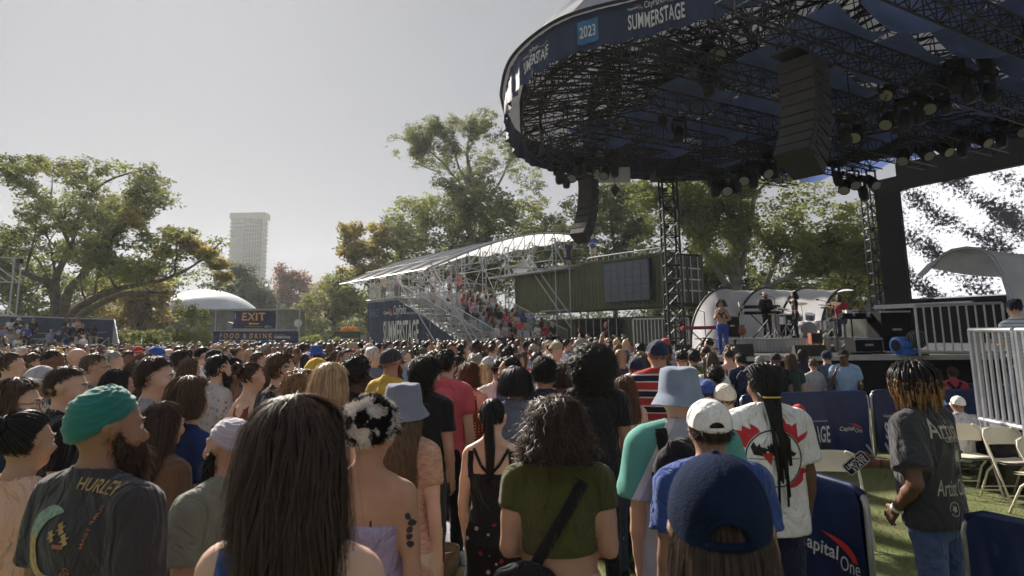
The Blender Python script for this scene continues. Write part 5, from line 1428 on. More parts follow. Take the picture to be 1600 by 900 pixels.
for k in range(30):
	u = k / 30; p = rim(u) - outward(u) * .4; q = Vector((cen.x, cen.y, 9.9)); zz = p.z + .5
	a = Vector((p.x, p.y, zz)); b = a.lerp(q, .86)
	ck('roof_truss', truss_geo(a, b, .55, .03, .018, .7, 4), 'black_steel')
for k in range(7):   # straight cross trusses carrying lights, parallel to the screen line
	s = -7.2 + k * 2.3
	dX = Vector((.86, .5, 0)); nX = Vector((-.5, .86, 0))
	c = Vector((10.2, 18.5, 8.35)) + nX * s
	L1 = math.sqrt(max(1, 1 - (s / 9.5) ** 2)) if abs(s) < 9.5 else .3
	half = 8.6 * math.sqrt(max(.15, 1 - (s / 9.6) ** 2))
	ck('lighting_truss', truss_geo(c - dX * half, c + dX * half, .5, .03, .018, .5, 4), 'black_steel')
# blue drapes slung between the trusses
k = 0
for i in range(7):
	for j in range(6):
		s0 = -6.6 + i * 2.15; q0 = -5.6 + j * 2.9 + (i % 2) * .5
		dX = Vector((.86, .5, 0)); nX = Vector((-.5, .86, 0))
		c = Vector((11.0, 18.2, 8.95)) + nX * s0 + dX * q0
		if (c - Vector((cen.x, cen.y, c.z))).length > 10.2: continue
		g = MB(); g.grid(lambda u, v: c + dX * (u * 2.5) + nX * (v * 1.9) + Vector((0, 0, .25 - .75 * math.sin(u * math.pi) * (.55 + .45 * math.sin(v * math.pi)))), 10, 5); ck('ceiling_drape', g, 'blue_drape', True)
# things hanging from the canopy
def yoke_light(name='stage_light'):
	rt = empty(name, (0, 0, 0), label='x', cat='stage light', group='stage lights hanging under the stage roof')
	g = MB(); g.tube((0, 0, .02), (0, 0, .12), .04, 6); g.hexa((-.17, 0, 0), (.17, 0, 0), .04, .04); g.hexa((-.17, 0, 0), (-.17, 0, -.3), .04, .03); g.hexa((.17, 0, 0), (.17, 0, -.3), .04, .03); mk('yoke', g, MATS['black_steel'], rt)
	d = Vector((-.25, -.72, -.64)).normalized(); c = Vector((0, 0, -.3))
	g = MB(); g.path([c - d * .26, c - d * .2, c + d * .05, c + d * .24], [.07, .12, .14, .15], 12); mk('housing', g, MATS['black'], rt, True)
	g = MB(); g.path([c + d * .241, c + d * .25], [.125, .12], 14); mk('lens', g, MATS['lens'], rt)
	return rt
def box_light():
	rt = empty('moving_head', (0, 0, 0), label='x', cat='stage light', group='moving head lights under the stage roof')
	g = MB(); g.box((0, 0, -.05), (.32, .26, .14)); mk('base', g, MATS['black'], rt)
	g = MB(); g.hexa((-.15, 0, -.1), (-.15, 0, -.42), .08, .05); g.hexa((.15, 0, -.1), (.15, 0, -.42), .08, .05); mk('yoke', g, MATS['black_steel'], rt)
	g = MB(); g.path([(0, 0, -.28), (0, -.02, -.36), (-.02, -.05, -.55), (-.03, -.08, -.68)], [.1, .13, .13, .1], 10); mk('housing', g, MATS['black_steel'], rt, True)
	return rt
L0 = yoke_light(); KIDS[L0.name] = [o for o in bpy.data.objects if o.parent == L0]
B0 = box_light(); KIDS[B0.name] = [o for o in bpy.data.objects if o.parent == B0]
first = {L0.name: True, B0.name: True}
def hang(proto, p, rz, label, s=1.0):
	if first.get(proto.name):
		first[proto.name] = False; proto.location = p; proto.rotation_euler = (0, 0, rz); proto.scale = (s,) * 3; proto['label'] = label; return proto
	return dup(proto, p, rz, label, s)
WH = ['left of the tower', 'just right of the tower', 'above the keyboard player', 'above the drums', 'above the screen corner', 'above the screen']
def zone(px): return WH[0] if px < 1020 else WH[1] if px < 1110 else WH[2] if px < 1210 else WH[3] if px < 1330 else WH[4] if px < 1430 else WH[5]
ordn = ['first', 'second', 'third', 'fourth', 'fifth', 'sixth', 'seventh', 'eighth', 'ninth', 'tenth', 'eleventh', 'twelfth', 'thirteenth', 'fourteenth', 'fifteenth', 'sixteenth']
spots = [(873, 262, 25, 'box'), (885, 268, 25, 'box'), (905, 255, 24, 'box'), (935, 228, 23, 'y'), (958, 248, 23, 'box'), (945, 262, 25, 'y'), (920, 262, 25, 'y'), (895, 266, 25, 'y'),
		 (1116, 275, 21, 'box'), (1132, 282, 21, 'y'), (1150, 270, 21, 'box'), (1160, 266, 21, 'y'), (1175, 262, 21, 'box'), (1192, 255, 21, 'y'), (1222, 240, 21, 'y'), (1205, 248, 21, 'box'),
		 (1305, 262, 23, 'box'), (1318, 282, 23, 'y'), (1332, 275, 23, 'y'), (1345, 285, 23, 'box'), (1360, 275, 23, 'y'),
		 (1336, 195, 18, 'y'), (1384, 175, 18, 'y'), (1446, 150, 17, 'y'), (1386, 128, 17, 'y'), (1320, 190, 18, 'box'), (1410, 165, 17, 'box'), (1430, 155, 17, 'box'), (1470, 140, 17, 'box'), (1505, 120, 16, 'box'), (1490, 105, 16, 'box'), (1535, 78, 16, 'box'), (1540, 120, 16, 'box'),
		 (1410, 235, 21, 'y'), (1440, 228, 21, 'y'), (1470, 222, 21, 'y'), (1500, 215, 21, 'box'), (1530, 208, 21, 'y'), (1560, 200, 21, 'box'), (1590, 192, 21, 'y'),
		 (1106, 65, 17, 'y'), (1118, 68, 17, 'y'), (1036, 124, 19, 'y'), (1044, 132, 19, 'y'), (1105, 112, 17, 'box'), (974, 175, 21, 'y'), (1035, 165, 20, 'box'), (1060, 190, 20, 'box')]
cnt = {}
for px, py, Y, kd in spots:
	p = at(px, py - 8, Y); z = zone(px); k_ = (z, kd); cnt[k_] = cnt.get(k_, 0) + 1
	big = 1.35 if kd == 'y' else 1.3
	hang(L0 if kd == 'y' else B0, p, rnd.uniform(-.6, .6), f"{ordn[cnt[k_] - 1]} {'round spotlight with pale lens' if kd == 'y' else 'black moving head light'} {z} under the roof", big)
	# short drop pipe up to the truss belongs to the light's own hook
	# clamp pipe
pipe_pts = [((1095, 262), (1235, 232), 21), ((1300, 252), (1375, 270), 23), ((1300, 205), (1600, 75), 17), ((1400, 228), (1600, 182), 21), ((868, 258), (990, 200), 24), ((860, 262), (1000, 250), 25)]
for (a_, b_, Y) in pipe_pts:
	ck('lighting_truss', truss_geo(at(a_[0], a_[1] - 12, Y), at(b_[0], b_[1] - 12, Y), .42, .028, .018, .42, 4), 'black_steel')
for px in (1100, 1170, 1235, 1310, 1370, 1330, 1420, 1510, 1590, 880, 960):
	Yq = 21 if px in (1100, 1170, 1235) else 23 if px in (1310, 1370) else 17 if px in (1330, 1420, 1510, 1590) else 24
	a = at(px, 250 if Yq != 17 else 205 - (px - 1300) * .43 - 10, Yq); g = MB(); g.tube(a, a + Vector((0, 0, max(.6, 9.2 - a.z))), .02, 5); ck('drop_cable', g, 'black_steel')
def line_array(top_px, top_py, Y, n, w_, h_, dep, yaw, label, curve0, curve1, bodym='speaker_black', grillem='speaker_brown'):
	p = at(top_px, top_py, Y); rt = empty('line_array', p, label=label, cat='loudspeaker array')
	q = p.copy(); ang = curve0; ry = Matrix.Rotation(yaw, 4, 'Z')
	for i in range(n):
		ang = lerp(curve0, curve1, i / (n - 1)); Mx = Matrix.Translation(q) @ ry @ Matrix.Rotation(ang, 4, 'X')
		def tw(c, d):
			g = MB(); x0, x1 = d[0] / 2, d[0] / 2 * .86
			vs = []
			for z in (0, -h_):
				vs += [(-x0, 0, z), (x0, 0, z), (x1, dep, z), (-x1, dep, z)]
			g.add([tuple(Mx @ Vector(v)) for v in vs], [(3, 2, 1, 0), (4, 5, 6, 7), (0, 1, 5, 4), (1, 2, 6, 5), (2, 3, 7, 6), (3, 0, 4, 7)]); return g
		cb = mk('cabinet', tw(0, (w_, 0, 0)), MATS[bodym], rt, keep=True)
		g = MB(); g.add([tuple(Mx @ Vector(v)) for v in [(-w_ * .48, -.02, -.015), (w_ * .48, -.02, -.015), (w_ * .48, -.02, -h_ + .015), (-w_ * .48, -.02, -h_ + .015), (-w_ * .48, .01, -.015), (w_ * .48, .01, -.015), (w_ * .48, .01, -h_ + .015), (-w_ * .48, .01, -h_ + .015)]], [(0, 1, 2, 3)[::-1], (0, 1, 5, 4), (1, 2, 6, 5), (2, 3, 7, 6), (3, 0, 4, 7)])
		gr = mk('grille', g, MATS[grillem], cb); gr.matrix_parent_inverse = Matrix.Translation(-rt.location) if False else Matrix.Identity(4)
		for sx in (-1, 1):
			g = MB(); g.hexa(Mx @ Vector((sx * w_ * .47, dep * .35, -h_ * .5)), Mx @ Vector((sx * w_ * .51, dep * .35, -h_ * .5)), dep * .3, h_ * .35); hd = mk('handle', g, MATS['black_steel'], cb); hd.matrix_parent_inverse = Matrix.Identity(4)
		q = (Mx @ Vector((0, 0, -h_ - .01)))
	g = MB(); g.tube(p, p + Vector((0, 0, .3)), .03); g.box((p.x, p.y, p.z + .08), (w_ * .8, dep, .06), yaw); mk('flying_frame', g, MATS['black_steel'], rt, keep=True)
	g = MB(); g.tube(p + Vector((0, 0, .1)), Vector((p.x, p.y, 9.2)), .02, 5); mk('chain', g, MATS['black_steel'], rt, keep=True)
line_array(914, 280, 20.5, 8, .55, .245, .45, R(-40), 'tall curved loudspeaker array hanging in the sky left of the tower', R(2), R(-38))
line_array(1240, 92, 13.2, 9, .80, .245, .80, R(-52), 'big curved loudspeaker array hanging under the roof, brown grilles', R(10), R(-34))
# small diamond sign and cables
c = at(961, 297, 22); rt = empty('hanging_sign', c, label='small diamond shaped sign hanging on a cable below the roof edge', cat='sign')
g = MB(); g.add([(c.x - .17, c.y - .02, c.z), (c.x, c.y - .02, c.z - .24), (c.x + .17, c.y - .02, c.z), (c.x, c.y - .02, c.z + .24), (c.x - .17, c.y + .02, c.z), (c.x, c.y + .02, c.z - .24), (c.x + .17, c.y + .02, c.z), (c.x, c.y + .02, c.z + .24)], [(0, 1, 2, 3), (7, 6, 5, 4), (0, 4, 5, 1), (1, 5, 6, 2), (2, 6, 7, 3), (3, 7, 4, 0)]); mk('plate', g, MATS['speaker_brown'], rt, keep=True)
g = MB(); g.tube((c.x, c.y, c.z + .24), (c.x, c.y, 8.6), .012); mk('cable', g, MATS['black_steel'], rt, keep=True)
# grey projection panels behind the roof edge
c0_ = at(925, 262, 25.2); c1_ = at(985, 285, 25.2)
rt = empty('projection_panel', c0_, label='pale grey rectangular panel hanging below the back roof edge', cat='panel')
g = MB(); g.box(((c0_.x + c1_.x) / 2, 25.2, (c0_.z + c1_.z) / 2), (c1_.x - c0_.x, .05, abs(c0_.z - c1_.z))); mk('panel', g, MATS['membrane'], rt, keep=True)
# the big screen
sa = at(1405, 297.5, 32.0); sbm = at(1425, 467, 32.0)
sdv = Vector((-1.7, 3.3, 0)).normalized()
scr = empty('video_screen', (sa.x, sa.y, 0), label='large lit LED screen showing a scratchy black and white picture', cat='video screen')
def scr_mat():
	m, n, b = nodes_of('screen_picture'); L = n.links
	tc = n.nodes.new('ShaderNodeTexCoord'); mp = n.nodes.new('ShaderNodeMapping'); L.new(tc.outputs['UV'], mp.inputs[0])
	n1 = n.nodes.new('ShaderNodeTexNoise'); n1.inputs['Scale'].default_value = 6.5; n1.inputs['Detail'].default_value = 12; n1.inputs['Roughness'].default_value = .78; n1.inputs['Distortion'].default_value = .3; L.new(mp.outputs[0], n1.inputs['Vector'])
	n2 = n.nodes.new('ShaderNodeTexNoise'); n2.inputs['Scale'].default_value = .55; n2.inputs['Detail'].default_value = 2; L.new(mp.outputs[0], n2.inputs['Vector'])
	wv = n.nodes.new('ShaderNodeTexWave'); wv.inputs['Scale'].default_value = .28; wv.inputs['Distortion'].default_value = 2.5; wv.bands_direction = 'DIAGONAL'; L.new(mp.outputs[0], wv.inputs['Vector'])
	a = n.nodes.new('ShaderNodeMath'); a.operation = 'MULTIPLY_ADD'; a.inputs[1].default_value = .40; L.new(n2.outputs[0], a.inputs[0]); L.new(n1.outputs[0], a.inputs[2])
	c = n.nodes.new('ShaderNodeMath'); c.operation = 'MULTIPLY_ADD'; c.inputs[1].default_value = .12; L.new(wv.outputs[1], c.inputs[0]); L.new(a.outputs[0], c.inputs[2])
	r = n.nodes.new('ShaderNodeValToRGB'); e = r.color_ramp.elements; e[0].position = .735; e[0].color = (.004, .004, .006, 1); e[1].position = .752; e[1].color = (.66, .66, .69, 1); L.new(c.outputs[0], r.inputs[0])
	# led pixel grid
	L.new(r.outputs[0], b.inputs['Emission Color']); b.inputs['Emission Strength'].default_value = .72; b.inputs['Base Color'].default_value = (.02, .02, .02, 1); b.inputs['Roughness'].default_value = .5
	MATS['screen_picture'] = m
scr_mat()
Hs = sa.z - sbm.z; SL = 11.5
def SP(d, z, off=0): 
	p = Vector((sbm.x, sbm.y, 0)) - sdv * d; n = Vector((-sdv.y, sdv.x, 0)); 
	if n.y > 0 and n.x > 0: n = -n
	if n.x > 0: n = -n
	return Vector((p.x, p.y, z)) + n * off
nxp, nyp = 12, 6
for i in range(nxp):
	for j in range(nyp):
		d0, d1 = SL * i / nxp, SL * (i + 1) / nxp; z0, z1 = sbm.z + Hs * j / nyp, sbm.z + Hs * (j + 1) / nyp; e = .008
		me = bpy.data.meshes.new('led_panel'); vs = [SP(d0 + e, z0 + e), SP(d1 - e, z0 + e), SP(d1 - e, z1 - e), SP(d0 + e, z1 - e)]
		vb = [SP(d0 + e, z0 + e, -.08), SP(d1 - e, z0 + e, -.08), SP(d1 - e, z1 - e, -.08), SP(d0 + e, z1 - e, -.08)]
		me.from_pydata([tuple(v) for v in vs + vb], [], [(0, 1, 2, 3), (7, 6, 5, 4), (0, 4, 5, 1), (1, 5, 6, 2), (2, 6, 7, 3), (3, 7, 4, 0)]); uv = me.uv_layers.new(name='UVMap')
		co = [(d0, z0), (d1, z0), (d1, z1), (d0, z1)] * 2
		for lp in me.loops: uv.data[lp.index].uv = co[lp.vertex_index]
		me.materials.append(MATS['screen_picture']); o = bpy.data.objects.new('led_panel', me); col.objects.link(o); o.parent = scr; o.matrix_parent_inverse = Matrix.Translation(-scr.location)
def sbar(d0, z0, d1, z1, off, t, m='black', nm='frame'):
	g = MB(); P = []
	for o_ in (off, off - t): P += [SP(d0, z0, o_), SP(d1, z0, o_), SP(d1, z1, o_), SP(d0, z1, o_)]
	g.add([tuple(p) for p in P], [(0, 1, 2, 3), (7, 6, 5, 4), (0, 4, 5, 1), (1, 5, 6, 2), (2, 6, 7, 3), (3, 7, 4, 0)]); mk(nm, g, MATS[m], scr, keep=True)
sbar(-1.3, .4, -.04, 9.6, .15, .5); sbar(-.04, sbm.z + Hs + .05, SL, 10.2, .15, .5); sbar(-.04, SZ, SL, sbm.z - .05, .1, .4)
a = SP(-1.6, 0, .2); mk('truss_post', truss_geo((a.x, a.y, 0), (a.x, a.y, 9.5), .5, .05, .03, .6, 6), MATS['black_steel'], scr, keep=True)
g = MB(); a = SP(-1.6, sbm.z - .35, .5); b = SP(3.0, sbm.z - .35, .5); g.hexa(a, b, .25, .2); mk('lower_beam', g, MATS['steel'], scr, keep=True)
# shingled hut roof behind, left of the screen
c = at(1392, 480, 40); rt = empty('shingle_roof_hut', (c.x, c.y, 0), label='small hut with grey shingled roof behind the stage, left of the screen', cat='hut')
zr = at(1400, 448, 40).z; ze = at(1352, 492, 40).z
xl = at(1350, 490, 40).x; xr_ = at(1402, 450, 40).x
g = MB(); g.box(((xl + xr_) / 2 + 1.8, 43, ze / 2), (xr_ - xl + 3, 5, ze)); mk('wall', g, MATS['concrete'], rt, keep=True)
rows_n = 12; shm = None
for i in range(rows_n):
	for j in range(7):
		f0 = i / rows_n; x = lerp(xl, xr_ + .3, f0); z = lerp(ze, zr + .2, f0)
		g = MB(); y0 = 40.3 + j * .62 + (i % 2) * .31
		g.add([(x - .06, y0, z - .02), (x + (xr_ - xl) / rows_n * 1.25, y0, z + (zr - ze) / rows_n * 1.25), (x + (xr_ - xl) / rows_n * 1.25, y0 + .6, z + (zr - ze) / rows_n * 1.25), (x - .06, y0 + .6, z - .02)], [(0, 1, 2, 3)]) if False else None
# front face of the hipped roof, shingles laid row by row
for i in range(rows_n):
	z = lerp(ze, zr, i / rows_n); z2 = lerp(ze, zr, (i + 1.3) / rows_n); y = 40.2 + i * .16; y2 = 40.2 + (i + 1.3) * .16 - .03
	xa = lerp(xl, xr_, i / rows_n); xb = xr_ + 3.2; nsh = int((xb - xa) / .42)
	for j in range(nsh):
		x = xa + j * .42 + (i % 2) * .2
		q = MB(); q.add([(x, y, z), (x + .40, y, z), (x + .40, y2, z2), (x, y2, z2), (x, y + .03, z - .03), (x + .4, y + .03, z - .03)], [(0, 1, 2, 3), (4, 5, 1, 0)]); mk('shingle', q, MATS['shingle'], rt, keep=True)
# stage tents
def tent(name, a0, b0, length_dir, length, height, label, sag=.25, nb=3, front_low=.0):
	"""half-arch fabric tunnel: arch plane from a0 to b0, extruded along length_dir"""
	rt = empty(name, a0, label=label, cat='tent')
	a0 = Vector(a0); b0 = Vector(b0); ld = Vector(length_dir).normalized()
	span = b0 - a0
	def arch(v, k=0):      # v 0..1 along the arch
		an = v * math.pi * .56
		return a0 + span * (1 - math.cos(an)) * .85 + Vector((0, 0, height * math.sin(an)))
	def f(u, v):
		s = math.sin(((u * nb) % 1) * math.pi)
		return arch(v) + ld * (u * length) - Vector((0, 0, sag * s * math.sin(min(1, v * 1.3) * math.pi / 2))) + Vector((0, 0, .02 * math.sin(u * 40 + v * 9)))
	g = MB(); g.grid(f, 12 * nb, 20); n0 = len(g.v); g.v += [(x + .01, y + .02, z - .015) for x, y, z in g.v[:n0]]; g.f += [tuple(i + n0 for i in q)[::-1] for q in g.f]
	mk('fabric', g, MATS['tent'], rt, True, keep=True)
	for k in range(nb + 1):
		g = MB(); g.path([f(k / nb * .9999, i / 20) + Vector((0, 0, .02)) for i in range(21)], .05, 6); mk('arch_tube', g, MATS['black_steel'], rt, True, keep=True)
	return rt
a = at(1080, 545, 27.5); a.z = SZ
b = a + Vector((2.3, 1.2, 0))
tent('stage_tent', a, b, (.93, .12, 0), 5.9, 2.55, 'low white fabric arch shelter behind the band', .10, 3)
# its flatter trailing end: a sloping sheet behind the drums
# nearer tent on the right in front of the screen
a = at(1457, 418, 17.6); e2 = at(1600, 470, 14.2)
rt = empty('side_tent', (a.x, a.y, SZ), label='white curved fabric tent in front of the big screen at the right edge', cat='tent')
rib = [at(x, y, Y) for x, y, Y in ((1456, 418, 17.6), (1470, 402, 17.4), (1488, 391, 17.2), (1510, 386, 17.0), (1532, 389, 16.8), (1552, 404, 16.6), (1566, 428, 16.4), (1576, 458, 16.2), (1580, 500, 16.0), (1582, 540, 16.0))]
rib[-1].z = SZ
ext = Vector((3.2, -.2, -.1))
def tf(u, v):
	i = v * (len(rib) - 1); k = min(len(rib) - 2, int(i)); p = rib[k].lerp(rib[k + 1], i - k)
	s = math.sin(u * math.pi); return p + ext * u + Vector((0, .1 * s, -.22 * s * (1 - .6 * v) + .02 * math.sin(v * 14 + u * 5)))
g = MB(); g.grid(tf, 12, 27); n0 = len(g.v); g.v += [(x - .01, y + .02, z - .02) for x, y, z in g.v[:n0]]; g.f += [tuple(i + n0 for i in q)[::-1] for q in g.f]
mk('fabric', g, MATS['tent'], rt, True, keep=True)
g = MB(); g.path([tf(0, i / 27) for i in range(28)], .05, 6); mk('arch_tube', g, MATS['steel'], rt, True, keep=True)
g = MB(); g.path([tf(1, i / 27) for i in range(28)], .05, 6); mk('arch_tube', g, MATS['steel'], rt, True, keep=True)
ext2 = Vector((1.2, 2.6, .0))
g = MB(); g.grid(lambda u, v: tf(0, v * .45) + ext2 * u * (1 - v) + Vector((0, 0, -.1 * math.sin(u * 3.1))), 8, 12); n0 = len(g.v); g.v += [(x, y + .02, z - .02) for x, y, z in g.v[:n0]]; g.f += [tuple(i + n0 for i in q)[::-1] for q in g.f]
mk('fabric', g, MATS['tent'], rt, True, keep=True)
# barriers with bars (grey) on the deck and ramp
def bar_fence(p0, p1, h, label, step=.14, rb=.013, rf=.03, m='steel', name='bar_fence', posts=()):
	p0 = Vector(p0); p1 = Vector(p1); rt = empty(name, p0, label=label, cat='railing')
	n = max(2, round((p1 - p0).length / step)); Z = Vector((0, 0, 1))
	for k, (nm, zz) in enumerate((('top_rail', h), ('bottom_rail', .1))):
		g = MB(); g.tube(p0 + Z * zz, p1 + Z * zz, rf, 8); mk(nm, g, MATS[m], rt, keep=True)
	for i in range(n + 1):
		q = p0.lerp(p1, i / n); e = i in (0, n) or i in posts
		g = MB(); g.tube(q + Z * (0 if e else .1), q + Z * h, rf if e else rb, 6); mk('post' if e else 'bar', g, MATS[m], rt, keep=True)
	return rt
pa = at(991, 545, 26.5); pb = at(1078, 545, 25.5); pa.z = pb.z = SZ
bar_fence((pa.x, pa.y, SZ), (pb.x, pb.y, SZ), 1.22, 'grey barred railing on the left wing of the stage below the tower', .15, .018)
g = MB(); g.box(((pa.x + pb.x) / 2, 26.6, SZ / 2), (pb.x - pa.x + .3, 1.6, SZ)); mk('stage_wing', g, MATS['black'], kind='structure')
pa = at(1437, 550, 17.2); pb = at(1575, 548, 16.2)
bar_fence((pa.x, pa.y, SZ), (pb.x, pb.y, SZ), 1.32, 'grey barred railing on the right end of the stage deck', .18, .022, .035)
# tall near railing on the ramp at the right edge
n0_ = at(1530, 640, 8.3); n1_ = at(1600, 658, 7.5)
zb = .70
P0 = Vector((n0_.x, n0_.y, zb)); P1 = Vector((n1_.x, n1_.y, zb)); P2 = P1 + (P1 - P0) * 1.1
bar_fence(P0, P0.lerp(P2, .48), 1.2, 'near white barred ramp railing, first panel beside the striped shirt', .115, .022, .03, 'white_steel', posts=(1,))
bar_fence(P0.lerp(P2, .52), P2, 1.2, 'near white barred ramp railing, second panel at the right edge', .115, .022, .03, 'white_steel', posts=(1,))
rt = empty('ramp', (P0.x, P0.y, 0), label='raised ramp platform wrapped in black plastic sheeting at the right edge', cat='ramp')
D2 = Vector((1.0, 2.2, 0))
g = MB(); q = [P0 - Vector((.12, 0, .05)), P2 + Vector((.6, 0, -.05)), P2 + D2, P0 + D2]
g.add([(p.x, p.y, zb - .08) for p in q] + [(p.x, p.y, zb - .02) for p in q], [(3, 2, 1, 0), (4, 5, 6, 7), (0, 1, 5, 4), (1, 2, 6, 5), (2, 3, 7, 6), (3, 0, 4, 7)]); mk('platform', g, MATS['deck_edge'], rt, keep=True)
g = MB(); g.grid(lambda u, v: (lerp(q[0].x, q[1].x, u), lerp(q[0].y, q[1].y, u) - .02 - .035 * abs(math.sin(u * 23 + v * 2.5)) + .03 * math.sin(u * 7 - v * 5), (zb - .08) * v), 50, 8); mk('plastic_sheet', g, M('black_plastic', (.012, .012, .014), .22, var=.2, scale=3, bump=.4, bscale=6, spec=.6), rt, True, keep=True)
g = MB(); g.grid(lambda u, v: (lerp(q[0].x, q[3].x, u) - .03 * abs(math.sin(u * 13)), lerp(q[0].y, q[3].y, u), (zb - .08) * v), 20, 6); mk('plastic_sheet', g, MATS['black_plastic'], rt, True, keep=True)
# crowd barriers dressed in navy cloth
def crowd_barrier(p0, p1, label, art=None, h=1.0, feet=True, end=True, round_=.09):
	p0 = Vector((p0[0], p0[1], 0)); p1 = Vector((p1[0], p1[1], 0)); t = (p1 - p0); L_ = t.length; t.normalize(); n = Vector((t.y, -t.x, 0))
	if n.y > 0: n = -n
	rt = empty('crowd_barrier', p0, label=label, cat='barrier', group='navy crowd barriers on the lawn')
	def P(x, z, o=0): return p0 + t * x + n * o + Vector((0, 0, z))
	fr = [P(0, .12), P(0, h - round_)] + [P(round_ * (1 - math.cos(a)), h - round_ + round_ * math.sin(a)) for a in (.5, 1.05, 1.57)] + [P(L_ - round_ * (1 - math.cos(a)), h - round_ + round_ * math.sin(a)) for a in (1.57, 1.05, .5)] + [P(L_, h - round_), P(L_, .12)]
	g = MB(); g.path(fr + [P(0, .12)], .021, 8); mk('frame', g, MATS['steel'], rt, True, keep=True)
	g = MB()
	for i in range(1, int(L_ / .13)): g.tube(P(i * .13, .12), P(i * .13, h - .01), .008, 4)
	mk('bars', g, MATS['steel'], rt, keep=True, kind='stuff')
	def cl(u, v, s):
		x = .02 + (L_ - .04) * u; top = h + .012; ed = min(u, 1 - u) * L_
		if ed < round_: top -= round_ * (1 - math.sqrt(max(0, 1 - ((round_ - ed) / round_) ** 2)))
		wv = .012 * math.sin(u * 21 + v * 2) + .010 * math.sin(u * 47 + v * 5) + .012 * math.sin(v * 5 + u * 9)
		return P(x, lerp(.13, top, v), s * (.030 + wv * (1 - v ** 3)))
	g = MB(); g.grid(lambda u, v: cl(u, v, 1), 60, 16); g.grid(lambda u, v: cl(1 - u, v, -1), 60, 16)
	g.path([P(x_, h + .012 - (round_ * .35 if x_ in (.02, L_ - .02) else 0)) for x_ in (.02, .1, L_ / 2, L_ - .1, L_ - .02)], .028, 8)
	mk('cover', g, MATS['navy_barrier'], rt, True, keep=True)
	if feet:
		for x in (.12, L_ - .12):
			g = MB(); g.tube(P(x, .30, 0), P(x, .015, .36), .017, 6); g.tube(P(x, .30, 0), P(x, .015, -.36), .017, 6); g.tube(P(x, .30), P(x, .12), .02, 6); mk('foot', g, MATS['steel'], rt, keep=True)
	if art:
		art.place(lambda x, y: cl(x / L_, (y - .13) / (h - .13), 1) + n * .006, rt, keep=True, seg=.06)
	return rt
def G0(px, Y): q = at(px, 520, Y); return (q.x, q.y)
A = Art(); summer_logo(A, .55, .32, .78); bank_logo(A, 1.52, .44, .36)
crowd_barrier(G0(1150, 9.4), G0(1345, 9.75), 'navy barrier behind the white T-shirt, its lettering ending in STAGE and a bank logo', A)
A = Art(); summer_logo(A, .12, .32, .80); bank_logo(A, 1.2, .44, .45)
crowd_barrier(G0(1351, 9.85), G0(1560, 9.6), 'navy barrier behind the man with blond-tipped dreadlocks, lettering SUMMERSTAGE', A)
A = Art(); summer_logo(A, .9, .3, .8)
crowd_barrier(G0(1470, 10.7), G0(1640, 10.4), 'navy barrier behind the seated pair, partly behind the ramp', A)
crowd_barrier(G0(940, 9.6), G0(1143, 9.45), 'navy barrier seen in the gap behind the curly heads in the middle', None)
# foreground barrier with the big logo: runs away from the camera
q0 = gz(1352, 770, .98); q1 = gz(1240, 737, .98)
tt = Vector((q1.x - q0.x, q1.y - q0.y, 0)).normalized()
e0 = (q0.x, q0.y); e1 = (q0.x + tt.x * 2.1, q0.y + tt.y * 2.1)
A = Art()
bank_logo(A, 1.02, .50, .52)
crowd_barrier(e1, e0, 'nearest navy barrier with a large bank logo, right of the white T-shirt', None, .98)
Lb = 2.1; nb_ = Vector((tt.y, -tt.x, 0)); nb_ = nb_ if nb_.y < 0 else -nb_
lx = 2.1 - 1.02 - .56
A.place(lambda x, y: Vector((e1[0], e1[1], 0)) + (-tt) * (x + lx) + Vector((0, 0, y)) + nb_ * .052, [o for o in bpy.data.objects if o.name.startswith('crowd_barrier') and 'nearest' in o.get('label', '')][0], keep=True)
c1 = gz(1505, 803, .98); c2 = gz(1610, 826, .98); crowd_barrier((c1.x, c1.y), (c1.x + (c2.x - c1.x) * 2.2, c1.y + (c2.y - c1.y) * 2.2), 'dark navy barrier at the lower right corner in front of the jeans', None, .98)
# folding chairs
def chair_proto():
	rt = empty('folding_chair', (0, 0, 0), label='x', cat='chair', group='cream folding chairs on the lawn')
	m = MATS['cream']
	for s in (-1, 1):
		g = MB(); g.path([(s * .20, -.26, 0), (s * .205, -.10, .36), (s * .21, .06, .70), (s * .19, .075, .76), (s * .12, .08, .785)], .013, 6); mk('front_leg', g, m, rt, True)
		g = MB(); g.path([(s * .185, .26, 0), (s * .185, .10, .30), (s * .185, -.08, .44)], .013, 6); mk('rear_leg', g, m, rt, True)
	g = MB(); g.grid(lambda u, v: (-.19 + .38 * u, -.20 + .36 * v, .44 + .012 * (2 * u - 1) ** 2 - .01 * v), 6, 5); n0 = len(g.v); g.v += [(x, y, z - .022) for x, y, z in g.v[:n0]]; g.f += [tuple(i + n0 for i in q)[::-1] for q in g.f]
	mk('seat', g, m, rt, True)
	g = MB(); g.grid(lambda u, v: (-.20 + .40 * u, .055 + .03 * v + .03 * (1 - (2 * u - 1) ** 2), .60 + (.19 - .03 * (2 * u - 1) ** 4) * v), 10, 4); n0 = len(g.v); g.v += [(x, y + .014, z) for x, y, z in g.v[:n0]]; g.f += [tuple(i + n0 for i in q)[::-1] for q in g.f]
	mk('backrest', g, m, rt, True)
	for y, z in ((-.215, .10), (.20, .11)):
		g = MB(); g.tube((-.2, y, z), (.2, y, z), .010, 6); mk('crossbar', g, m, rt)
	return rt
CH = chair_proto(); KIDS[CH.name] = [o for o in bpy.data.objects if o.parent == CH]
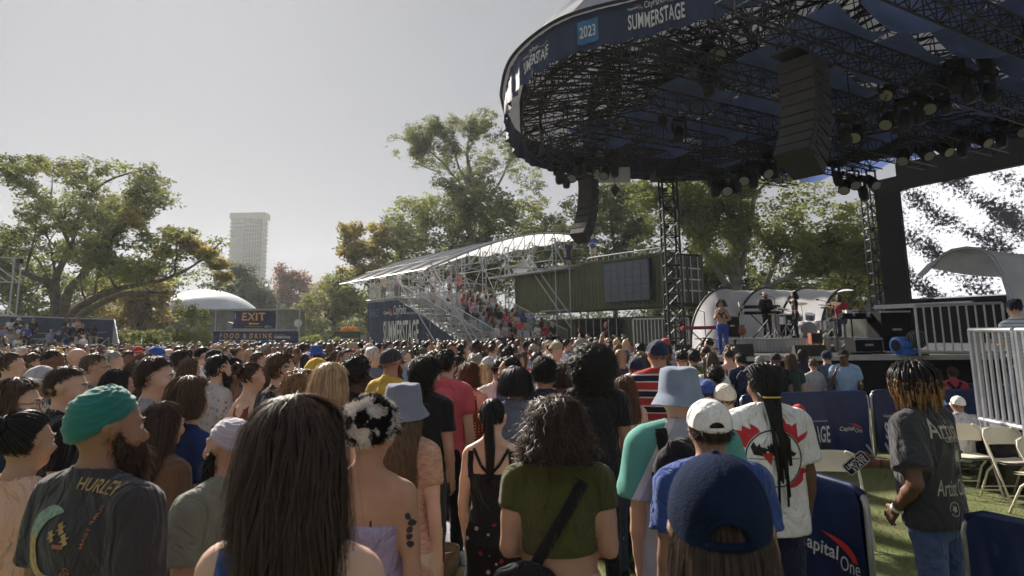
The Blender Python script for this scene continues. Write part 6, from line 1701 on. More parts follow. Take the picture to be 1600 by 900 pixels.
chs = [(1551, 7.6, 178, 'cream folding chair beside the black plastic ramp sheet, between its neighbours'), (1490, 7.9, 172, 'cream folding chair partly behind the grey sleeve and print of the dreadlocked man'),
	   (1600, 6.9, 195, 'cream folding chair cut by the right edge of the picture'), (1287, 6.3, 170, 'cream folding chair alone right of the white T-shirt, behind the logo barrier'), (1470, 9.0, 175, 'cream folding chair under the seated person with the grey beanie')]
for i, (px, Y, a, lb) in enumerate(chs):
	x, y = G0(px, Y)
	if i == 0: CH.location = (x, y, 0); CH.rotation_euler = (0, 0, R(a - 180)); CH['label'] = lb
	else: dup(CH, (x, y, 0), R(a - 180), lb)
# gear on stage
def drum(root, c, r, h, tilt=(0, 0, 0), m='chrome', name='drum'):
	Mx = Matrix.Translation(c) @ Matrix.Rotation(tilt[0], 4, 'X') @ Matrix.Rotation(tilt[1], 4, 'Y')
	g = MB(); g.lathe((0, 0, 0), [(0, h / 2), (r, h / 2), (r * 1.03, h / 2 - .015), (r, h / 2 - .03), (r, -h / 2 + .03), (r * 1.03, -h / 2 + .015), (r, -h / 2), (0, -h / 2)], 20)
	g.v = [tuple(Mx @ Vector(v)) for v in g.v]; return mk(name, g, MATS[m], root, keep=True)
dk = at(1262, 528, 23.3)
ds = empty('drum_kit', (dk.x, dk.y, RZ), label='silver drum kit with cymbals on the band riser', cat='drum kit')
D = lambda x, y, z: Vector((dk.x + x, dk.y + y, RZ + z))
drum(ds, D(0, 0, .28), .28, .42, (R(90), 0)); drum(ds, D(-.28, .0, .72), .16, .2, (R(20), 0)); drum(ds, D(.12, -.05, .74), .17, .22, (R(20), 0)); drum(ds, D(.55, .1, .42), .2, .35); drum(ds, D(-.5, .25, .58), .18, .14); drum(ds, D(.95, .3, .40), .2, .34); drum(ds, D(-.85, .0, .62), .14, .3)
for (x, y, z, r, tx) in ((-.75, .1, 1.05, .24, .2), (.0, .3, 1.22, .22, -.15), (.75, .0, 1.12, .26, .15), (-.35, .35, 1.3, .2, .25), (1.15, .2, 1.2, .24, -.2), (-1.1, .2, .85, .18, 0)):
	Mx = Matrix.Translation(D(x, y, z)) @ Matrix.Rotation(tx, 4, 'Y') @ Matrix.Rotation(.25, 4, 'X')
	g = MB(); g.lathe((0, 0, 0), [(0, .03), (.04, .025), (r * .5, .012), (r, 0), (r * .5, .008), (0, .02)], 24); g.v = [tuple(Mx @ Vector(v)) for v in g.v]; mk('cymbal', g, M('brass', (.55, .42, .18), .3, .9, var=.1, bump=0), ds, keep=True)
	g = MB(); p = D(x, y, z); g.tube(p, (p.x + .05, p.y, RZ + .45), .012, 5)
	for a in (0, 2.1, 4.2): g.tube((p.x + .05, p.y, RZ + .45), (p.x + .05 + .25 * math.cos(a), p.y + .25 * math.sin(a), RZ + .01), .014, 5)
	mk('cymbal_stand', g, MATS['chrome'], ds, keep=True)
def keys(px, py, Y, w_, zc, m, label, base, two=False, yaw=0):
	p = at(px, py, Y); rt = empty('keyboard', (p.x, p.y, base), yaw, label=label, cat='keyboard')
	hs_ = [zc] + ([zc + .22] if two else [])
	for z in hs_:
		g = MB(); g.box((0, 0, z), (w_, .34, .10)); mk('case', g, MATS[m], rt)
		g = MB(); g.box((0, .09, z + .055), (w_ * .86, .14, .015)); mk('keys', g, MATS['art_white'], rt)
		g = MB(); g.box((0, -.09, z + .055), (w_ * .9, .12, .01)); mk('panel', g, MATS['black'], rt)
	for s in (-1, 1):
		g = MB(); g.hexa((s * w_ * .3, -.15, 0), (-s * w_ * .3, -.1, zc - .05), .035, .035); mk('stand', g, MATS['black_steel'], rt)
keys(1094, 513, 21.5, 1.25, .82, 'red_key', 'red keyboard on a crossed stand left of the singer', SZ)
keys(1188, 480, 24.0, 1.35, .92, 'black', 'two black keyboards stacked in front of the man in the pale hat', RZ, True)
# guitar, monitors, cases, fans
p = at(1160, 520, 22.6); rt = empty('electric_guitar', (p.x, p.y, RZ), R(20), label='upright wood-bodied guitar leaning on a stand between singer and keyboards', cat='guitar')
g = MB(); g.path([(0, 0, .12), (0, .01, .26), (0, .02, .38), (0, .02, .48)], [.10, .19, .12, .13], 16); g.v = [(x, y * .25, z) for x, y, z in g.v]; mk('body', g, MATS['guitar_wood'], rt, True)
g = MB(); g.hexa((0, 0, .48), (-.03, .03, 1.12), .055, .025); mk('neck', g, MATS['cream'], rt)
g = MB(); g.hexa((-.03, .03, 1.12), (-.045, .035, 1.28), .085, .02); mk('headstock', g, MATS['cream'], rt)
g = MB(); g.tube((.1, .1, 0), (0, .05, .45), .012); g.tube((-.1, .1, 0), (0, .05, .45), .012); mk('stand', g, MATS['black_steel'], rt)
def wedge(px, py, Y, w_, h, label, yaw=0, m='speaker_black'):
	p = gz(px, py, SZ); p = Vector((at(px, py, Y).x, Y, SZ))
	rt = empty('floor_monitor', p, yaw, label=label, cat='loudspeaker')
	g = MB(); d = h * 1.15
	vs = [(-w_ / 2, 0, 0), (w_ / 2, 0, 0), (w_ / 2, d, 0), (-w_ / 2, d, 0), (-w_ / 2, .05, h), (w_ / 2, .05, h), (w_ / 2, d * .55, h), (-w_ / 2, d * .55, h)]
	g.add(vs, [(3, 2, 1, 0), (4, 5, 6, 7), (0, 1, 5, 4), (1, 2, 6, 5), (2, 3, 7, 6), (3, 0, 4, 7)]); mk('cabinet', g, MATS[m], rt)
	g = MB(); g.box((0, -.012, h / 2), (w_ * .9, .02, h * .85)); mk('grille', g, MATS['speaker_brown'], rt)
wedge(1160, 550, 18.6, .72, .34, 'grey faced floor monitor in front of the singer', R(8)); wedge(1268, 552, 17.9, .85, .30, 'black floor monitor in front of the drums', R(0)); wedge(1068, 548, 20.5, .5, .3, 'small floor monitor at the left end of the stage')
p = at(1274, 530, 20.8); rt = empty('orange_amp', (p.x, p.y, SZ + .3), label='small orange-brown amplifier box behind the black floor monitor', cat='amplifier')
g = MB(); g.box((0, 0, .14), (.36, .25, .34)); mk('cabinet', g, MATS['amp_orange'], rt); g = MB(); g.box((0, -.13, .14), (.30, .02, .26)); mk('grille', g, MATS['speaker_brown'], rt)
p = gz(1409, 553, SZ); p = Vector((at(1409, 540, 17.6).x, 17.6, SZ)); rt = empty('floor_blower', p, R(15), label='bright blue drum-shaped floor fan on the stage edge', cat='fan')
g = MB(); n = 20
g.path([(-.2, 0, .26), (-.18, 0, .26), (.12, 0, .26), (.14, 0, .26)], [.17, .235, .235, .2], 24); g.box((.05, -.12, .09), (.42, .34, .16)); mk('housing', g, MATS['blue_plastic'], rt, False)
g = MB(); g.path([(-.215, 0, .26), (-.19, 0, .26)], [.15, .13], 20); mk('intake', g, MATS['black'], rt)
g = MB(); g.path([(-.05, 0, .5), (0, 0, .56), (.08, 0, .5)], .015, 6); mk('handle', g, MATS['black'], rt)
p = Vector((at(1432, 530, 17.5).x, 17.5, SZ)); rt = empty('stage_fan', p, label='black upright fan beside the blue floor fan', cat='fan')
g = MB(); g.path([(0, -.1, .42), (0, .1, .42)], .24, 20); mk('housing', g, MATS['black'], rt); g = MB(); g.tube((0, 0, 0), (0, 0, .2), .04); g.box((0, 0, .02), (.4, .3, .04)); mk('stand', g, MATS['black_steel'], rt)
g = MB()
for r_ in (.06, .12, .18, .23): g.path([(r_ * math.cos(a * .524), -.11, .42 + r_ * math.sin(a * .524)) for a in range(13)], .006, 4, False)
mk('guard', g, MATS['steel'], rt)
# desk of side gear and dark cases at the right of the riser
for i, (px, py, Y, w_, h, d_, lb) in enumerate(((1392, 540, 20, .9, 1.25, .8, 'tall black equipment case on the stage right of the drums'), (1350, 545, 19.5, .8, .45, .6, 'low black flight case behind the cables on stage'), (1228, 500, 25, .7, .9, .5, 'black amplifier stack behind the backing singer'), (1140, 500, 24.6, .55, .85, .5, 'black bass cabinet behind the singer'))):
	p = at(px, py, Y); rt = empty('flight_case', (p.x, Y, SZ if Y < 21 else RZ), label=lb, cat='case')
	g = MB(); g.box((0, 0, h / 2), (w_, d_, h)); mk('body', g, MATS['black'], rt)
	for z in (.03, h - .03):
		g = MB(); g.box((0, -d_ / 2 - .006, z), (w_ + .02, .02, .05)); mk('edge_strip', g, MATS['steel'], rt)
	g = MB(); g.box((0, -d_ / 2 - .012, h * .55), (w_ * .3, .02, .06)); mk('handle', g, MATS['steel'], rt)
p = Vector((at(1350, 480, 20).x, 20.2, SZ)); rt = empty('side_table', p, label='dark folding table with small gear right of the drums', cat='table')
g = MB(); g.box((0, 0, 1.05), (1.6, .6, .05)); mk('table_top', g, MATS['black'], rt)
for sx in (-.7, .7):
	for sy in (-.25, .25): g = MB(); g.tube((sx, sy, 0), (sx, sy, 1.03), .02); mk('leg', g, MATS['black_steel'], rt)
for i, (x_, w_) in enumerate(((-.5, .3), (-.1, .35), (.4, .4))):
	q = empty('mixer_box', p + Vector((x_, 0, 1.076)), label=('small black mixer at the left end of the gear table', 'small black control box in the middle of the gear table', 'wide black control box at the right end of the gear table')[i], cat='mixer')
	g = MB(); g.box((0, 0, .06), (w_, .3, .12)); mk('case', g, MATS['black'], q); g = MB(); g.box((0, -.02, .125), (w_ * .8, .2, .012)); mk('panel', g, MATS['screen_grey'], q)
mic = 0
for px, Y, h, lb in ((1101, 21.6, 1.35, 'thin microphone boom stand above the red keyboard'), (1128, 22.4, .01, ''), (1212, 23.4, 1.45, 'microphone stand left of the backing singer'), (1240, 23.3, .9, 'chrome tripod stand below the backing singer'), (1205, 23.6, .8, 'short microphone stand under the keyboards'), (1308, 21.4, 1.3, 'thin black stand at the right end of the riser'), (1320, 20.6, 1.35, 'tall black stand right of the drums'), (1300, 22.8, 1.2, 'boom stand over the drum kit')):
	if h < .1: continue
	z0 = RZ if Y > 21.6 else SZ
	x = at(px, 500, Y).x; rt = empty('microphone_stand', (x, Y, z0), label=lb, cat='stand')
	g = MB(); g.tube((0, 0, .25), (0, 0, h), .014, 6); mk('pole', g, MATS['black_steel'], rt)
	g = MB()
	for a in (.3, 2.4, 4.5): g.tube((0, 0, .3), (.28 * math.cos(a), .28 * math.sin(a), .01), .014, 5)
	mk('tripod', g, MATS['chrome'] if 'chrome' in lb else MATS['black_steel'], rt)
	g = MB(); g.tube((0, 0, h), (-.45, -.1, h + .12), .01, 5); g.tube((-.45, -.1, h + .12), (-.56, -.12, h + .12), .025, 8); mk('boom', g, MATS['black_steel'], rt)
# music stands with sheets
for px, Y, lb in ((1318, 20.2, 'black music stand with white sheet right of the riser'), (1345, 22.6, 'keyboard player box with red striped cloth')):
	pass
p = Vector((at(1330, 500, 22.9).x, 22.9, RZ)); rt = empty('striped_box', p, label='white percussion box with red stripes right of the drums', cat='percussion box')
g = MB(); g.box((0, 0, .8), (.42, .3, .3)); mk('box', g, MATS['art_white'], rt)
for k in range(3): g = MB(); g.box((.1, -.155, .72 + k * .09), (.24, .012, .035)); mk('stripe', g, MATS['art_red'], rt)
g = MB(); g.tube((0, 0, 0), (0, 0, .66), .03); mk('stand', g, MATS['black_steel'], rt)
# cable coils on deck
for i, (px, Y) in enumerate(((1365, 18.6), (1345, 18.3))):
	p = at(px, 545, Y); g = MB(); g.path([(p.x + (.3 + .03 * math.sin(k * 1.3)) * math.cos(k * .5), p.y + .3 * math.sin(k * .5) * .7, SZ + .02 + .004 * k * .3) for k in range(40)], .013, 5)
	mk('cable_coil', g, MATS['black'], smooth=True, label=('coiled black cable on the deck left of the blue fan', 'second coiled black cable near the low flight case')[i], cat='cable')
# picnic blankets and paper bag on the lawn
def blanket(cx, cy, w_, d_, rz, mat, label, s=1):
	rr = random.Random(s)
	g = MB(); ca, sa_ = math.cos(rz), math.sin(rz)
	g.grid(lambda u, v: (cx + ((u - .5) * w_) * ca - ((v - .5) * d_) * sa_, cy + ((u - .5) * w_) * sa_ + ((v - .5) * d_) * ca, .02 + .014 * math.sin(u * 17 + s) * math.sin(v * 13 + s * 2) + .012 * math.sin(u * 31)), 26, 26)
	n0 = len(g.v); g.v += [(x, y, z - .008) for x, y, z in g.v[:n0]]; g.f += [tuple(i + n0 for i in q)[::-1] for q in g.f]
	mk('picnic_blanket', g, mat, smooth=True, label=label, cat='blanket')
M('blanket_grey', (.42, .41, .44), .9, var=.12, scale=5, bump=.3, c2=(.30, .30, .36))
multi = patterned('blanket_multi', lambda N, L, c: ramp(N, L, _noise(N, L, c, 3.2), [(0, (.10, .22, .42)), (.42, (.45, .38, .30)), (.5, (.55, .5, .12)), (.56, (.62, .62, .60)), (.66, (.42, .12, .10))]))
def GG(px, py): q = gz(px, py, 0); return q.x, q.y
x, y = GG(735, 846); blanket(x, y, 1.3, 1.5, .3, MATS['blanket_grey'], 'pale grey picnic blanket under the feet of the woman in the dotted romper', 1)
x, y = GG(705, 893); blanket(x, y, 1.1, 1.0, -.2, multi, 'colourful patterned blanket on the grass at the bottom of the picture', 2)
x, y = GG(745, 790); blanket(x, y, 1.3, 1.0, .1, MATS['blanket_grey'], 'second pale blanket farther back between the standing legs', 3)
x, y = GG(690, 903)
g = MB(); g.lathe((x, y, .03), [(0, 0), (.12, 0), (.14, .1), (.15, .2), (.135, .2), (.12, .1), (.1, .02), (0, .02)], 20); mk('straw_bag', g, M('straw', (.30, .20, .11), .9, var=.3, scale=20, bump=.5), smooth=True, label='round open straw basket standing on the colourful blanket', cat='basket')
for i, (px, Y, m) in enumerate(((712, 893, 'art_sky'), (724, 888, 'art_white'), (704, 882, 'art_white'))):
	x, y = GG(px, Y); g = MB(); g.lathe((x, y, .035), [(0, 0), (.03, 0), (.033, .08), (.03, .1), (0, .1)], 14); mk('drink_can', g, MATS[m], smooth=True, label=('blue drink can on the colourful blanket', 'white drink can behind the blue can on the blanket', 'white drink can left of the blue can by the basket')[i], cat='can')
# people
SK = {'light': (0.61, 0.39, 0.287), 'tan': (0.439, 0.262, 0.177), 'mid': (0.281, 0.159, 0.104), 'brown': (0.152, 0.0805, 0.0488), 'dark': (0.0671, 0.0366, 0.0244)}
for k_, c_ in SK.items():
	M('skin_' + k_, c_, .55, var=.10, scale=9, bump=.06, bscale=160, spec=.35)
HCOL = {'black': (.015, .013, .012), 'dkbrown': (.060, .037, .026), 'brown': (.10, .060, .036), 'auburn': (.13, .058, .028), 'golden': (.24, .15, .07), 'blonde': (.50, .36, .21), 'ltbrown': (.17, .105, .06), 'grey': (.32, .31, .30), 'white': (.58, .57, .55), 'red': (.25, .05, .03)}
for k_, c_ in HCOL.items(): M('hair_' + k_, c_, .46, var=.55, scale=90, bump=0, trans=.25, spec=.4, stretch=(1, 1, .05))
CC_ = {'black': (0.0138, 0.0138, 0.0161), 'charcoal': (0.046, 0.046, 0.0529), 'grey': (0.29, 0.29, 0.317), 'ltgrey': (0.475, 0.475, 0.515), 'white': (0.818, 0.805, 0.792), 'cream': (0.726, 0.66, 0.554), 'navy': (0.0207, 0.0276, 0.0633), 'blue': (0.0403, 0.0978, 0.396), 'ltblue': (0.29, 0.422, 0.594), 'royal': (.035, .075, .26), 'teal': (0.046, 0.29, 0.264), 'olive': (0.0747, 0.0805, 0.0253), 'green': (.035, .065, .05), 'mustard': (0.66, 0.422, 0.069), 'yellow': (0.726, 0.554, 0.092), 'red': (0.502, 0.0345, 0.0403), 'pink': (0.634, 0.115, 0.138), 'magenta': (0.343, 0.023, 0.127), 'peach': (0.726, 0.449, 0.343), 'rust': (0.396, 0.127, 0.0575), 'brown': (0.127, 0.0747, 0.046), 'beige': (0.528, 0.409, 0.304), 'denim': (0.0747, 0.115, 0.251), 'jeans': (0.0403, 0.0575, 0.103), 'khaki': (0.396, 0.317, 0.198), 'lilac': (0.37, 0.33, 0.502), 'sage': (0.198, 0.211, 0.172), 'slate': (0.115, 0.138, 0.198), 'maroon': (0.138, 0.023, 0.0345)}
def cloth(c):
	if c not in CC_: return MATS[c]
	return M('cloth_' + c, CC_[c], .9, var=.14, scale=3.0, bump=.22, bscale=220, sheen=.15, spec=.2, wr=1.3)
M('denim_hat', (.20, .25, .34), .95, var=.16, scale=10, bump=.5, bscale=260, sheen=.2); M('denim_dark', (.010, .018, .046), .95, var=.35, scale=10, bump=.5, bscale=260, spec=.1)
M('bluegrey_hat', (.19, .215, .29), .95, var=.12, scale=12, bump=.6, bscale=200, sheen=.2)
M('turban_green', (.012, .175, .155), .85, var=.22, scale=4, bump=.2, bscale=150, sheen=.3); M('turban_white', (.42, .39, .45), .85, var=.08, scale=4, bump=.2, bscale=150, sheen=.3)
M('knit_peach', (.50, .31, .22), .95, var=.25, scale=30, bump=.7, bscale=45, stretch=(1, 1, 3))
M('brow_mat', (.02, .014, .01), .8, var=.1, bump=0); M('lip', (.30, .10, .09), .5, var=.1, bump=0); M('glass', (.05, .05, .05), .1, spec=.8, bump=0)
def _sep(N, L, c):
	s = N.new('ShaderNodeSeparateXYZ'); L.new(c, s.inputs[0]); return s
def _math(N, L, op, a, b=0.0, c=0.0):
	m = N.new('ShaderNodeMath'); m.operation = op
	for i, v in enumerate((a, b, c)):
		if hasattr(v, 'is_linked'): L.new(v, m.inputs[i])
		else: m.inputs[i].default_value = v
	return m.outputs[0]
patterned('eye_mat', lambda N, L, c: ramp(N, L, _math(N, L, 'MULTIPLY', _sep(N, L, c).outputs[1], 80.0), [(0, (.6, .58, .56)), (.88, (.03, .015, .01))]), .2)
def _stripes(N, L, c):
	f = _math(N, L, 'FRACT', _math(N, L, 'MULTIPLY', _sep(N, L, c).outputs[2], 1 / .125))
	return ramp(N, L, f, [(0, (.40, .045, .045)), (.34, (.62, .58, .55)), (.42, (.015, .015, .02)), (.52, (.02, .022, .035)), (.78, (.60, .56, .54)), (.88, (.40, .045, .045))])
patterned('cloth_stripes', _stripes, .9)
def _bw(N, L, c):
	f = _math(N, L, 'FRACT', _math(N, L, 'MULTIPLY', _sep(N, L, c).outputs[2], 1 / .05)); return ramp(N, L, f, [(0, (.55, .57, .60)), (.6, (.20, .27, .38))])
patterned('cloth_bluestripes', _bw)
def _cow(N, L, c): return ramp(N, L, _noise(N, L, c, 15.5), [(0, (.009, .009, .010)), (.488, (.68, .64, .60))])
patterned('cow_fur', _cow, .95)
def _colourblock(N, L, c):
	s = _sep(N, L, c); a = _math(N, L, 'ADD', _math(N, L, 'MULTIPLY', _math(N, L, 'ABSOLUTE', s.outputs[0]), .95), _math(N, L, 'MULTIPLY', s.outputs[2], .55))
	return ramp(N, L, _math(N, L, 'MULTIPLY', _math(N, L, 'SUBTRACT', a, .55), 1.6), [(0, (.16, .36, .32)), (.12, (.40, .42, .50)), (.545, (.62, .62, .64)), (.60, (.11, .33, .29))])
patterned('cloth_block', _colourblock, .85)
def _dots(N, L, c):
	v = N.new('ShaderNodeTexVoronoi'); v.inputs['Scale'].default_value = 34; v.inputs['Randomness'].default_value = .1; L.new(c, v.inputs['Vector'])
	return ramp(N, L, v.outputs[0], [(0, (.50, .40, .28)), (.30, (.13, .055, .03))])
patterned('cloth_dots', _dots)
def _floral(base, a, b, sc):
	def f(N, L, c):
		v = N.new('ShaderNodeTexVoronoi'); v.inputs['Scale'].default_value = sc; L.new(c, v.inputs['Vector'])
		s = N.new('ShaderNodeSeparateColor'); L.new(v.outputs['Color'], s.inputs[0])
		col_ = ramp(N, L, s.outputs[0], [(0, base), (.55, a), (.78, b)])
		m = N.new('ShaderNodeMix'); m.data_type = 'RGBA'; L.new(ramp(N, L, v.outputs[0], [(0, (1, 1, 1)), (.33, (0, 0, 0))]), m.inputs[0]); m.inputs[6].default_value = tuple(base) + (1,); L.new(col_, m.inputs[7]); return m.outputs[2]
	return f
patterned('cloth_floral_black', _floral((.010, .010, .012), (.25, .02, .03), (.32, .30, .28), 22)); patterned('cloth_floral_rust', _floral((.22, .075, .035), (.38, .20, .08), (.08, .03, .02), 30))
patterned('cloth_floral_grey', _floral((.42, .42, .43), (.20, .21, .24), (.32, .24, .22), 26)); patterned('cloth_floral_blue', _floral((.015, .035, .13), (.10, .25, .42), (.015, .02, .05), 24)); patterned('cloth_redprint', _floral((.42, .05, .06), (.50, .16, .13), (.30, .03, .12), 9))
SHARE = {}
def slot(o, mat):
	if not o.data.materials: o.data.materials.append(None)
	o.material_slots[0].link = 'OBJECT'; o.material_slots[0].material = mat; return o
def part(name, key, build, mat, parent):
	"""meshes are shared between alike people; the material sits on the object"""
	if key is None: me = build()
	else:
		if key not in SHARE: SHARE[key] = build()
		me = SHARE[key]
	if isinstance(me, MB):
		g = me; me = bpy.data.meshes.new(name); me.from_pydata(g.v, [], g.f); me.update(); me.polygons.foreach_set('use_smooth', [True] * len(me.polygons)); me.update()
		if key is not None: SHARE[key] = me
	if not me.materials: me.materials.append(None)
	o = bpy.data.objects.new(name, me); col.objects.link(o); slot(o, mat)
	if parent is not None: o.parent = parent
	return o
QL = {'near': dict(hf=.0105, hc=.034, top=.017, hn=1900, hk=8, hw=.0027, res=(52, 28)), 'mid': dict(hf=.018, hc=.045, top=.028, hn=300, hk=6, hw=.009, res=(30, 16)), 'far': dict(hf=.027, hc=.06, top=.048, hn=110, hk=5, hw=.016, res=(20, 11))}
BOT = {'jeans': ('trousers', 'jeans'), 'black': ('trousers', 'black'), 'beige': ('trousers', 'beige'), 'shorts': ('shorts', 'navy'), 'skirt': ('skirt', 'black')}
def person(pos, H, face, label, sex='m', skin='tan', hair=('short', 'black'), top=('tee', 'black'), bottom=('trousers', 'jeans'), arms=('down', 'down'), q='near', turn=0, nod=0, seated=False, hat=None, beard=None, topo={}, hairo={}, group=None, seed=None, hn=None, finehands=None, facial=True, wide=None, shoes='black'):
	Q = QL[q]; s = H / 1.75; seed = seed if seed is not None else rnd.randint(1, 9999)
	turn_ = round(turn / 15) * R(15) if q != 'near' else R(turn); nod_ = R(nod) if q == 'near' else 0
	hr = (-turn_, nod_) if (turn_ or nod_) else None
	# body: field rotation uses the same convention as rotate_head
	key = None if q == 'near' else ('body', sex, arms, seated, q, turn_)
	def bb():
		me, J = body_mesh('person', sex, arms, seated, Q['hf'], Q['hc'], hr[0] if hr else 0, hr[1] if hr else 0, hands=not finehands, wide=wide); return me
	root = part('person', key, bb, MATS['skin_' + skin], None)
	sh = .455 * s if seated else 0
	root.location = (pos[0], pos[1], pos[2] - sh); root.scale = (s, s, s); root.rotation_euler = (0, 0, -R(face))
	tag(root, label, 'person', group)
	if finehands: join_hands(root, sex, arms, wide, finehands)
	st, tc = top[0], top[1]; o_top = None
	if st != 'none':
		to = dict(topo); sl = {'long': 1.5, 'hood': 1.5}.get(st, to.pop('sleeve', .62)); to.setdefault('seed', seed % 3 if q == 'far' else seed % 5 if q == 'mid' else seed)
		style = st if st in ('tee', 'long', 'hood', 'tank', 'band') else 'tee'
		k2 = None if q == 'near' else ('top', sex, arms, seated, q, st, tuple(sorted(to.items())))
		o_top = part({'tee': 'shirt', 'long': 'jacket', 'hood': 'hooded_top', 'tank': 'tank_top', 'band': 'strapless_top'}[style], k2, lambda: top_mesh('shirt', sex, arms, style, h=Q['top'], sleeve=sl, wide=wide, seated=seated, **to), cloth(tc) if tc in CC_ else MATS[tc], root)
	if bottom:
		k3 = ('bottom', sex, bottom[0], seated, q if q != 'near' else 'mid') + tuple(bottom[2:])
		part(bottom[0] if bottom[0] != 'shorts' else 'short_trousers', k3, lambda: bottom_mesh('trousers', sex, bottom[0], seated, h={'near': .016, 'mid': .022, 'far': .036}[q], waist=bottom[2] if len(bottom) > 2 else 1.02), cloth(bottom[1]) if bottom[1] in CC_ else MATS[bottom[1]], root)
	if shoes and q != 'far': part('shoes', ('shoes', seated), lambda: shoe_mesh('shoes', seated), cloth(shoes), root)
	hs_, hc_ = hair
	hm = MATS['hair_' + hc_]
	if hs_ and hs_ != 'bald':
		ps = dict(HAIR[{'ponytail': 'tied', 'bun': 'tied', 'braids': 'tied', 'dreads': 'tied'}.get(hs_, hs_)]); ps.update(hairo); ps['res'] = Q['res']
		if hat: ps['hat'] = 1
		k4 = None if q == 'near' else ('hair', hs_, bool(hat), q, turn_, seed % 2, tuple(sorted(hairo.items())))
		n = hn or Q['hn']; wmul = 1.0
		part('hair', k4, lambda: hair_mesh('hair', ps, n, Q['hk'], Q['hw'], seed=seed % 2 if q != 'near' else seed, head_rot=hr), hm, root)
		if hs_ in ('ponytail', 'bun', 'braids'):
			def extra():
				rr = random.Random(seed); per = {'near': 150, 'mid': 24, 'far': 8}[q]; w_ = {'near': .0014, 'mid': .003, 'far': .006}[q]
				if hs_ == 'ponytail': P = [([Vector((0, -.10, 1.73)), Vector((0, -.145, 1.745)), Vector((.0, -.165, 1.70)), Vector((.005, -.160, 1.60)), Vector((.012, -.15, 1.48)), Vector((.010, -.15, 1.36)), Vector((.012, -.15, 1.27))], [.016, .024, .032, .036, .034, .026, .008])]
				elif hs_ == 'bun': P = [([Vector((.035 * math.cos(a), -.115 - .02 * math.sin(a * .5), 1.715 + .035 * math.sin(a))) for a in [i * .8 for i in range(10)]], [.014] + [.022] * 8 + [.010])]
				else: P = [([Vector((x_, -.10, 1.66)), Vector((x_ * 1.1, -.135, 1.55)), Vector((x_ * 1.2, -.15, 1.40)), Vector((x_, -.14, 1.22))], [.012, .012, .011, .006]) for x_ in (-.08, -.055, -.03, -.01, .015, .04, .065, .085)]
				return rot_mb(strands_along('hair', P, per if hs_ != 'braids' else per // 4, w_, .002, seed), hr)
			part({'ponytail': 'ponytail', 'bun': 'hair_bun', 'braids': 'braids'}[hs_], None if q == 'near' else ('hx', hs_, q, turn_), extra, hm, root)
	if beard: part('beard', None if q == 'near' else ('beard', q, turn_, beard[1]), lambda: beard_mesh('beard', {'near': 2400, 'mid': 300, 'far': 50}[q], .026 * beard[1], {'near': .0012, 'mid': .003, 'far': .006}[q], head_rot=hr, big=beard[1]), MATS['hair_' + beard[0]], root)
	if hat:
		hk, hcol = hat[0], hat[1]; kw = hat[2] if len(hat) > 2 else {}
		hm2 = cloth(hcol) if hcol in CC_ else MATS[hcol]; kk_ = lambda n: (n, q, turn_) if not kw and q != 'near' else None
		if hk == 'turban': part('turban', kk_('turban'), lambda: rot_mb(turban_geo(**kw), hr), hm2, root)
		if hk == 'bucket': part('bucket_hat', kk_('bucket'), lambda: rot_mb(bucket_geo(**kw), hr), hm2, root)
		if hk == 'beanie': part('beanie', kk_('beanie'), lambda: rot_mb(beanie_geo(**kw), hr), hm2, root)
		if hk == 'cap':
			d_, b_ = None, None
			a_, c2_ = cap_geo(**kw); part('cap_crown', kk_('cap'), lambda: rot_mb(a_, hr), hm2, root); part('cap_brim', kk_('capb'), lambda: rot_mb(c2_, hr), hm2, root)
	if facial and q != 'far':
		for sx in (-1, 1):
			p_ = Vector((sx * .031, .084, 1.640))
			if hr: p_ = Vector(rotate_head(np.array([tuple(p_)]), *hr)[0])
			e = part('eye', 'eye', lambda: MB().ball((0, 0, 0), .0125, 12, 8), MATS['eye_mat'], root); e.location = p_; e.rotation_euler = (0, 0, hr[0] if hr else 0)
			def brow():
				g = MB(); g.path([(sx * .012, .099, 1.657), (sx * .030, .098, 1.664), (sx * .050, .084, 1.660)], [.0035, .005, .002], 6); return rot_mb(g, hr)
			part('eyebrow', ('brow', sx, turn_, nod_), brow, MATS['brow_mat'], root)
		part('mouth', ('mouth', turn_, nod_), lambda: rot_mb(MB().ball((0, .099, 1.588), (.022, .010, .008), 12, 6), hr), MATS['lip'], root)
	return root, o_top
def join_hands(root, sex, arms, wide, spec):
	"""finely modelled hands merged into the body's own mesh at the wrists"""
	wd = wide or {'m': .180, 'f': .155, 'k': .178}[sex]; me = root.data
	V = np.empty(len(me.vertices) * 3, np.float32); me.vertices.foreach_get('co', V); V = V.reshape(-1, 3); F_ = np.empty(len(me.loops), np.int32); me.loops.foreach_get('vertex_index', F_); F_ = F_.reshape(-1, 4)
	Vs, Fs = [V], [F_]; nv = len(V)
	for sx, p in zip((-1, 1), arms):
		sh, el, wr = arm_joints(sx, p, wd)
		lo = wr - .2; hi = wr + .2
		f = Field(axis(lo[0], hi[0], -9, 9, .0038, .0038), axis(lo[1], hi[1], -9, 9, .0038, .0038), axis(lo[2], hi[2], -9, 9, .0038, .0038))
		d = (wr - el) / np.linalg.norm(wr - el)
		f.cone(wr - d * .05, wr + d * .01, .0285, .026, .01); hand(f, el, wr, sx, curl=spec[0 if sx < 0 else 1], k=.006)
		m2 = f.mesh('h'); v = np.empty(len(m2.vertices) * 3, np.float32); m2.vertices.foreach_get('co', v); v = v.reshape(-1, 3); q_ = np.empty(len(m2.loops), np.int32); m2.loops.foreach_get('vertex_index', q_)
		Vs.append(v); Fs.append(q_.reshape(-1, 4) + nv); nv += len(v); bpy.data.meshes.remove(m2)
	m = mesh_np('person', np.concatenate(Vs), np.concatenate(Fs)); m.polygons.foreach_set('use_smooth', np.ones(len(m.polygons), bool)); m.materials.append(None); mat = root.material_slots[0].material; root.data = m; slot(root, mat)
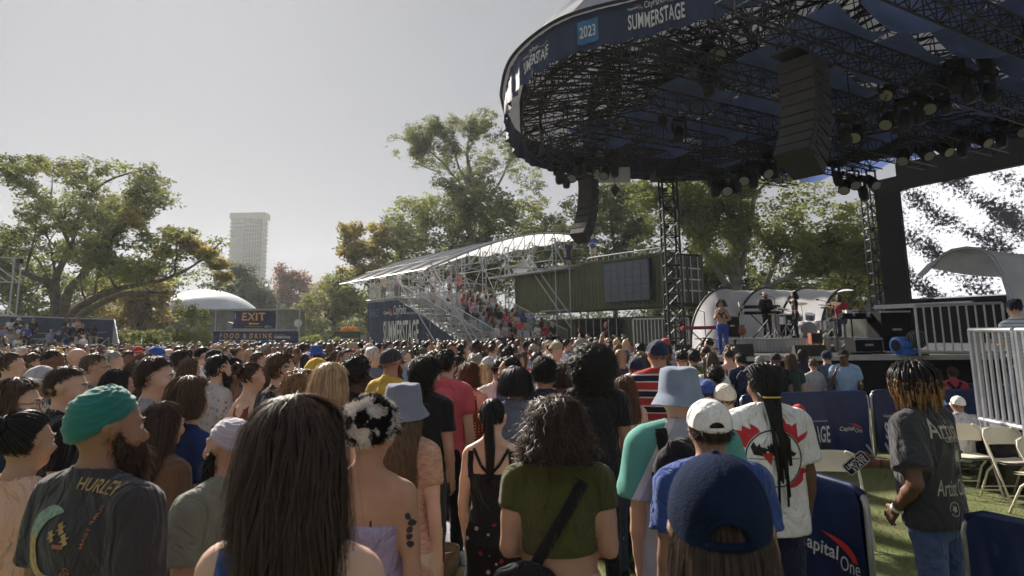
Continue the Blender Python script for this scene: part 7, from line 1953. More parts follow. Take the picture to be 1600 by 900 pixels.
def from_px(px, py, Y, top=.0):
	"""person's foot point and height from where the crown of the head (plus hair or hat) shows"""
	p = at(px, py, Y); return (p.x, p.y, 0), (p.z) / (1.75 + top) * 1.75
def bvh(o): 
	me = o.data; return BVHTree.FromPolygons([tuple(v.co) for v in me.vertices], [tuple(p.vertices) for p in me.polygons])
def print_on(o, art, cx, cz, off=.004, seg=.03, name='print', yaw=0, lim=.3):
	"""flat print laid on the back of a garment; art coordinates in metres, seen from behind"""
	t = bvh(o); ca, sa = math.cos(yaw), math.sin(yaw)
	d = Vector((sa, ca, 0)); r_ = Vector((ca, -sa, 0)); miss = [0]
	def f(x, y):
		c = r_ * (x + cx) + Vector((0, 0, y + cz)); hit = t.ray_cast(c - d * 1.0, d)
		if hit[0] is None or abs(hit[0].x) > lim: return (None, 0, 0)
		return hit[0] - d * off
	return art.place(f, o, name, seg=seg)
def strap_on(parent, targets, pts, w_, mat, name='strap', off=.008, n=24, side=-1, thick=.006):
	"""band laid over the back of a garment through (x, z) points"""
	T_ = [bvh(t) for t in targets]; g = MB(); P = []
	pts = [Vector((p[0], 0, p[1])) for p in pts]
	for i in range(n + 1):
		u = i / n * (len(pts) - 1); k = min(len(pts) - 2, int(u)); c = pts[k].lerp(pts[k + 1], u - k); h = None
		for t in T_:
			q_ = t.ray_cast(Vector((c.x, side * 1.0, c.z)), Vector((0, -side, 0)))[0]
			if q_ is not None and (h is None or q_.y * side > h.y * side): h = q_
		P.append(h + Vector((0, side * off, 0)) if h is not None else Vector((c.x, P[-1].y if P else side * .1, c.z)))
	for i in range(1, len(P) - 1): P[i] = Vector((P[i].x, (P[i - 1].y + P[i].y * 2 + P[i + 1].y) / 4, P[i].z))
	o = len(g.v)
	for i, p in enumerate(P):
		t = (P[min(i + 1, n)] - P[max(i - 1, 0)]).normalized(); s_ = t.cross(Vector((0, side, 0))).normalized()
		for a, b in ((-1, 0), (1, 0), (1, 1), (-1, 1)): g.v.append(tuple(p + s_ * (a * w_ / 2) + Vector((0, side * thick * b, 0))))
	for i in range(n):
		for k in range(4): g.f.append((o + i * 4 + k, o + i * 4 + (k + 1) % 4, o + i * 4 + 4 + (k + 1) % 4, o + i * 4 + 4 + k))
	return part(name, None, lambda: g, mat, parent)
def lift(child, root):
	"""turn something modelled in a person's own coordinates into a thing of its own at the same place"""
	child.parent = None; child.location = root.location; child.rotation_euler = root.rotation_euler; child.scale = root.scale; return child
NEARG = 'audience members standing nearest the camera'
# nearest people
p, H = from_px(466, 620, 1.46, .012)
r8, t8 = person(p, H, 8, 'woman with very long straight dark brown hair, magenta top and blue strap', 'f', 'light', ('long', 'dkbrown'), ('tank', 'magenta'), q='near', hn=13000, hairo=dict(w=.6, lump=.003, len=.31, skew=.85, flare=.26, fl_len=.32, r=(.094, .110, .102), back=.12, wave=.008, fly=.004), arms=('down', 'down'), seed=11)
strap_on(r8, [t8, r8], [(-.105, 1.47), (-.108, 1.40), (-.11, 1.30), (-.10, 1.15)], .035, cloth('royal'), 'bag_strap')
p, H = from_px(1116, 716, 1.22, .02)
person(p, H, 8, 'person in a faded navy denim cap with long brown hair, nearest the camera', 'f', 'light', ('long', 'dkbrown'), ('tee', 'navy'), hat=('cap', 'denim_dark', dict(r=(.092, .110, .120), opening=True)), q='near', hn=3400, hairo=dict(r=(.084, .100, .092), flare=.20), seed=12)
p, H = from_px(172, 596, 2.13, .035)
r4, t4 = person(p, H, 24, 'bearded man in a green turban and charcoal T-shirt with a wave print', 'm', 'mid', (None, 'black'), ('tee', 'charcoal'), hat=('turban', 'turban_green'), beard=('dkbrown', 1.25), turn=22, topo=dict(loose=.018, fold=.005), seed=13, wide=.195)
M('ink_gold', (.42, .30, .13), .8, var=.3, scale=40, bump=0); M('ink_green', (.22, .32, .24), .8, var=.35, scale=60, bump=0); M('ink_orange', (.35, .14, .07), .8, var=.3, scale=40, bump=0); M('ink_cream', (.45, .41, .35), .8, var=.2, scale=40, bump=0)
A = Art(); A.text('HURLEY', -.03, .05, .135, .030, 'ink_gold', bold=.02, shear=.25, warp=lambda x, y: (x, y - .10 * (x - .0)))
n_ = 18; o1 = []; o2 = []
for i in range(n_ + 1):
	a = R(62 + 232 * i / n_); rr_ = .088; o1.append((-.075 + rr_ * math.cos(a), -.075 + rr_ * math.sin(a))); k = math.sin(math.pi * (i / n_) ** .8) * .052; o2.append((-.075 + (rr_ - .004 - k) * math.cos(a), -.075 + (rr_ - .004 - k) * math.sin(a)))
A.strip(o1[:9], o2[:9], 'ink_green'); A.strip(o1[8:], o2[8:], 'ink_gold')
for x_, y_ in ((-.045, -.055), (-.02, -.035), (.0, -.06)): A.poly([(x_ + (.016 if k % 2 else .006) * math.cos(k * .52), y_ + (.016 if k % 2 else .006) * math.sin(k * .52)) for k in range(12)], 'ink_gold')
A.rect(-.035, -.082, .035, .010, 'ink_orange')
for i, ch_ in enumerate('GET SHACKED'):
	if ch_ == ' ': continue
	a = R(222 + 104 * i / 10); x_ = -.075 + .105 * math.cos(a); y_ = -.075 + .105 * math.sin(a); b_ = a + R(90)
	A.text(ch_, 0, 0, .014, .020, 'ink_gold' if i < 8 else 'ink_orange', bold=.02, warp=lambda x, y, x_=x_, y_=y_, b_=b_: (x_ + (x - .007) * math.cos(b_) - (y - .01) * math.sin(b_), y_ + (x - .007) * math.sin(b_) + (y - .01) * math.cos(b_)))
A.text('SURF TEAM', 0, 0, .10, .010, 'ink_orange', bold=.02, warp=lambda x, y: (.075 - x * .22 - y, .02 - x))
for v in A.items.values(): v.v = [(x * 1.12, y * 1.12, z) for x, y, z in v.v]
print_on(t4, A, .055, 1.42, yaw=R(-4))
p, H = from_px(362, 641, 2.65, .035)
person(p, H, -62, 'bearded man in a pale lilac turban turned left, sage T-shirt', 'm', 'tan', (None, 'black'), ('tee', 'sage'), hat=('turban', 'turban_white', dict(r=(.094, .108, .112))), beard=('black', 1.1), turn=-5, seed=14, topo=dict(loose=.018))
p, H = from_px(868, 612, 2.9, .055)
r17, t17 = person(p, H, 4, 'woman with big dark curly hair, olive cropped T-shirt and bag across her back', 'k', 'tan', ('curly', 'dkbrown'), ('tee', 'olive'), ('trousers', 'beige'), arms=('bent', 'bent'), q='near', hn=5200, topo=dict(hem=1.10, sleeve=.42, loose=.008, fold=.0025), hairo=dict(r=(.128, .135, .120), len=.17, flare=.24), seed=15, wide=.195)
st = strap_on(r17, [t17], [(.115, 1.42), (.02, 1.28), (-.08, 1.12), (-.13, 1.03)], .05, cloth('black'), 'shoulder_strap', .006)
bag = part('crossbody_bag', None, lambda: (lambda f: (f.ell((-.15, -.15, 1.0), (.15, .06, .10), .02), f.ripple(.004, 5, (12, 12, 12)), f.mesh('bag'))[-1])(Field(axis(-.36, .06, -9, 9, .012, .012), axis(-.26, -.04, -9, 9, .012, .012), axis(.84, 1.16, -9, 9, .012, .012))), cloth('black'), None)
lift(bag, r17); tag(bag, 'black crossbody bag low on the back of the woman in olive', 'bag')
p, H = from_px(45, 643, 2.7, .02)
person(p, H, 14, 'woman with dark hair pinned up and a peach ruffled top, lower left corner', 'f', 'tan', ('bun', 'black'), ('tee', 'peach'), ('skirt', 'peach'), q='near', topo=dict(sleeve=.30, sl_open=.02, loose=.016, fold=.008, neck=1.25), hairo=dict(r=(.098, .112, .110), fly=.008, lump=.008), seed=16, turn=14)
p, H = from_px(30, 590, 3.2, .02)
r1, _ = person(p, H, 50, 'woman with brown shoulder-length hair and round glasses at the left edge', 'f', 'light', ('wavy', 'brown'), ('tee', 'navy'), turn=20, seed=17)
def specs(hr=None):
	g = MB()
	for sx in (-1, 1): g.path([(sx * .031 + .021 * math.cos(a), .110, 1.638 + .020 * math.sin(a)) for a in [i * .524 for i in range(13)]], .0018, 5, False); g.tube((sx * .052, .108, 1.645), (sx * .078, .0, 1.650), .0018)
	g.tube((-.011, .112, 1.642), (.011, .112, 1.642), .0016); return rot_mb(g, hr)
part('glasses', None, lambda: specs((-R(20), 0)), MATS['glass'], r1)
p, H = from_px(108, 570, 3.8, .02)
person(p, H, 52, 'short dark haired man in a black T-shirt behind the green turban', 'm', 'light', ('short', 'dkbrown'), ('tee', 'black'), turn=20, seed=18)
p, H = from_px(258, 627, 3.3, .015)
person(p, H, 25, 'woman with long straight dark hair between the green and lilac turbans', 'f', 'tan', ('long', 'dkbrown'), ('tee', 'brown'), seed=19)
p, H = from_px(298, 587, 3.6, .02)
person(p, H, 30, 'woman with wavy brown hair and blue patterned top behind the lilac turban', 'f', 'light', ('wavy', 'brown'), ('tee', 'cloth_floral_blue'), hairo=dict(len=.13), seed=20)
p, H = from_px(245, 558, 4.2, .02)
person(p, H, 60, 'tall man with thick dark brown hair swept up, behind the woman with wavy hair', 'm', 'light', ('thick', 'dkbrown'), ('tee', 'grey'), turn=15, seed=21)
p, H = from_px(580, 614, 2.6, .05)
r9, _ = person(p, H, 14, 'bare-shouldered person in a fluffy black and white cow print hat, tattooed arm', 'f', 'tan', ('tied', 'black'), ('band', 'lilac'), q='near', arms=('down', 'down'), seed=22, wide=.165)
def cow_hat():
	g = MB().grid(lambda u, v: sphere_pt(2 * math.pi * u, v * (1.95 + .3 * math.cos(2 * math.pi * u)), tuple(q * (1 + .05 * math.sin(5 * v * math.pi) * v + .03 * math.sin(6.28 * u * 3)) for q in (.112, .122, .108)), (0, -.012, 1.675)), 72, 40, True); V = np.array(g.v); c = V - np.array([0, -.012, 1.66]); N_ = c / np.linalg.norm(c, axis=1, keepdims=True)
	W, q_ = fur_tufts(V, N_, 10000, .026, .0012, 3); n0 = len(V); me = mesh_np('hat', np.concatenate([V, W]), np.concatenate([np.array(g.f), q_ + n0])); me.polygons.foreach_set('use_smooth', np.ones(len(me.polygons), bool)); return me
part('bucket_hat', None, cow_hat, MATS['cow_fur'], r9)
M('tattoo', (.03, .028, .03), .6, var=.3, scale=50, bump=0)
A = Art(); rr = random.Random(4)
for k in range(5):
	x_, y_ = rr.uniform(-.012, .012), -.02 - k * .024; A.poly([(x_ + rr.uniform(.009, .017) * math.cos(a), y_ + rr.uniform(.010, .016) * math.sin(a)) for a in [i * .785 for i in range(8)]], 'tattoo')
print_on(r9, A, .19, 1.36, .003, .012, 'tattoo', yaw=R(-8))
A = Art(); A.poly([(-.004, 0), (.004, 0), (.003, -.10), (-.003, -.10)], 'tattoo'); print_on(r9, A, .06, 1.33, .003, .02, 'tattoo')
p, H = from_px(632, 592, 3.4, .045)
person(p, H, 18, 'woman in a blue-grey bucket hat with very long light brown hair and knitted top', 'f', 'light', ('longer', 'ltbrown'), ('tee', 'knit_peach'), ('trousers', 'beige'), hat=('bucket', 'bluegrey_hat', dict(r=(.100, .114, .106), brim=.034, drop=.060)), q='near', hn=2600, hairo=dict(r=(.09, .105, .09), flare=.34, len=.44, back=.36), seed=23, topo=dict(hem=.80, loose=.014, sleeve=.5))
p, H = from_px(518, 565, 3.9, .02)
person(p, H, 25, 'woman with straight shoulder-length blonde hair left of the cow print hat', 'f', 'light', ('bob', 'blonde'), ('tank', 'beige'), hairo=dict(len=.22, r=(.096, .112, .102)), hn=2600, seed=24)
p, H = from_px(665, 557, 5.1, .035)
person(p, H, 22, 'man with tight dark curls and a black T-shirt right of the blue-grey bucket hat', 'm', 'tan', ('curlyshort', 'black'), ('tee', 'black'), ('trousers', 'charcoal'), hairo=dict(r=(.125, .135, .13), len=.04), seed=25, hn=3000, shoes='royal')
p, H = from_px(733, 566, 6.35, .02)
person(p, H, 15, 'woman with auburn curls in a brown dotted short romper with tied straps', 'f', 'light', ('curly', 'auburn'), ('tank', 'cloth_dots'), ('shorts', 'cloth_dots', 1.1), arms=('bent', 'bent'), hairo=dict(r=(.098, .112, .106), len=.15), topo=dict(hem=.9, loose=.014), seed=26, hn=2200)
p, H = from_px(770, 622, 3.85, .012)
r16, t16 = person(p, H, 10, 'woman with a black ponytail and black dress with crossed back straps', 'f', 'light', ('ponytail', 'black'), ('band', 'black'), ('skirt', 'cloth_floral_black', 1.06), topo=dict(hem=1.0), seed=27)
for sx in (-1, 1):
	strap_on(r16, [t16, r16], [(sx * .115, 1.455), (sx * .06, 1.36), (sx * -.02, 1.28), (sx * -.07, 1.22)], .018, cloth('black'), 'strap', .003); strap_on(r16, [t16, r16], [(sx * .13, 1.44), (sx * .135, 1.36), (sx * .13, 1.28)], .035, cloth('black'), 'strap', .003)
p, H = from_px(925, 540, 5.1, .07)
person(p, H, 8, 'big person with a large rounded afro and black T-shirt in the centre', 'k', 'mid', ('afro', 'black'), ('tee', 'black'), ('trousers', 'black'), q='near', hn=4600, hairo=dict(r=(.185, .18, .175), len=.06), seed=28, wide=.195)
p, H = from_px(806, 573, 5.0, .02)
person(p, H, 12, 'woman with a thick black bob and grey T-shirt left of the olive top', 'f', 'mid', ('bob', 'black'), ('tee', 'slate'), hairo=dict(r=(.125, .13, .112), len=.12, flare=.15), seed=29)
p, H = from_px(850, 557, 5.2, .03)
person(p, H, 10, 'man with short dark curls in a dark navy T-shirt above the curly-haired woman', 'm', 'tan', ('curlyshort', 'black'), ('tee', 'navy'), seed=30)
p, H = from_px(1027, 531, 5.9, .015)
person(p, H, -4, 'tall man in a navy cap and red, black and white striped T-shirt', 'm', 'tan', ('crop', 'dkbrown'), ('tee', 'cloth_stripes'), hat=('cap', 'navy', dict(opening=False)), topo=dict(loose=.028, hang=.7, sleeve=.72), seed=31)
p, H = from_px(975, 587, 5.5, .015)
person(p, H, -25, 'woman with long reddish brown hair and folded arms beside the striped shirt', 'f', 'tan', ('long', 'auburn'), ('tee', 'peach'), arms=('cross', 'cross'), seed=32)
p, H = from_px(1059, 566, 3.2, .05)
r23, t23 = person(p, H, -2, 'man in a light denim bucket hat and teal and white colour-block shirt', 'm', 'light', ('short', 'dkbrown'), ('tee', 'cloth_block'), ('trousers', 'black'), hat=('bucket', 'denim_hat', dict(r=(.100, .114, .112), brim=.036, drop=.055)), topo=dict(loose=.034, hang=.9, sleeve=.78, hem=.80, fold=.006, sl_open=.015), seed=33, wide=.19, hairo=dict(th1=2.3))
def pack():
	f = Field(axis(-.2, .3, -9, 9, .011, .011), axis(-.36, -.05, -9, 9, .011, .011), axis(.95, 1.56, -9, 9, .011, .011))
	f.ell((-.06, -.21, 1.28), (.145, .085, .19), .02); f.ell((-.06, -.21, 1.14), (.14, .09, .12), .04); f.ell((-.06, -.28, 1.16), (.10, .045, .09), .02); f.cone((-.10, -.18, 1.46), (-.02, -.18, 1.46), .012, .012, .01); f.ripple(.004, 4, (14, 14, 12)); return f.mesh('backpack')
bp_ = part('backpack', None, pack, cloth('black'), None); lift(bp_, r23); tag(bp_, 'black backpack on the teal and white shirt', 'backpack')
for a in ([(-.125, 1.50), (-.12, 1.42), (-.10, 1.34)], [(.10, 1.49), (.095, 1.42), (.06, 1.34)]):
	strap_on(bp_, [t23], a, .055, cloth('black'), 'strap', .006)
p, H = from_px(1105, 622, 2.75, .02)
person(p, H, 0, 'person in a white cap with dark curls below it and a bright blue T-shirt', 'm', 'mid', ('curlyshort', 'dkbrown'), ('tee', 'royal'), hat=('cap', 'white', dict(r=(.096, .112, .108))), hairo=dict(th1=2.2, r=(.09, .108, .094), curl=.012), seed=34, topo=dict(loose=.02))
p, H = from_px(1190, 567, 3.95, .02)
r26, t26 = person(p, H, 3, 'man with long black dreadlocks tied back, white T-shirt with red and black print', 'm', 'brown', ('tied', 'black'), ('tee', 'white'), ('shorts', 'navy'), topo=dict(loose=.030, hang=.7, sleeve=.72, hem=.80, fold=.005), hairo=dict(r=(.098, .114, .108), lump=.006), turn=-8, seed=35)
def dreads():
	rr = random.Random(8); P = []
	for k in range(16):
		x_ = rr.uniform(-.045, .045); x2 = .02 + rr.uniform(-.05, .05); l = rr.uniform(.32, .62)
		P.append(([Vector((x_ * 1.5, -.10, 1.60)), Vector((x_, -.145, 1.56)), Vector((lerp(x_, x2, .5), -.175, 1.42)), Vector((x2, -.18, 1.56 - l * .6)), Vector((x2 + rr.uniform(-.012, .012), -.175, 1.56 - l))], [.012, .011, .0105, .010, .007]))
	for k in range(10):   # locks drawn back over the skull
		a = -1.3 + k * .29; P.append(([Vector((.095 * math.sin(a), .05, 1.70 + .06 * math.cos(a))), Vector((.10 * math.sin(a), -.05, 1.72 + .05 * math.cos(a))), Vector((.07 * math.sin(a), -.115, 1.66)), Vector((.04 * math.sin(a), -.135, 1.58))], [.011, .012, .012, .011]))
	return strands_along('d', P, 14, .0012, .0012, 3)
part('dreadlocks', None, dreads, MATS['hair_black'], r26)
part('hair_tie', None, lambda: MB().path([(.05 * math.cos(a), -.135 + .02 * math.sin(a), 1.578) for a in [i * .524 for i in range(13)]], .005, 6, False), cloth('yellow'), r26)
M('ink_black', (.012, .012, .014), .8, bump=0); M('ink_red', (.48, .03, .035), .8, var=.15, scale=30, bump=0)
A = Art(); A.ring(0, 0, .118, .123, 'ink_black', 48); A.rect(-.11, -.004, .22, .003, 'ink_black')
rr = random.Random(2)
for a0_, n_ in ((R(52), 11), (R(138), 9), (R(-42), 6)):
	B_ = []; C_ = []
	for i in range(n_): a = a0_ + R(-22 + 44 * i / (n_ - 1)); B_.append((.126 * math.cos(a), .126 * math.sin(a))); k = .128 + rr.uniform(.02, .075) * (1 if i % 2 else .6); C_.append((k * math.cos(a), k * math.sin(a)))
	A.strip(B_, C_, 'ink_red')
for k in range(9): x_ = -.085 + k * .012; A.poly([(x_ + rr.uniform(.008, .020) * math.cos(a), .028 + rr.uniform(-.01, .03) + rr.uniform(.006, .018) * math.sin(a)) for a in [i * .9 for i in range(7)]], 'ink_black')
for k in range(4): x_ = .05 + k * .012; A.poly([(x_ + rr.uniform(.006, .014) * math.cos(a), .02 + rr.uniform(.004, .016) * math.sin(a)) for a in [i * .9 for i in range(7)]], 'ink_black')
A.poly([(-.06, .022), (-.01, .026), (-.02, -.03)], 'ink_red')
for v in A.items.values(): v.v = [(x * 1.3, y * 1.3, z) for x, y, z in v.v]
print_on(t26, A, -.01, 1.235, seg=.03)
# man with blond-tipped locks holding a phone
p, H = from_px(1412, 560, 3.85, .035)
AR = ((.10, -.07, -.27), (.03, .11, -.45)); AR2 = ((.02, .04, -.28), (-.27, .27, -.235))
r28, t28 = person((p[0] + .14, p[1], 0), H, -30, 'man with blond-tipped dreadlocks, washed black printed T-shirt and jeans, holding a phone', 'm', 'brown', ('tied', 'black'), ('tee', 'charcoal'), ('trousers', 'denim'), arms=(AR, AR2), turn=28, topo=dict(loose=.028, hang=.8, sleeve=.74, hem=.86, fold=.005, sl_open=.012), finehands=(.7, .85), seed=36)
r28.rotation_euler = (Matrix.Rotation(-R(3.6), 3, 'Y') @ Matrix.Rotation(R(30), 3, 'Z')).to_euler()
def locks(tip):
	P = []; c = Vector((0, -.012, 1.665))
	for k in range(105):
		rr = random.Random(400 + k); a = rr.uniform(-2.7, 2.7); th = rr.uniform(.05, 1.25); l = rr.uniform(.10, .215) * (1 if abs(a) < 1.9 else .62); w_ = rr.uniform(.92, 1.16); d = Vector((math.sin(a), -math.cos(a), 0)); e = Vector((math.cos(a), math.sin(a), 0)) * rr.uniform(-.018, .018)
		z0 = .108 * math.cos(th); pts = [c + d * (.085 * math.sin(th)) + Vector((0, 0, z0 - .01)), c + d * (.10 * math.sin(th) + .022) * w_ + Vector((0, 0, z0 + .008)), c + d * (.114 * w_) + e * .5 + Vector((0, 0, z0 * .45)), c + d * (.122 * w_) + e + Vector((0, 0, z0 * .45 - l * .5)), c + d * (.112 * w_) + e * 1.6 + Vector((0, 0, z0 * .45 - l))]
		rs = [.007, .0085, .009, .0085, .005]
		if tip: f = rr.uniform(.25, .98); pts = [pts[2].lerp(pts[3], f), pts[3].lerp(pts[4], f * .5), pts[4] - Vector((0, 0, .003))]; rs = [.0094, .0092, .0062]
		P.append((pts, rs))
	return rot_mb(strands_along('l', P, 9, .0011, .0012, 5), (-R(28), 0))
part('dreadlocks', None, lambda: locks(False), MATS['hair_black'], r28); part('lock_tips', None, lambda: locks(True), M('hair_tips', (.36, .19, .08), .6, var=.45, scale=60, bump=0), r28)
A = Art(); A.text('Artist', -.16, .075, .30, .115, 'ink_cream', bold=.012, shear=.2, warp=lambda x, y: (x, y - .12 * (x + .1))); A.text("'OBTO O", -.06, .045, .19, .032, 'ink_cream', bold=.03, warp=lambda x, y: (x, y - .10 * x))
for k in range(34):
	a = k * .1848; A.poly([(.055 + .032 * math.cos(a - .04), -.04 + .045 * math.sin(a - .04)), (.055 + (.062 + .01 * (k % 3)) * math.cos(a), -.04 + (.078 + .012 * (k % 3)) * math.sin(a)), (.055 + .032 * math.cos(a + .04), -.04 + .045 * math.sin(a + .04))], 'ink_cream')
A.ring(.055, -.04, .002, .036, 'ink_cream', 30); A.text('Artist Club', -.16, -.25, .31, .095, 'ink_cream', bold=.012, shear=.25, warp=lambda x, y: (x, y - .10 * (x + .1)))
A.ring(-.06, -.325, .036, .041, 'ink_cream', 40, R(-150), R(190)); A.poly([(-.06 + (.024 if k % 2 else .013) * math.cos(k * .63), -.325 + (.024 if k % 2 else .013) * math.sin(k * .63)) for k in range(10)], 'ink_cream')
A.poly([(.02, -.15), (.055, -.085), (.09, -.15)], 'ink_black'); A.items = {k: v for k, v in A.items.items()}
for v in A.items.values(): v.v = [(x * .80, y * .95, z) for x, y, z in v.v]
print_on(t28, A, -.015, 1.28, .004, .03, lim=.16)
sh_, el_, wr_ = arm_joints(-1, AR, .18); d_ = Vector(tuple(wr_ - el_)).normalized(); w0 = Vector(tuple(wr_)) - d_ * .02
part('wristband', None, lambda: MB().tube(w0 - d_ * .012, w0 + d_ * .012, .0305, 24, cap=False), cloth('white'), r28)
sh_, el_, wr_ = arm_joints(1, AR2, .18); d_ = Vector(tuple(wr_ - el_)).normalized(); w1 = Vector(tuple(wr_)) - d_ * .03
part('bracelet', None, lambda: MB().tube(w1 - d_ * .004, w1 + d_ * .004, .0295, 20, cap=False), cloth('black'), r28)
# phone in the right hand, its lit screen towards the camera
Mw = Matrix.Translation(r28.location) @ r28.rotation_euler.to_matrix().to_4x4() @ Matrix.Diagonal((H / 1.75,) * 3 + (1,))
hc_ = Mw @ (Vector(tuple(wr_)) + d_ * .115)
ph = empty('phone', hc_ + Vector((-.012, -.045, .0)), label='phone in a black and white case held out by the man with blond-tipped dreadlocks', cat='phone')
ph.rotation_euler = (R(90 - 12), R(-38), R(-8))
def rbox(w_, h_, t_, r_=.012, z=0):
	P = []
	for cx_, cy_, a0_ in ((w_ / 2 - r_, h_ / 2 - r_, 0), (-w_ / 2 + r_, h_ / 2 - r_, 90), (-w_ / 2 + r_, -h_ / 2 + r_, 180), (w_ / 2 - r_, -h_ / 2 + r_, 270)):
		for k in range(5): a = R(a0_ + k * 22.5); P.append((cx_ + r_ * math.cos(a), cy_ + r_ * math.sin(a)))
	n = len(P); g = MB(); g.add([(x, y, z - t_ / 2) for x, y in P] + [(x, y, z + t_ / 2) for x, y in P], [tuple(range(n))[::-1], tuple(range(n, 2 * n))] + [(i, (i + 1) % n, n + (i + 1) % n, n + i) for i in range(n)]); return g
mk('case', rbox(.152, .076, .010), cloth('black'), ph); mk('case_edge', rbox(.149, .073, .0106), MATS['art_white'], ph); mk('back_plate', rbox(.143, .067, .0116), cloth('black'), ph)
A = Art(); A.text('LIMITLESS', -.060, -.004, .12, .026, 'art_white', bold=.03); A.text('STATE', -.04, -.030, .10, .022, 'art_white', bold=.03); A.rect(-.01, .018, .03, .006, 'art_sky'); A.place(lambda x, y: (x, y, .0066), ph)
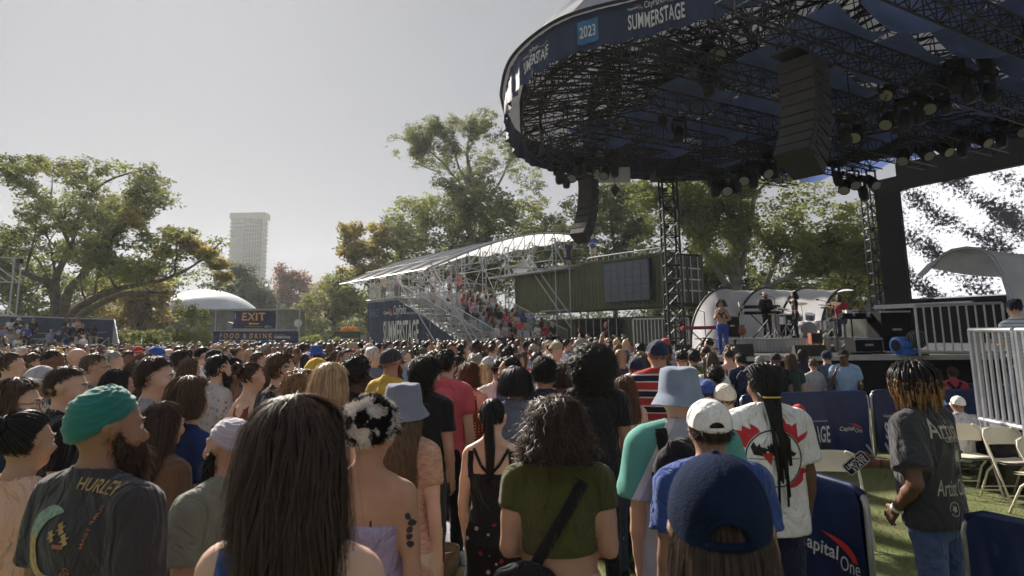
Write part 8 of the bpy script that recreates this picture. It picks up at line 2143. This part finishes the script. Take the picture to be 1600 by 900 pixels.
# second rank, each placed from the photograph
mid = [
 (68, 572, 4.6, 40, 'm', 'mid', ('crop', 'black'), ('hood', 'ltgrey'), None, 'person with a pale grey hood up in front of a tall dark-skinned man', dict(hat=('beanie', 'ltgrey', dict(r=(.10, .118, .116))))),
 (84, 545, 6.0, 55, 'm', 'brown', ('crop', 'black'), ('tee', 'charcoal'), None, 'tall dark-skinned man with shaved black hair looking right', {}),
 (20, 551, 5.6, 35, 'f', 'light', ('bun', 'brown'), ('tee', 'cloth_floral_grey'), None, 'woman with a brown bun and grey patterned shirt at the left edge', {}),
 (50, 553, 6.6, 60, 'm', 'light', ('thick', 'brown'), ('tee', 'black'), None, 'brown haired bearded man left of the pale grey hood', dict(beard=('brown', .7))),
 (123, 543, 6.8, 50, 'm', 'light', ('bald', 'grey'), ('tee', 'beige'), None, 'bald older man behind the man with glasses on the left', {}),
 (150, 552, 5.0, 72, 'm', 'tan', ('short', 'brown'), ('tee', 'slate'), None, 'man with short brown hair and glasses in a dark slate T-shirt looking right', dict(glasses=1)),
 (187, 577, 4.5, 40, 'f', 'tan', ('bob', 'black'), ('tee', 'white'), None, 'woman with straight black hair just left of the green turban', {}),
 (213, 564, 5.4, -40, 'f', 'light', ('long', 'dkbrown'), ('tee', 'cream'), None, 'woman with long dark hair turned left behind the green turban', {}),
 (178, 549, 7.6, 60, 'm', 'light', ('short', 'grey'), ('tee', 'white'), None, 'grey haired man in white behind the man with glasses', {}),
 (246, 541, 8.0, 60, 'm', 'tan', ('short', 'black'), ('tee', 'ltblue'), None, 'man in a royal blue cap with long brim on the left', dict(hat=('cap', 'blue', dict(opening=False)))),
 (228, 552, 6.4, 55, 'f', 'light', ('wavy', 'ltbrown'), ('tank', 'white'), None, 'woman with light wavy hair below the royal blue cap', {}),
 (283, 548, 7.0, 60, 'm', 'brown', ('thick', 'black'), ('tee', 'white'), None, 'man with dense black hair and white shirt right of the royal blue cap', {}),
 (298, 560, 6.4, 50, 'f', 'tan', ('long', 'brown'), ('tee', 'white'), None, 'woman with smooth brown hair above the wavy brown head', {}),
 (318, 542, 9.0, 65, 'm', 'light', ('short', 'black'), ('tee', 'white'), None, 'young man with black hair in white under the letters FOOD', {}),
 (338, 545, 7.8, 75, 'm', 'tan', ('crop', 'black'), ('tee', 'black'), None, 'man in a black cap in front of the banner FOOD & DRINK', dict(hat=('cap', 'black', dict(opening=False)))),
 (343, 556, 5.4, 60, 'm', 'light', ('thick', 'black'), ('tee', 'cloth_floral_grey'), None, 'bearded man in a pale floral shirt with dark bag strap', dict(beard=('black', 1.0))),
 (368, 560, 6.0, 60, 'f', 'brown', ('braids', 'black'), ('band', 'brown'), None, 'dark-skinned woman with long thin braids in a brown strapless top', {}),
 (395, 566, 4.8, 55, 'f', 'light', ('bun', 'dkbrown'), ('tank', 'cloth_floral_rust'), None, 'woman with a dark bun and rust patterned dress, hands on her hips', dict(arms=('hip', 'hip'))),
 (415, 572, 5.4, 65, 'f', 'tan', ('wavy', 'dkbrown'), ('tank', 'beige'), None, 'woman with sunglasses pushed up in her dark wavy hair', {}),
 (440, 552, 4.5, 40, 'm', 'light', ('thick', 'brown'), ('tee', 'black'), None, 'man with longish brown hair in a loose black T-shirt', dict(turn=15, big=1)),
 (404, 550, 8.5, 60, 'm', 'light', ('short', 'brown'), ('tee', 'ltblue'), None, 'man with sunglasses and brown hair before the end of the food banner', {}),
 (473, 577, 3.9, 30, 'f', 'light', ('curly', 'golden'), ('tee', 'black'), None, 'person with golden brown frizzy curls left of the blonde', dict(hairo=dict(r=(.115, .125, .115), len=.06))),
 (497, 559, 5.6, 45, 'm', 'tan', ('short', 'brown'), ('tee', 'grey'), None, 'person in a mustard yellow beanie behind the blonde', dict(hat=('beanie', 'mustard', dict(r=(.10, .115, .112))))),
 (558, 554, 4.3, 20, 'f', 'dark', ('curlyshort', 'black'), ('tee', 'cloth_floral_black'), None, 'dark-skinned woman lifting a hand to her face right of the blonde', dict(arms=('down', 'phone'))),
 (612, 543, 5.4, 30, 'm', 'tan', ('crop', 'dkbrown'), ('tee', 'mustard'), None, 'man in a mustard yellow T-shirt and dark cap', dict(hat=('cap', 'charcoal', dict(opening=False)), big=1, beard=('dkbrown', .6))),
 (583, 542, 8.0, 30, 'm', 'light', ('short', 'white'), ('tee', 'slate'), None, 'white haired man below the terrace banner', {}),
 (565, 546, 8.6, -160, 'f', 'tan', ('curlyshort', 'brown'), ('tee', 'grey'), None, 'person with springy brown curls facing the camera before the terrace banner', {}),
 (697, 547, 5.3, 15, 'm', 'light', ('thick', 'black'), ('tee', 'pink'), None, 'person with shiny black hair and coral red T-shirt', dict(big=1)),
 (716, 556, 6.4, 20, 'f', 'tan', ('long', 'black'), ('tee', 'grey'), None, 'woman with long black hair just above the auburn curls', {}),
 (743, 553, 8.4, 20, 'm', 'light', ('curlyshort', 'grey'), ('tee', 'grey'), None, 'person with round greying curls above the blonde woman', {}),
 (765, 556, 7.0, 60, 'm', 'light', ('short', 'brown'), ('tee', 'white'), None, 'person in a pale blue-grey cap above the ponytail woman', dict(hat=('cap', 'ltgrey', dict(opening=False)))),
 (757, 568, 6.2, 20, 'f', 'light', ('long', 'blonde'), ('tee', 'black'), None, 'woman with long straight blonde hair right of the auburn curls', {}),
 (781, 559, 5.8, 15, 'm', 'tan', ('short', 'black'), ('tee', 'white'), None, 'black haired person in a white T-shirt left of the black bob', {}),
 (795, 558, 5.6, -70, 'm', 'tan', ('thick', 'black'), ('tee', 'slate'), None, 'man with moustache and black hair looking back left above the black bob', dict(beard=('black', .4))),
 (877, 567, 5.0, 20, 'f', 'mid', ('curly', 'dkbrown'), ('tee', 'maroon'), None, 'person with dark red curls and red hairband left of the big afro', dict(hairo=dict(r=(.10, .112, .108), len=.10))),
 (840, 549, 8.0, 25, 'm', 'light', ('short', 'black'), ('tee', 'cream'), None, 'dark haired person with pale collar above the navy T-shirt', {}),
 (994, 556, 6.0, 0, 'm', 'tan', ('short', 'black'), ('tee', 'black'), None, 'person in a small navy cap and black T-shirt left of the striped shirt', dict(hat=('cap', 'navy', dict(opening=False)))),
 (1000, 549, 7.4, 0, 'm', 'light', ('short', 'ltbrown'), ('tee', 'white'), None, 'light brown haired man in a white T-shirt beside the striped shirt', {}),
 (950, 560, 5.4, 10, 'f', 'tan', ('curly', 'brown'), ('tee', 'black'), None, 'person with loose brown curls half hidden by the big afro', {}),
 (1065, 546, 8.6, 10, 'm', 'tan', ('short', 'black'), ('tee', 'sage'), None, 'dark haired person in sage above the denim bucket hat', {}),
 (1083, 546, 9.0, 5, 'm', 'tan', ('thick', 'black'), ('tee', 'olive'), None, 'black haired person in olive right of the denim bucket hat', {}),
 (1110, 551, 8.0, 10, 'f', 'light', ('longer', 'brown'), ('tee', 'white'), None, 'woman with very long reddish brown hair and white top before the stage', {}),
 (1102, 540, 9.6, 0, 'm', 'brown', ('crop', 'black'), ('tee', 'grey'), None, 'close-cropped black haired man just below the singer', {}),
 (1117, 570, 6.4, 8, 'f', 'brown', ('curlyshort', 'black'), ('tee', 'black'), None, 'person with black ringlets below the singer', {}),
 (1138, 546, 8.4, 0, 'm', 'light', ('short', 'black'), ('tank', 'brown'), None, 'bare-shouldered person with short dark hair below the floor monitor', {}),
 (1156, 552, 6.6, -8, 'm', 'light', ('thick', 'black'), ('tee', 'navy'), None, 'man with thick black hair and navy T-shirt carrying a dark backpack', dict(pack=1)),
 (1103, 592, 4.5, 0, 'f', 'light', ('short', 'dkbrown'), ('tee', 'grey'), None, 'person in a royal blue head covering behind the denim bucket hat', dict(hat=('beanie', 'royal', dict(r=(.10, .115, .112))))),
 (1131, 598, 4.4, 10, 'm', 'light', ('short', 'brown'), ('tee', 'slate'), None, 'person in a cream cap above the white cap', dict(hat=('cap', 'cream', dict(opening=False)))),
 (1211, 551, 9.0, 0, 'm', 'mid', ('crop', 'black'), ('tee', 'black'), None, 'person in a black beanie below the white riser skirt', dict(hat=('beanie', 'black', dict(r=(.098, .114, .112))))),
 (1186, 556, 9.6, 0, 'm', 'light', ('short', 'grey'), ('tee', 'grey'), None, 'grey haired person in front of the riser skirt', {}),
 (1234, 552, 7.6, 5, 'f', 'light', ('long', 'brown'), ('tee', 'green'), None, 'long haired person in a dark green T-shirt at the back barrier', dict(hairo=dict(len=.20))),
 (1252, 546, 8.2, 20, 'm', 'dark', ('braids', 'black'), ('tee', 'blue'), None, 'person with black braids in blue beside the dark green T-shirt', {}),
 (1291, 547, 8.4, 25, 'm', 'light', ('short', 'black'), ('tee', 'slate'), None, 'man in a navy cap and teal-grey T-shirt talking to the steward', dict(hat=('cap', 'navy', dict(opening=False)), arms=('down', 'phone'))),
 (1317, 545, 9.4, -150, 'm', 'brown', ('crop', 'black'), ('tee', 'ltblue'), None, 'steward in a pale blue shirt and black cap raising his hands before the stage', dict(hat=('cap', 'black', dict(opening=False)), arms=('fore', 'phone'))),
 (1270, 560, 7.9, 10, 'f', 'light', ('short', 'brown'), ('tee', 'cloth_floral_grey'), None, 'person in a dark and white patterned shirt left of the teal-grey T-shirt', {}),
 (1487, 573, 10.2, 20, 'm', 'mid', ('curlyshort', 'dkbrown'), ('tee', 'cloth_redprint'), None, 'person in a red patterned top with crossed black straps at the barrier', dict(xs=1)),
]
for px, py, Y, fc, sex, skn, hr_, tp, bt, lb, ex in mid:
	ex = dict(ex); hatk = ex.get('hat'); glasses = ex.pop('glasses', 0); pk = ex.pop('pack', 0); xs_ = ex.pop('xs', 0); ex.pop('big', 0)
	Y *= 1.1 if Y < 7.5 else 1
	if px > 1130 and 5 < Y < 10.2: Y = 10.3 + (px % 7) * .12
	fc = fc - 16 if fc > 45 else fc
	p, H = from_px(px, py, Y, {'curlyshort': .03, 'curly': .03, 'afro': .06}.get(hr_[0], .012) + (.01 if hatk else 0))
	r_, t_ = person(p, min(1.98, H), fc, lb, sex, skn, hr_, tp, ('trousers', rnd.choice(['jeans', 'black', 'beige', 'navy'])), q='mid', **ex)
	if glasses:
		part('glasses', None, specs, MATS['glass'], r_)
	if pk:
		b2 = part('backpack', None, lambda: bp_.data, cloth('navy'), None); lift(b2, r_); tag(b2, 'dark navy backpack on the man with thick black hair before the riser', 'backpack')
	if xs_:
		for a in ([(-.12, 1.48), (0, 1.3), (.12, 1.1)], [(.12, 1.48), (0, 1.3), (-.12, 1.1)]): strap_on(r_, [t_], a, .06, cloth('black'), 'harness_strap', .006)
# glasses for the woman on the left edge
# seated and special people
def sit(px, py, Y, floor, fc, lb, q='mid', **k):
	p = at(px, py, Y); H = (p.z - floor) / (1.30 + k.pop('tp', .015)) * 1.75
	return person((p.x, p.y, floor), H, fc, lb, seated=True, q=q, arms=k.pop('arms', ('lap', 'lap')), **k)
sit(1495, 618, 8.2, 0, 5, 'seated person in a white cap and pale grey T-shirt on the lawn chairs', skin='mid', hair=('crop', 'black'), top=('tee', 'ltgrey'), hat=('cap', 'white', dict(opening=False)))
sit(1466, 621, 8.5, 0, 0, 'seated person in a pale beanie with a dark bun, left of the white cap', skin='mid', hair=('short', 'black'), top=('tee', 'grey'), hat=('beanie', 'ltblue', dict(r=(.098, .112, .10))))
sit(1247, 632, 8.5, -.06, 30, 'seated person in a red head covering in front of the navy barrier', skin='brown', hair=('short', 'black'), top=('hood', 'black'), hat=('beanie', 'red', dict(r=(.105, .12, .118))), bottom=('trousers', 'black'))
p = at(1583, 467, 7.8); person((p.x, p.y, zb), (p.z - zb) / 1.77 * 1.75, 15, 'woman in a navy cap and blue striped T-shirt behind the white ramp railing', 'f', 'light', ('bun', 'black'), ('tee', 'cloth_bluestripes'), hat=('cap', 'navy', dict(opening=False)), q='mid', arms=('fore', 'fore'))
p = at(1612, 560, 9.4); person((p.x, p.y, 0), 1.62, -40, 'person half hidden behind the ramp railing reaching an arm to the left', 'm', 'tan', ('short', 'black'), ('tee', 'ltblue'), q='mid', arms=('fore', 'down'))
# performers
def onstage(px, py, Y, z, fc, lb, tp=.02, **k):
	p = at(px, py, Y); return person((p.x, p.y, z), (p.z - z) / (1.75 + tp) * 1.75, fc, lb, q='mid', **k)
onstage(1126, 468, 19.8, SZ, -158, 'singer with big dark curls, dark bra top and wide blue trousers at the stage front', .045, sex='f', skin='tan', hair=('curly', 'dkbrown'), hairo=dict(r=(.165, .165, .14), len=.12), top=('tank', 'navy'), topo=dict(hem=1.18), bottom=('trousers', 'blue', 1.0), arms=('belly', 'mic'))
onstage(1195, 456, 24.2, RZ, -170, 'keyboard player in a pale hat and black shirt behind the stacked keyboards', .03, skin='tan', hair=('short', 'black'), top=('long', 'black'), bottom=('trousers', 'black'), hat=('bucket', 'cream', dict(brim=.04, drop=.02)), arms=('fore', 'fore'), beard=('black', .7))
onstage(1240, 456, 23.2, RZ, -70, 'backing singer in black with long dark hair singing into a microphone', .02, sex='f', skin='tan', hair=('wavy', 'black'), top=('long', 'black'), topo=dict(hem=1.08), bottom=('trousers', 'navy'), arms=('down', 'mic'))
sit(1310, 459, 23.9, RZ + .05, -130, 'bearded drummer in a red and white shirt behind the drum kit', skin='dark', hair=('crop', 'black'), top=('tee', 'cloth_redprint'), arms=('fore', 'mic'), beard=('black', 1.0))
p = TP(12.8, 9.0, 5.75); p = at(926, 373, CC.y + 5.5); person((p.x, p.y, 5.74), 1.72, -160, 'worker in a blue shirt and pale shorts standing on the green container', 'm', 'light', ('short', 'brown'), ('tee', 'blue'), ('shorts', 'cream'), q='far', arms=('cross', 'cross'))
p = at(888, 380, 37); person((p.x, p.y, 5.56), 1.70, 150, 'worker in navy on the scaffold walkway beside the container', 'm', 'tan', ('short', 'black'), ('tee', 'navy'), ('shorts', 'navy'), q='far')
mc = onstage(1126, 468, 19.8, SZ, 0, 'x') if False else None
# the rest of the standing crowd
LM = [(0, 'at the left edge'), (60, 'before the left bleachers'), (130, 'below the left bleachers'), (190, 'before the bleacher handrail'), (250, 'left of the food banner'), (335, 'below the word FOOD'), (400, 'below the word DRINK'), (465, 'right of the food banner'), (520, 'before the kiosk'), (575, 'below the word TERRACE'), (620, 'below the word SUMMERSTAGE'), (680, 'right of the terrace banner'), (740, 'before the terrace stairs'), (800, 'below the white seats'), (860, 'below the right stairs'), (920, 'below the worker on the container'), (970, 'below the grey screen'), (1020, 'below the stage tower'), (1075, 'before the stage front'), (1160, 'before the riser skirt')]
def place_phrase(px):
	r_ = LM[0][1]
	for x, t in LM:
		if px >= x: r_ = t
	return r_
HW = {'black': 'black', 'dkbrown': 'dark brown', 'brown': 'brown', 'auburn': 'auburn', 'golden': 'golden', 'blonde': 'blonde', 'ltbrown': 'light brown', 'grey': 'grey', 'white': 'white', 'red': 'red'}
SW_ = {'short': 'short {} hair', 'crop': 'cropped {} hair', 'thick': 'thick {} hair', 'curlyshort': 'curly {} hair', 'long': 'long {} hair', 'bob': '{} bob', 'wavy': 'wavy {} hair', 'curly': 'big {} curls', 'afro': 'round {} afro', 'bun': '{} hair in a bun', 'ponytail': '{} ponytail', 'bald': 'bald head'}
CW = {'ltgrey': 'pale grey', 'ltblue': 'pale blue', 'cloth_floral_grey': 'pale patterned', 'jeans': 'dark blue', 'denim': 'denim blue', 'royal': 'royal blue', 'cream': 'cream'}
used = set()
def looks(rr, y_out=0):
	sex = rr.choice('mmf' if rr.random() < .5 else 'mff')
	hs_ = rr.choice(['short', 'short', 'thick', 'thick', 'short', 'crop', 'curlyshort', 'curlyshort', 'bald'] if sex == 'm' else ['long', 'bob', 'wavy', 'curly', 'bun', 'ponytail', 'long'])
	hc_ = rr.choice(['black'] * 5 + ['dkbrown'] * 5 + ['brown'] * 4 + ['auburn', 'golden', 'blonde', 'ltbrown', 'grey', 'grey', 'white'])
	tc = rr.choice(['black'] * 4 + ['white'] * 5 + ['navy', 'navy', 'grey', 'ltgrey', 'ltgrey', 'cream', 'blue', 'ltblue', 'ltblue', 'teal', 'olive', 'red', 'pink', 'peach', 'beige', 'denim', 'slate', 'green', 'cloth_floral_grey', 'mustard', 'lilac'])
	hat = None
	if rr.random() < .20: hat = (rr.choice(['cap', 'cap', 'bucket', 'beanie']), rr.choice(['black', 'navy', 'white', 'ltgrey', 'khaki', 'blue', 'red', 'denim', 'mustard', 'cream', 'olive']))
	return sex, hs_, hc_, tc, hat, rr.choice(['light', 'light', 'tan', 'tan', 'mid', 'brown', 'dark'])
def words_of(l, where):
	sex, hs_, hc_, tc, hat, sk_ = l
	a = SW_[hs_].format(HW[hc_]) if hs_ != 'bald' else 'bald head'
	h = f"{CW.get(hat[1], hat[1])} {dict(cap='cap', bucket='bucket hat', beanie='beanie')[hat[0]]}, " if hat else ''
	return f"{'man' if sex == 'm' else 'woman'} with {h}{a}, {CW.get(tc, tc)} top, {where}"
def fresh(rr, where):
	for _ in range(400):
		l = looks(rr); t = words_of(l, where)
		if t not in used and len(t.split()) <= 16: used.add(t); return l, t
	return l, t
rr = random.Random(21)
taken = [(o.location.x, o.location.y) for o in bpy.data.objects if o.name.startswith('person') and o.parent is None]
STG = Vector((6.5, 20, 0)); NF = 0; cand = 0; CROWD = []
while len(CROWD) < 118 and cand < 60000:
	cand += 1; Y = 5.6 + (rr.random() ** .75) * 8.9; px = rr.uniform(-25, 1150)
	if px > 1060 and Y < 10.6: continue
	if 600 < px < 780 and Y < 9.2: continue
	if Y < 6.6 and 500 < px: continue
	q_ = at(px, 540, Y)
	if any((q_.x - a) ** 2 + (q_.y - b) ** 2 < (.46 if Y < 9 else .50) ** 2 for a, b in taken): continue
	taken.append((q_.x, q_.y)); CROWD.append((px, Y))
def faceto(x, y, j): d = STG - Vector((x, y, 0)); return math.degrees(math.atan2(d.x, d.y)) + j
for px, Y in CROWD:
	l, t = fresh(rr, place_phrase(px)); sex, hs_, hc_, tc, hat, sk_ = l; q_ = at(px, 540, Y)
	H = rr.gauss(1.76, .06) if sex == 'm' else rr.gauss(1.65, .055)
	arms = ('down', 'down') if rr.random() < .82 else rr.choice([('down', 'phone'), ('cross', 'cross'), ('down', 'up')])
	person((q_.x, q_.y, 0), max(1.5, min(1.9 if Y < 9 else 1.78, H)), faceto(q_.x, q_.y, rr.choice([0, 0, 10, -10, 25, -30, 60, -70, 95, -25])), t, sex, sk_, (hs_, hc_), ('tee', tc), ('trousers', rr.choice(['jeans', 'black', 'khaki'])), q='far' if Y > 6.9 else 'mid', arms=arms, hat=hat, turn=rr.choice([0, 30]), seed=rr.randint(1, 999), group='standing crowd in the middle of the lawn')
# beyond them the heads are too many and too small: one mass
VM = {}
def head_blob(rr):
	f = Field(axis(-.3, .3, -9, 9, .045, .045), axis(-.2, .2, -9, 9, .045, .045), axis(1.0, 1.85, -9, 9, .04, .045))
	return f
def low_person():
	"""coarse standing figure: body and head, hair shell"""
	g = MB(); g.path([(0, 0, 0), (0, 0, .8), (0, 0, 1.05), (0, -.01, 1.3), (0, -.01, 1.42), (0, -.01, 1.48)], [.14, .17, .16, .2, .17, .06], 7); g.v = [(x * (1.15 if z < 1.45 else 1), y * .62, z) for x, y, z in g.v]
	for s_ in (-1, 1): g.path([(s_ * .2, -.01, 1.40), (s_ * .235, -.02, 1.12), (s_ * .23, .05, .9)], [.055, .045, .03], 4)
	h = MB(); h.tube((0, -.01, 1.45), (0, -.005, 1.56), .055, 8); h.ball((0, 0, 1.645), (.073, .092, .112), 8, 6); h.ball((0, .1, 1.63), (.012, .014, .02), 4, 3)
	k = MB(); k.ball((0, -.022, 1.665), (.092, .110, .114), 9, 6); k.v = [(x, min(y, .062), z - (.04 if (y < -.04 and z < 1.66) else 0)) for x, y, z in k.v]
	l = MB(); l.ball((0, -.03, 1.62), (.105, .112, .16), 10, 8); l.v = [(x * (1.25 if z < 1.58 else 1), min(y, .05), z - (.10 if z < 1.58 else 0)) for x, y, z in l.v]
	return g, h, k, l
LP = low_person(); bag_ = {}
def add_low(kind, mat, x, y, z, s, a):
	g = LP[kind]; mb = bag_.setdefault(mat, MB()); ca, sa = math.cos(a), math.sin(a)
	mb.add([(x + (vx * ca - vy * sa) * s, y + (vx * sa + vy * ca) * s, z + vz * s) for vx, vy, vz in g.v], g.f)
cand = 0; nlow = 0; tk2 = list(taken)
while nlow < 560 and cand < 30000:
	cand += 1; Y = 13.5 + 16.5 * rr.random() ** .8; px = rr.uniform(-30, 985 if Y > 17 else 1075); q_ = at(px, 540, Y)
	if 560 < px < 930 and Y > 25.5: continue
	if px < 240 and Y > 28: continue
	if any((q_.x - a) ** 2 + (q_.y - b) ** 2 < .2 for a, b in tk2[-300:]): continue
	tk2.append((q_.x, q_.y)); nlow += 1; s_ = min(1.74, rr.gauss(1.65, .075)) / 1.75; a_ = -R(faceto(q_.x, q_.y, rr.uniform(-40, 40)))
	tc = rr.choice(['black', 'black', 'white', 'white', 'navy', 'grey', 'ltgrey', 'cream', 'blue', 'ltblue', 'red', 'olive', 'pink', 'denim']); add_low(0, 'cloth_' + tc, q_.x, q_.y, 0, s_, a_); cloth(tc)
	add_low(1, 'skin_' + rr.choice(['light', 'light', 'tan', 'mid', 'brown']), q_.x, q_.y, 0, s_, a_)
	if rr.random() < .97: add_low(rr.choice((2, 2, 3)), 'hair_' + rr.choice(['black', 'black', 'dkbrown', 'dkbrown', 'brown', 'brown', 'ltbrown', 'blonde', 'grey', 'auburn']), q_.x, q_.y, 0, s_, a_)
g = MB(); mi = []; mats_ = []
for k_, mb in bag_.items():
	mats_.append(MATS[k_]); mi += [len(mats_) - 1] * len(mb.f); g.add(mb.v, mb.f)
me = bpy.data.meshes.new('distant_crowd'); me.from_pydata(g.v, [], g.f)
for m_ in mats_: me.materials.append(m_)
me.polygons.foreach_set('material_index', mi); me.polygons.foreach_set('use_smooth', [True] * len(mi)); me.update()
o = bpy.data.objects.new('distant_crowd', me); col.objects.link(o); tag(o, 'dense far part of the standing crowd reaching back to the banners', kind='stuff')
# people on the grandstand, the deck and the left bleachers
ROWN = ['top', 'second', 'third', 'fourth', 'fifth', 'sixth', 'seventh', 'eighth', 'front']
SCOL = ['on the banner side', 'second seat from the stairs', 'third seat across', 'left of the middle', 'right of the middle', 'sixth seat across', 'towards the container', 'container side end']
for (i, j, pos) in SEATS:
	if rr.random() < (.42 if i < 5 else .25): continue
	for _ in range(200):
		l = looks(rr)
		if l[4] is None or rr.random() < .3:
			t = f"seated {words_of(l, f'terrace {ROWN[i]} row, {SCOL[min(7, j)]}')}"
			if t not in used and len(t.split()) <= 16: used.add(t); break
	sex, hs_, hc_, tc, hat, sk_ = l
	fc = 180 - math.degrees(rows_ang) + rr.uniform(-30, 15)
	person((pos.x, pos.y, pos.z), rr.uniform(1.62, 1.8), fc, t, sex, sk_, (hs_, hc_), ('tee', tc), ('trousers', rr.choice(['jeans', 'black', 'khaki'])), q='far', seated=True, arms=('lap', 'lap'), hat=hat, group='spectators seated on the terrace grandstand', seed=rr.randint(1, 99))
for k, (t_, s_) in enumerate(((1.2, .5), (2.6, .7), (3.4, .5), (3.9, 1.8), (3.9, 2.6), (3.8, 3.9), (3.7, 4.6))):
	l, _ = fresh(rr, 'x'); sex, hs_, hc_, tc, hat, sk_ = l
	q_ = TP(t_, s_, DZ); t = words_of(l, 'on the terrace deck'); used.add(t)
	person(q_, rr.uniform(1.62, 1.82), 130 + rr.uniform(-40, 40), t, sex, sk_, (hs_, hc_), ('tee', tc), ('trousers', 'black'), q='far', hat=hat, group='people standing on the terrace deck')
LB = ['top', 'second', 'middle', 'fourth', 'lowest']
bx = [(bx0 + .5) + (bx1 - bx0 - 1) * i / 15 for i in range(16)]
for i, (y, z) in enumerate(brow):
	for j in range(16):
		if rr.random() < .38 or bx[j] < at(-5, 500, 36).x: continue
		x = bx[j] + .35 * i + rr.uniform(-.15, .15); pxs = 800 + 1000 * x / y
		for _ in range(200):
			l = looks(rr); t = f"seated {words_of(l, f'left bleachers, {LB[i]} bench')}"
			if t not in used and len(t.split()) <= 16: used.add(t); break
		sex, hs_, hc_, tc, hat, sk_ = l
		person((x, y - .05, z - .42), rr.uniform(1.62, 1.8), 125 + rr.uniform(-30, 20), t, sex, sk_, (hs_, hc_), ('tee', tc), ('trousers', rr.choice(['jeans', 'black', 'khaki'])), q='far', seated=True, arms=('lap', 'lap'), hat=hat, group='spectators on the left bleachers', seed=rr.randint(1, 99))
# people seated by the containers
for k, (px, lb, tc) in enumerate(((918, 'person in a blue shirt sitting by the front rail below the container', 'blue'), (942, 'person in white sitting below the container, second from the rail', 'white'), (960, 'woman with dark hair sitting between two people in white', 'black'), (974, 'person in a white shirt sitting below the dark gate', 'white'))):
	q_ = at(px, 522 if k else 522, 27.0); person((q_.x, q_.y, q_.z - 1.33 + .02), 1.74, 150, lb, 'f' if k == 2 else 'm', 'tan', ('short' if k != 2 else 'long', 'black'), ('tee', tc), q='far', seated=True, arms=('lap', 'lap'), seed=k)
g = MB(); q_ = at(945, 530, 27.3); g.box((q_.x, 27.3, (at(945, 522, 27).z - 1.33) / 2 + .18), (2.6, 1.0, at(945, 522, 27).z - 1.33 + .36)); mk('spectator_platform', g, MATS['black'], kind='structure')
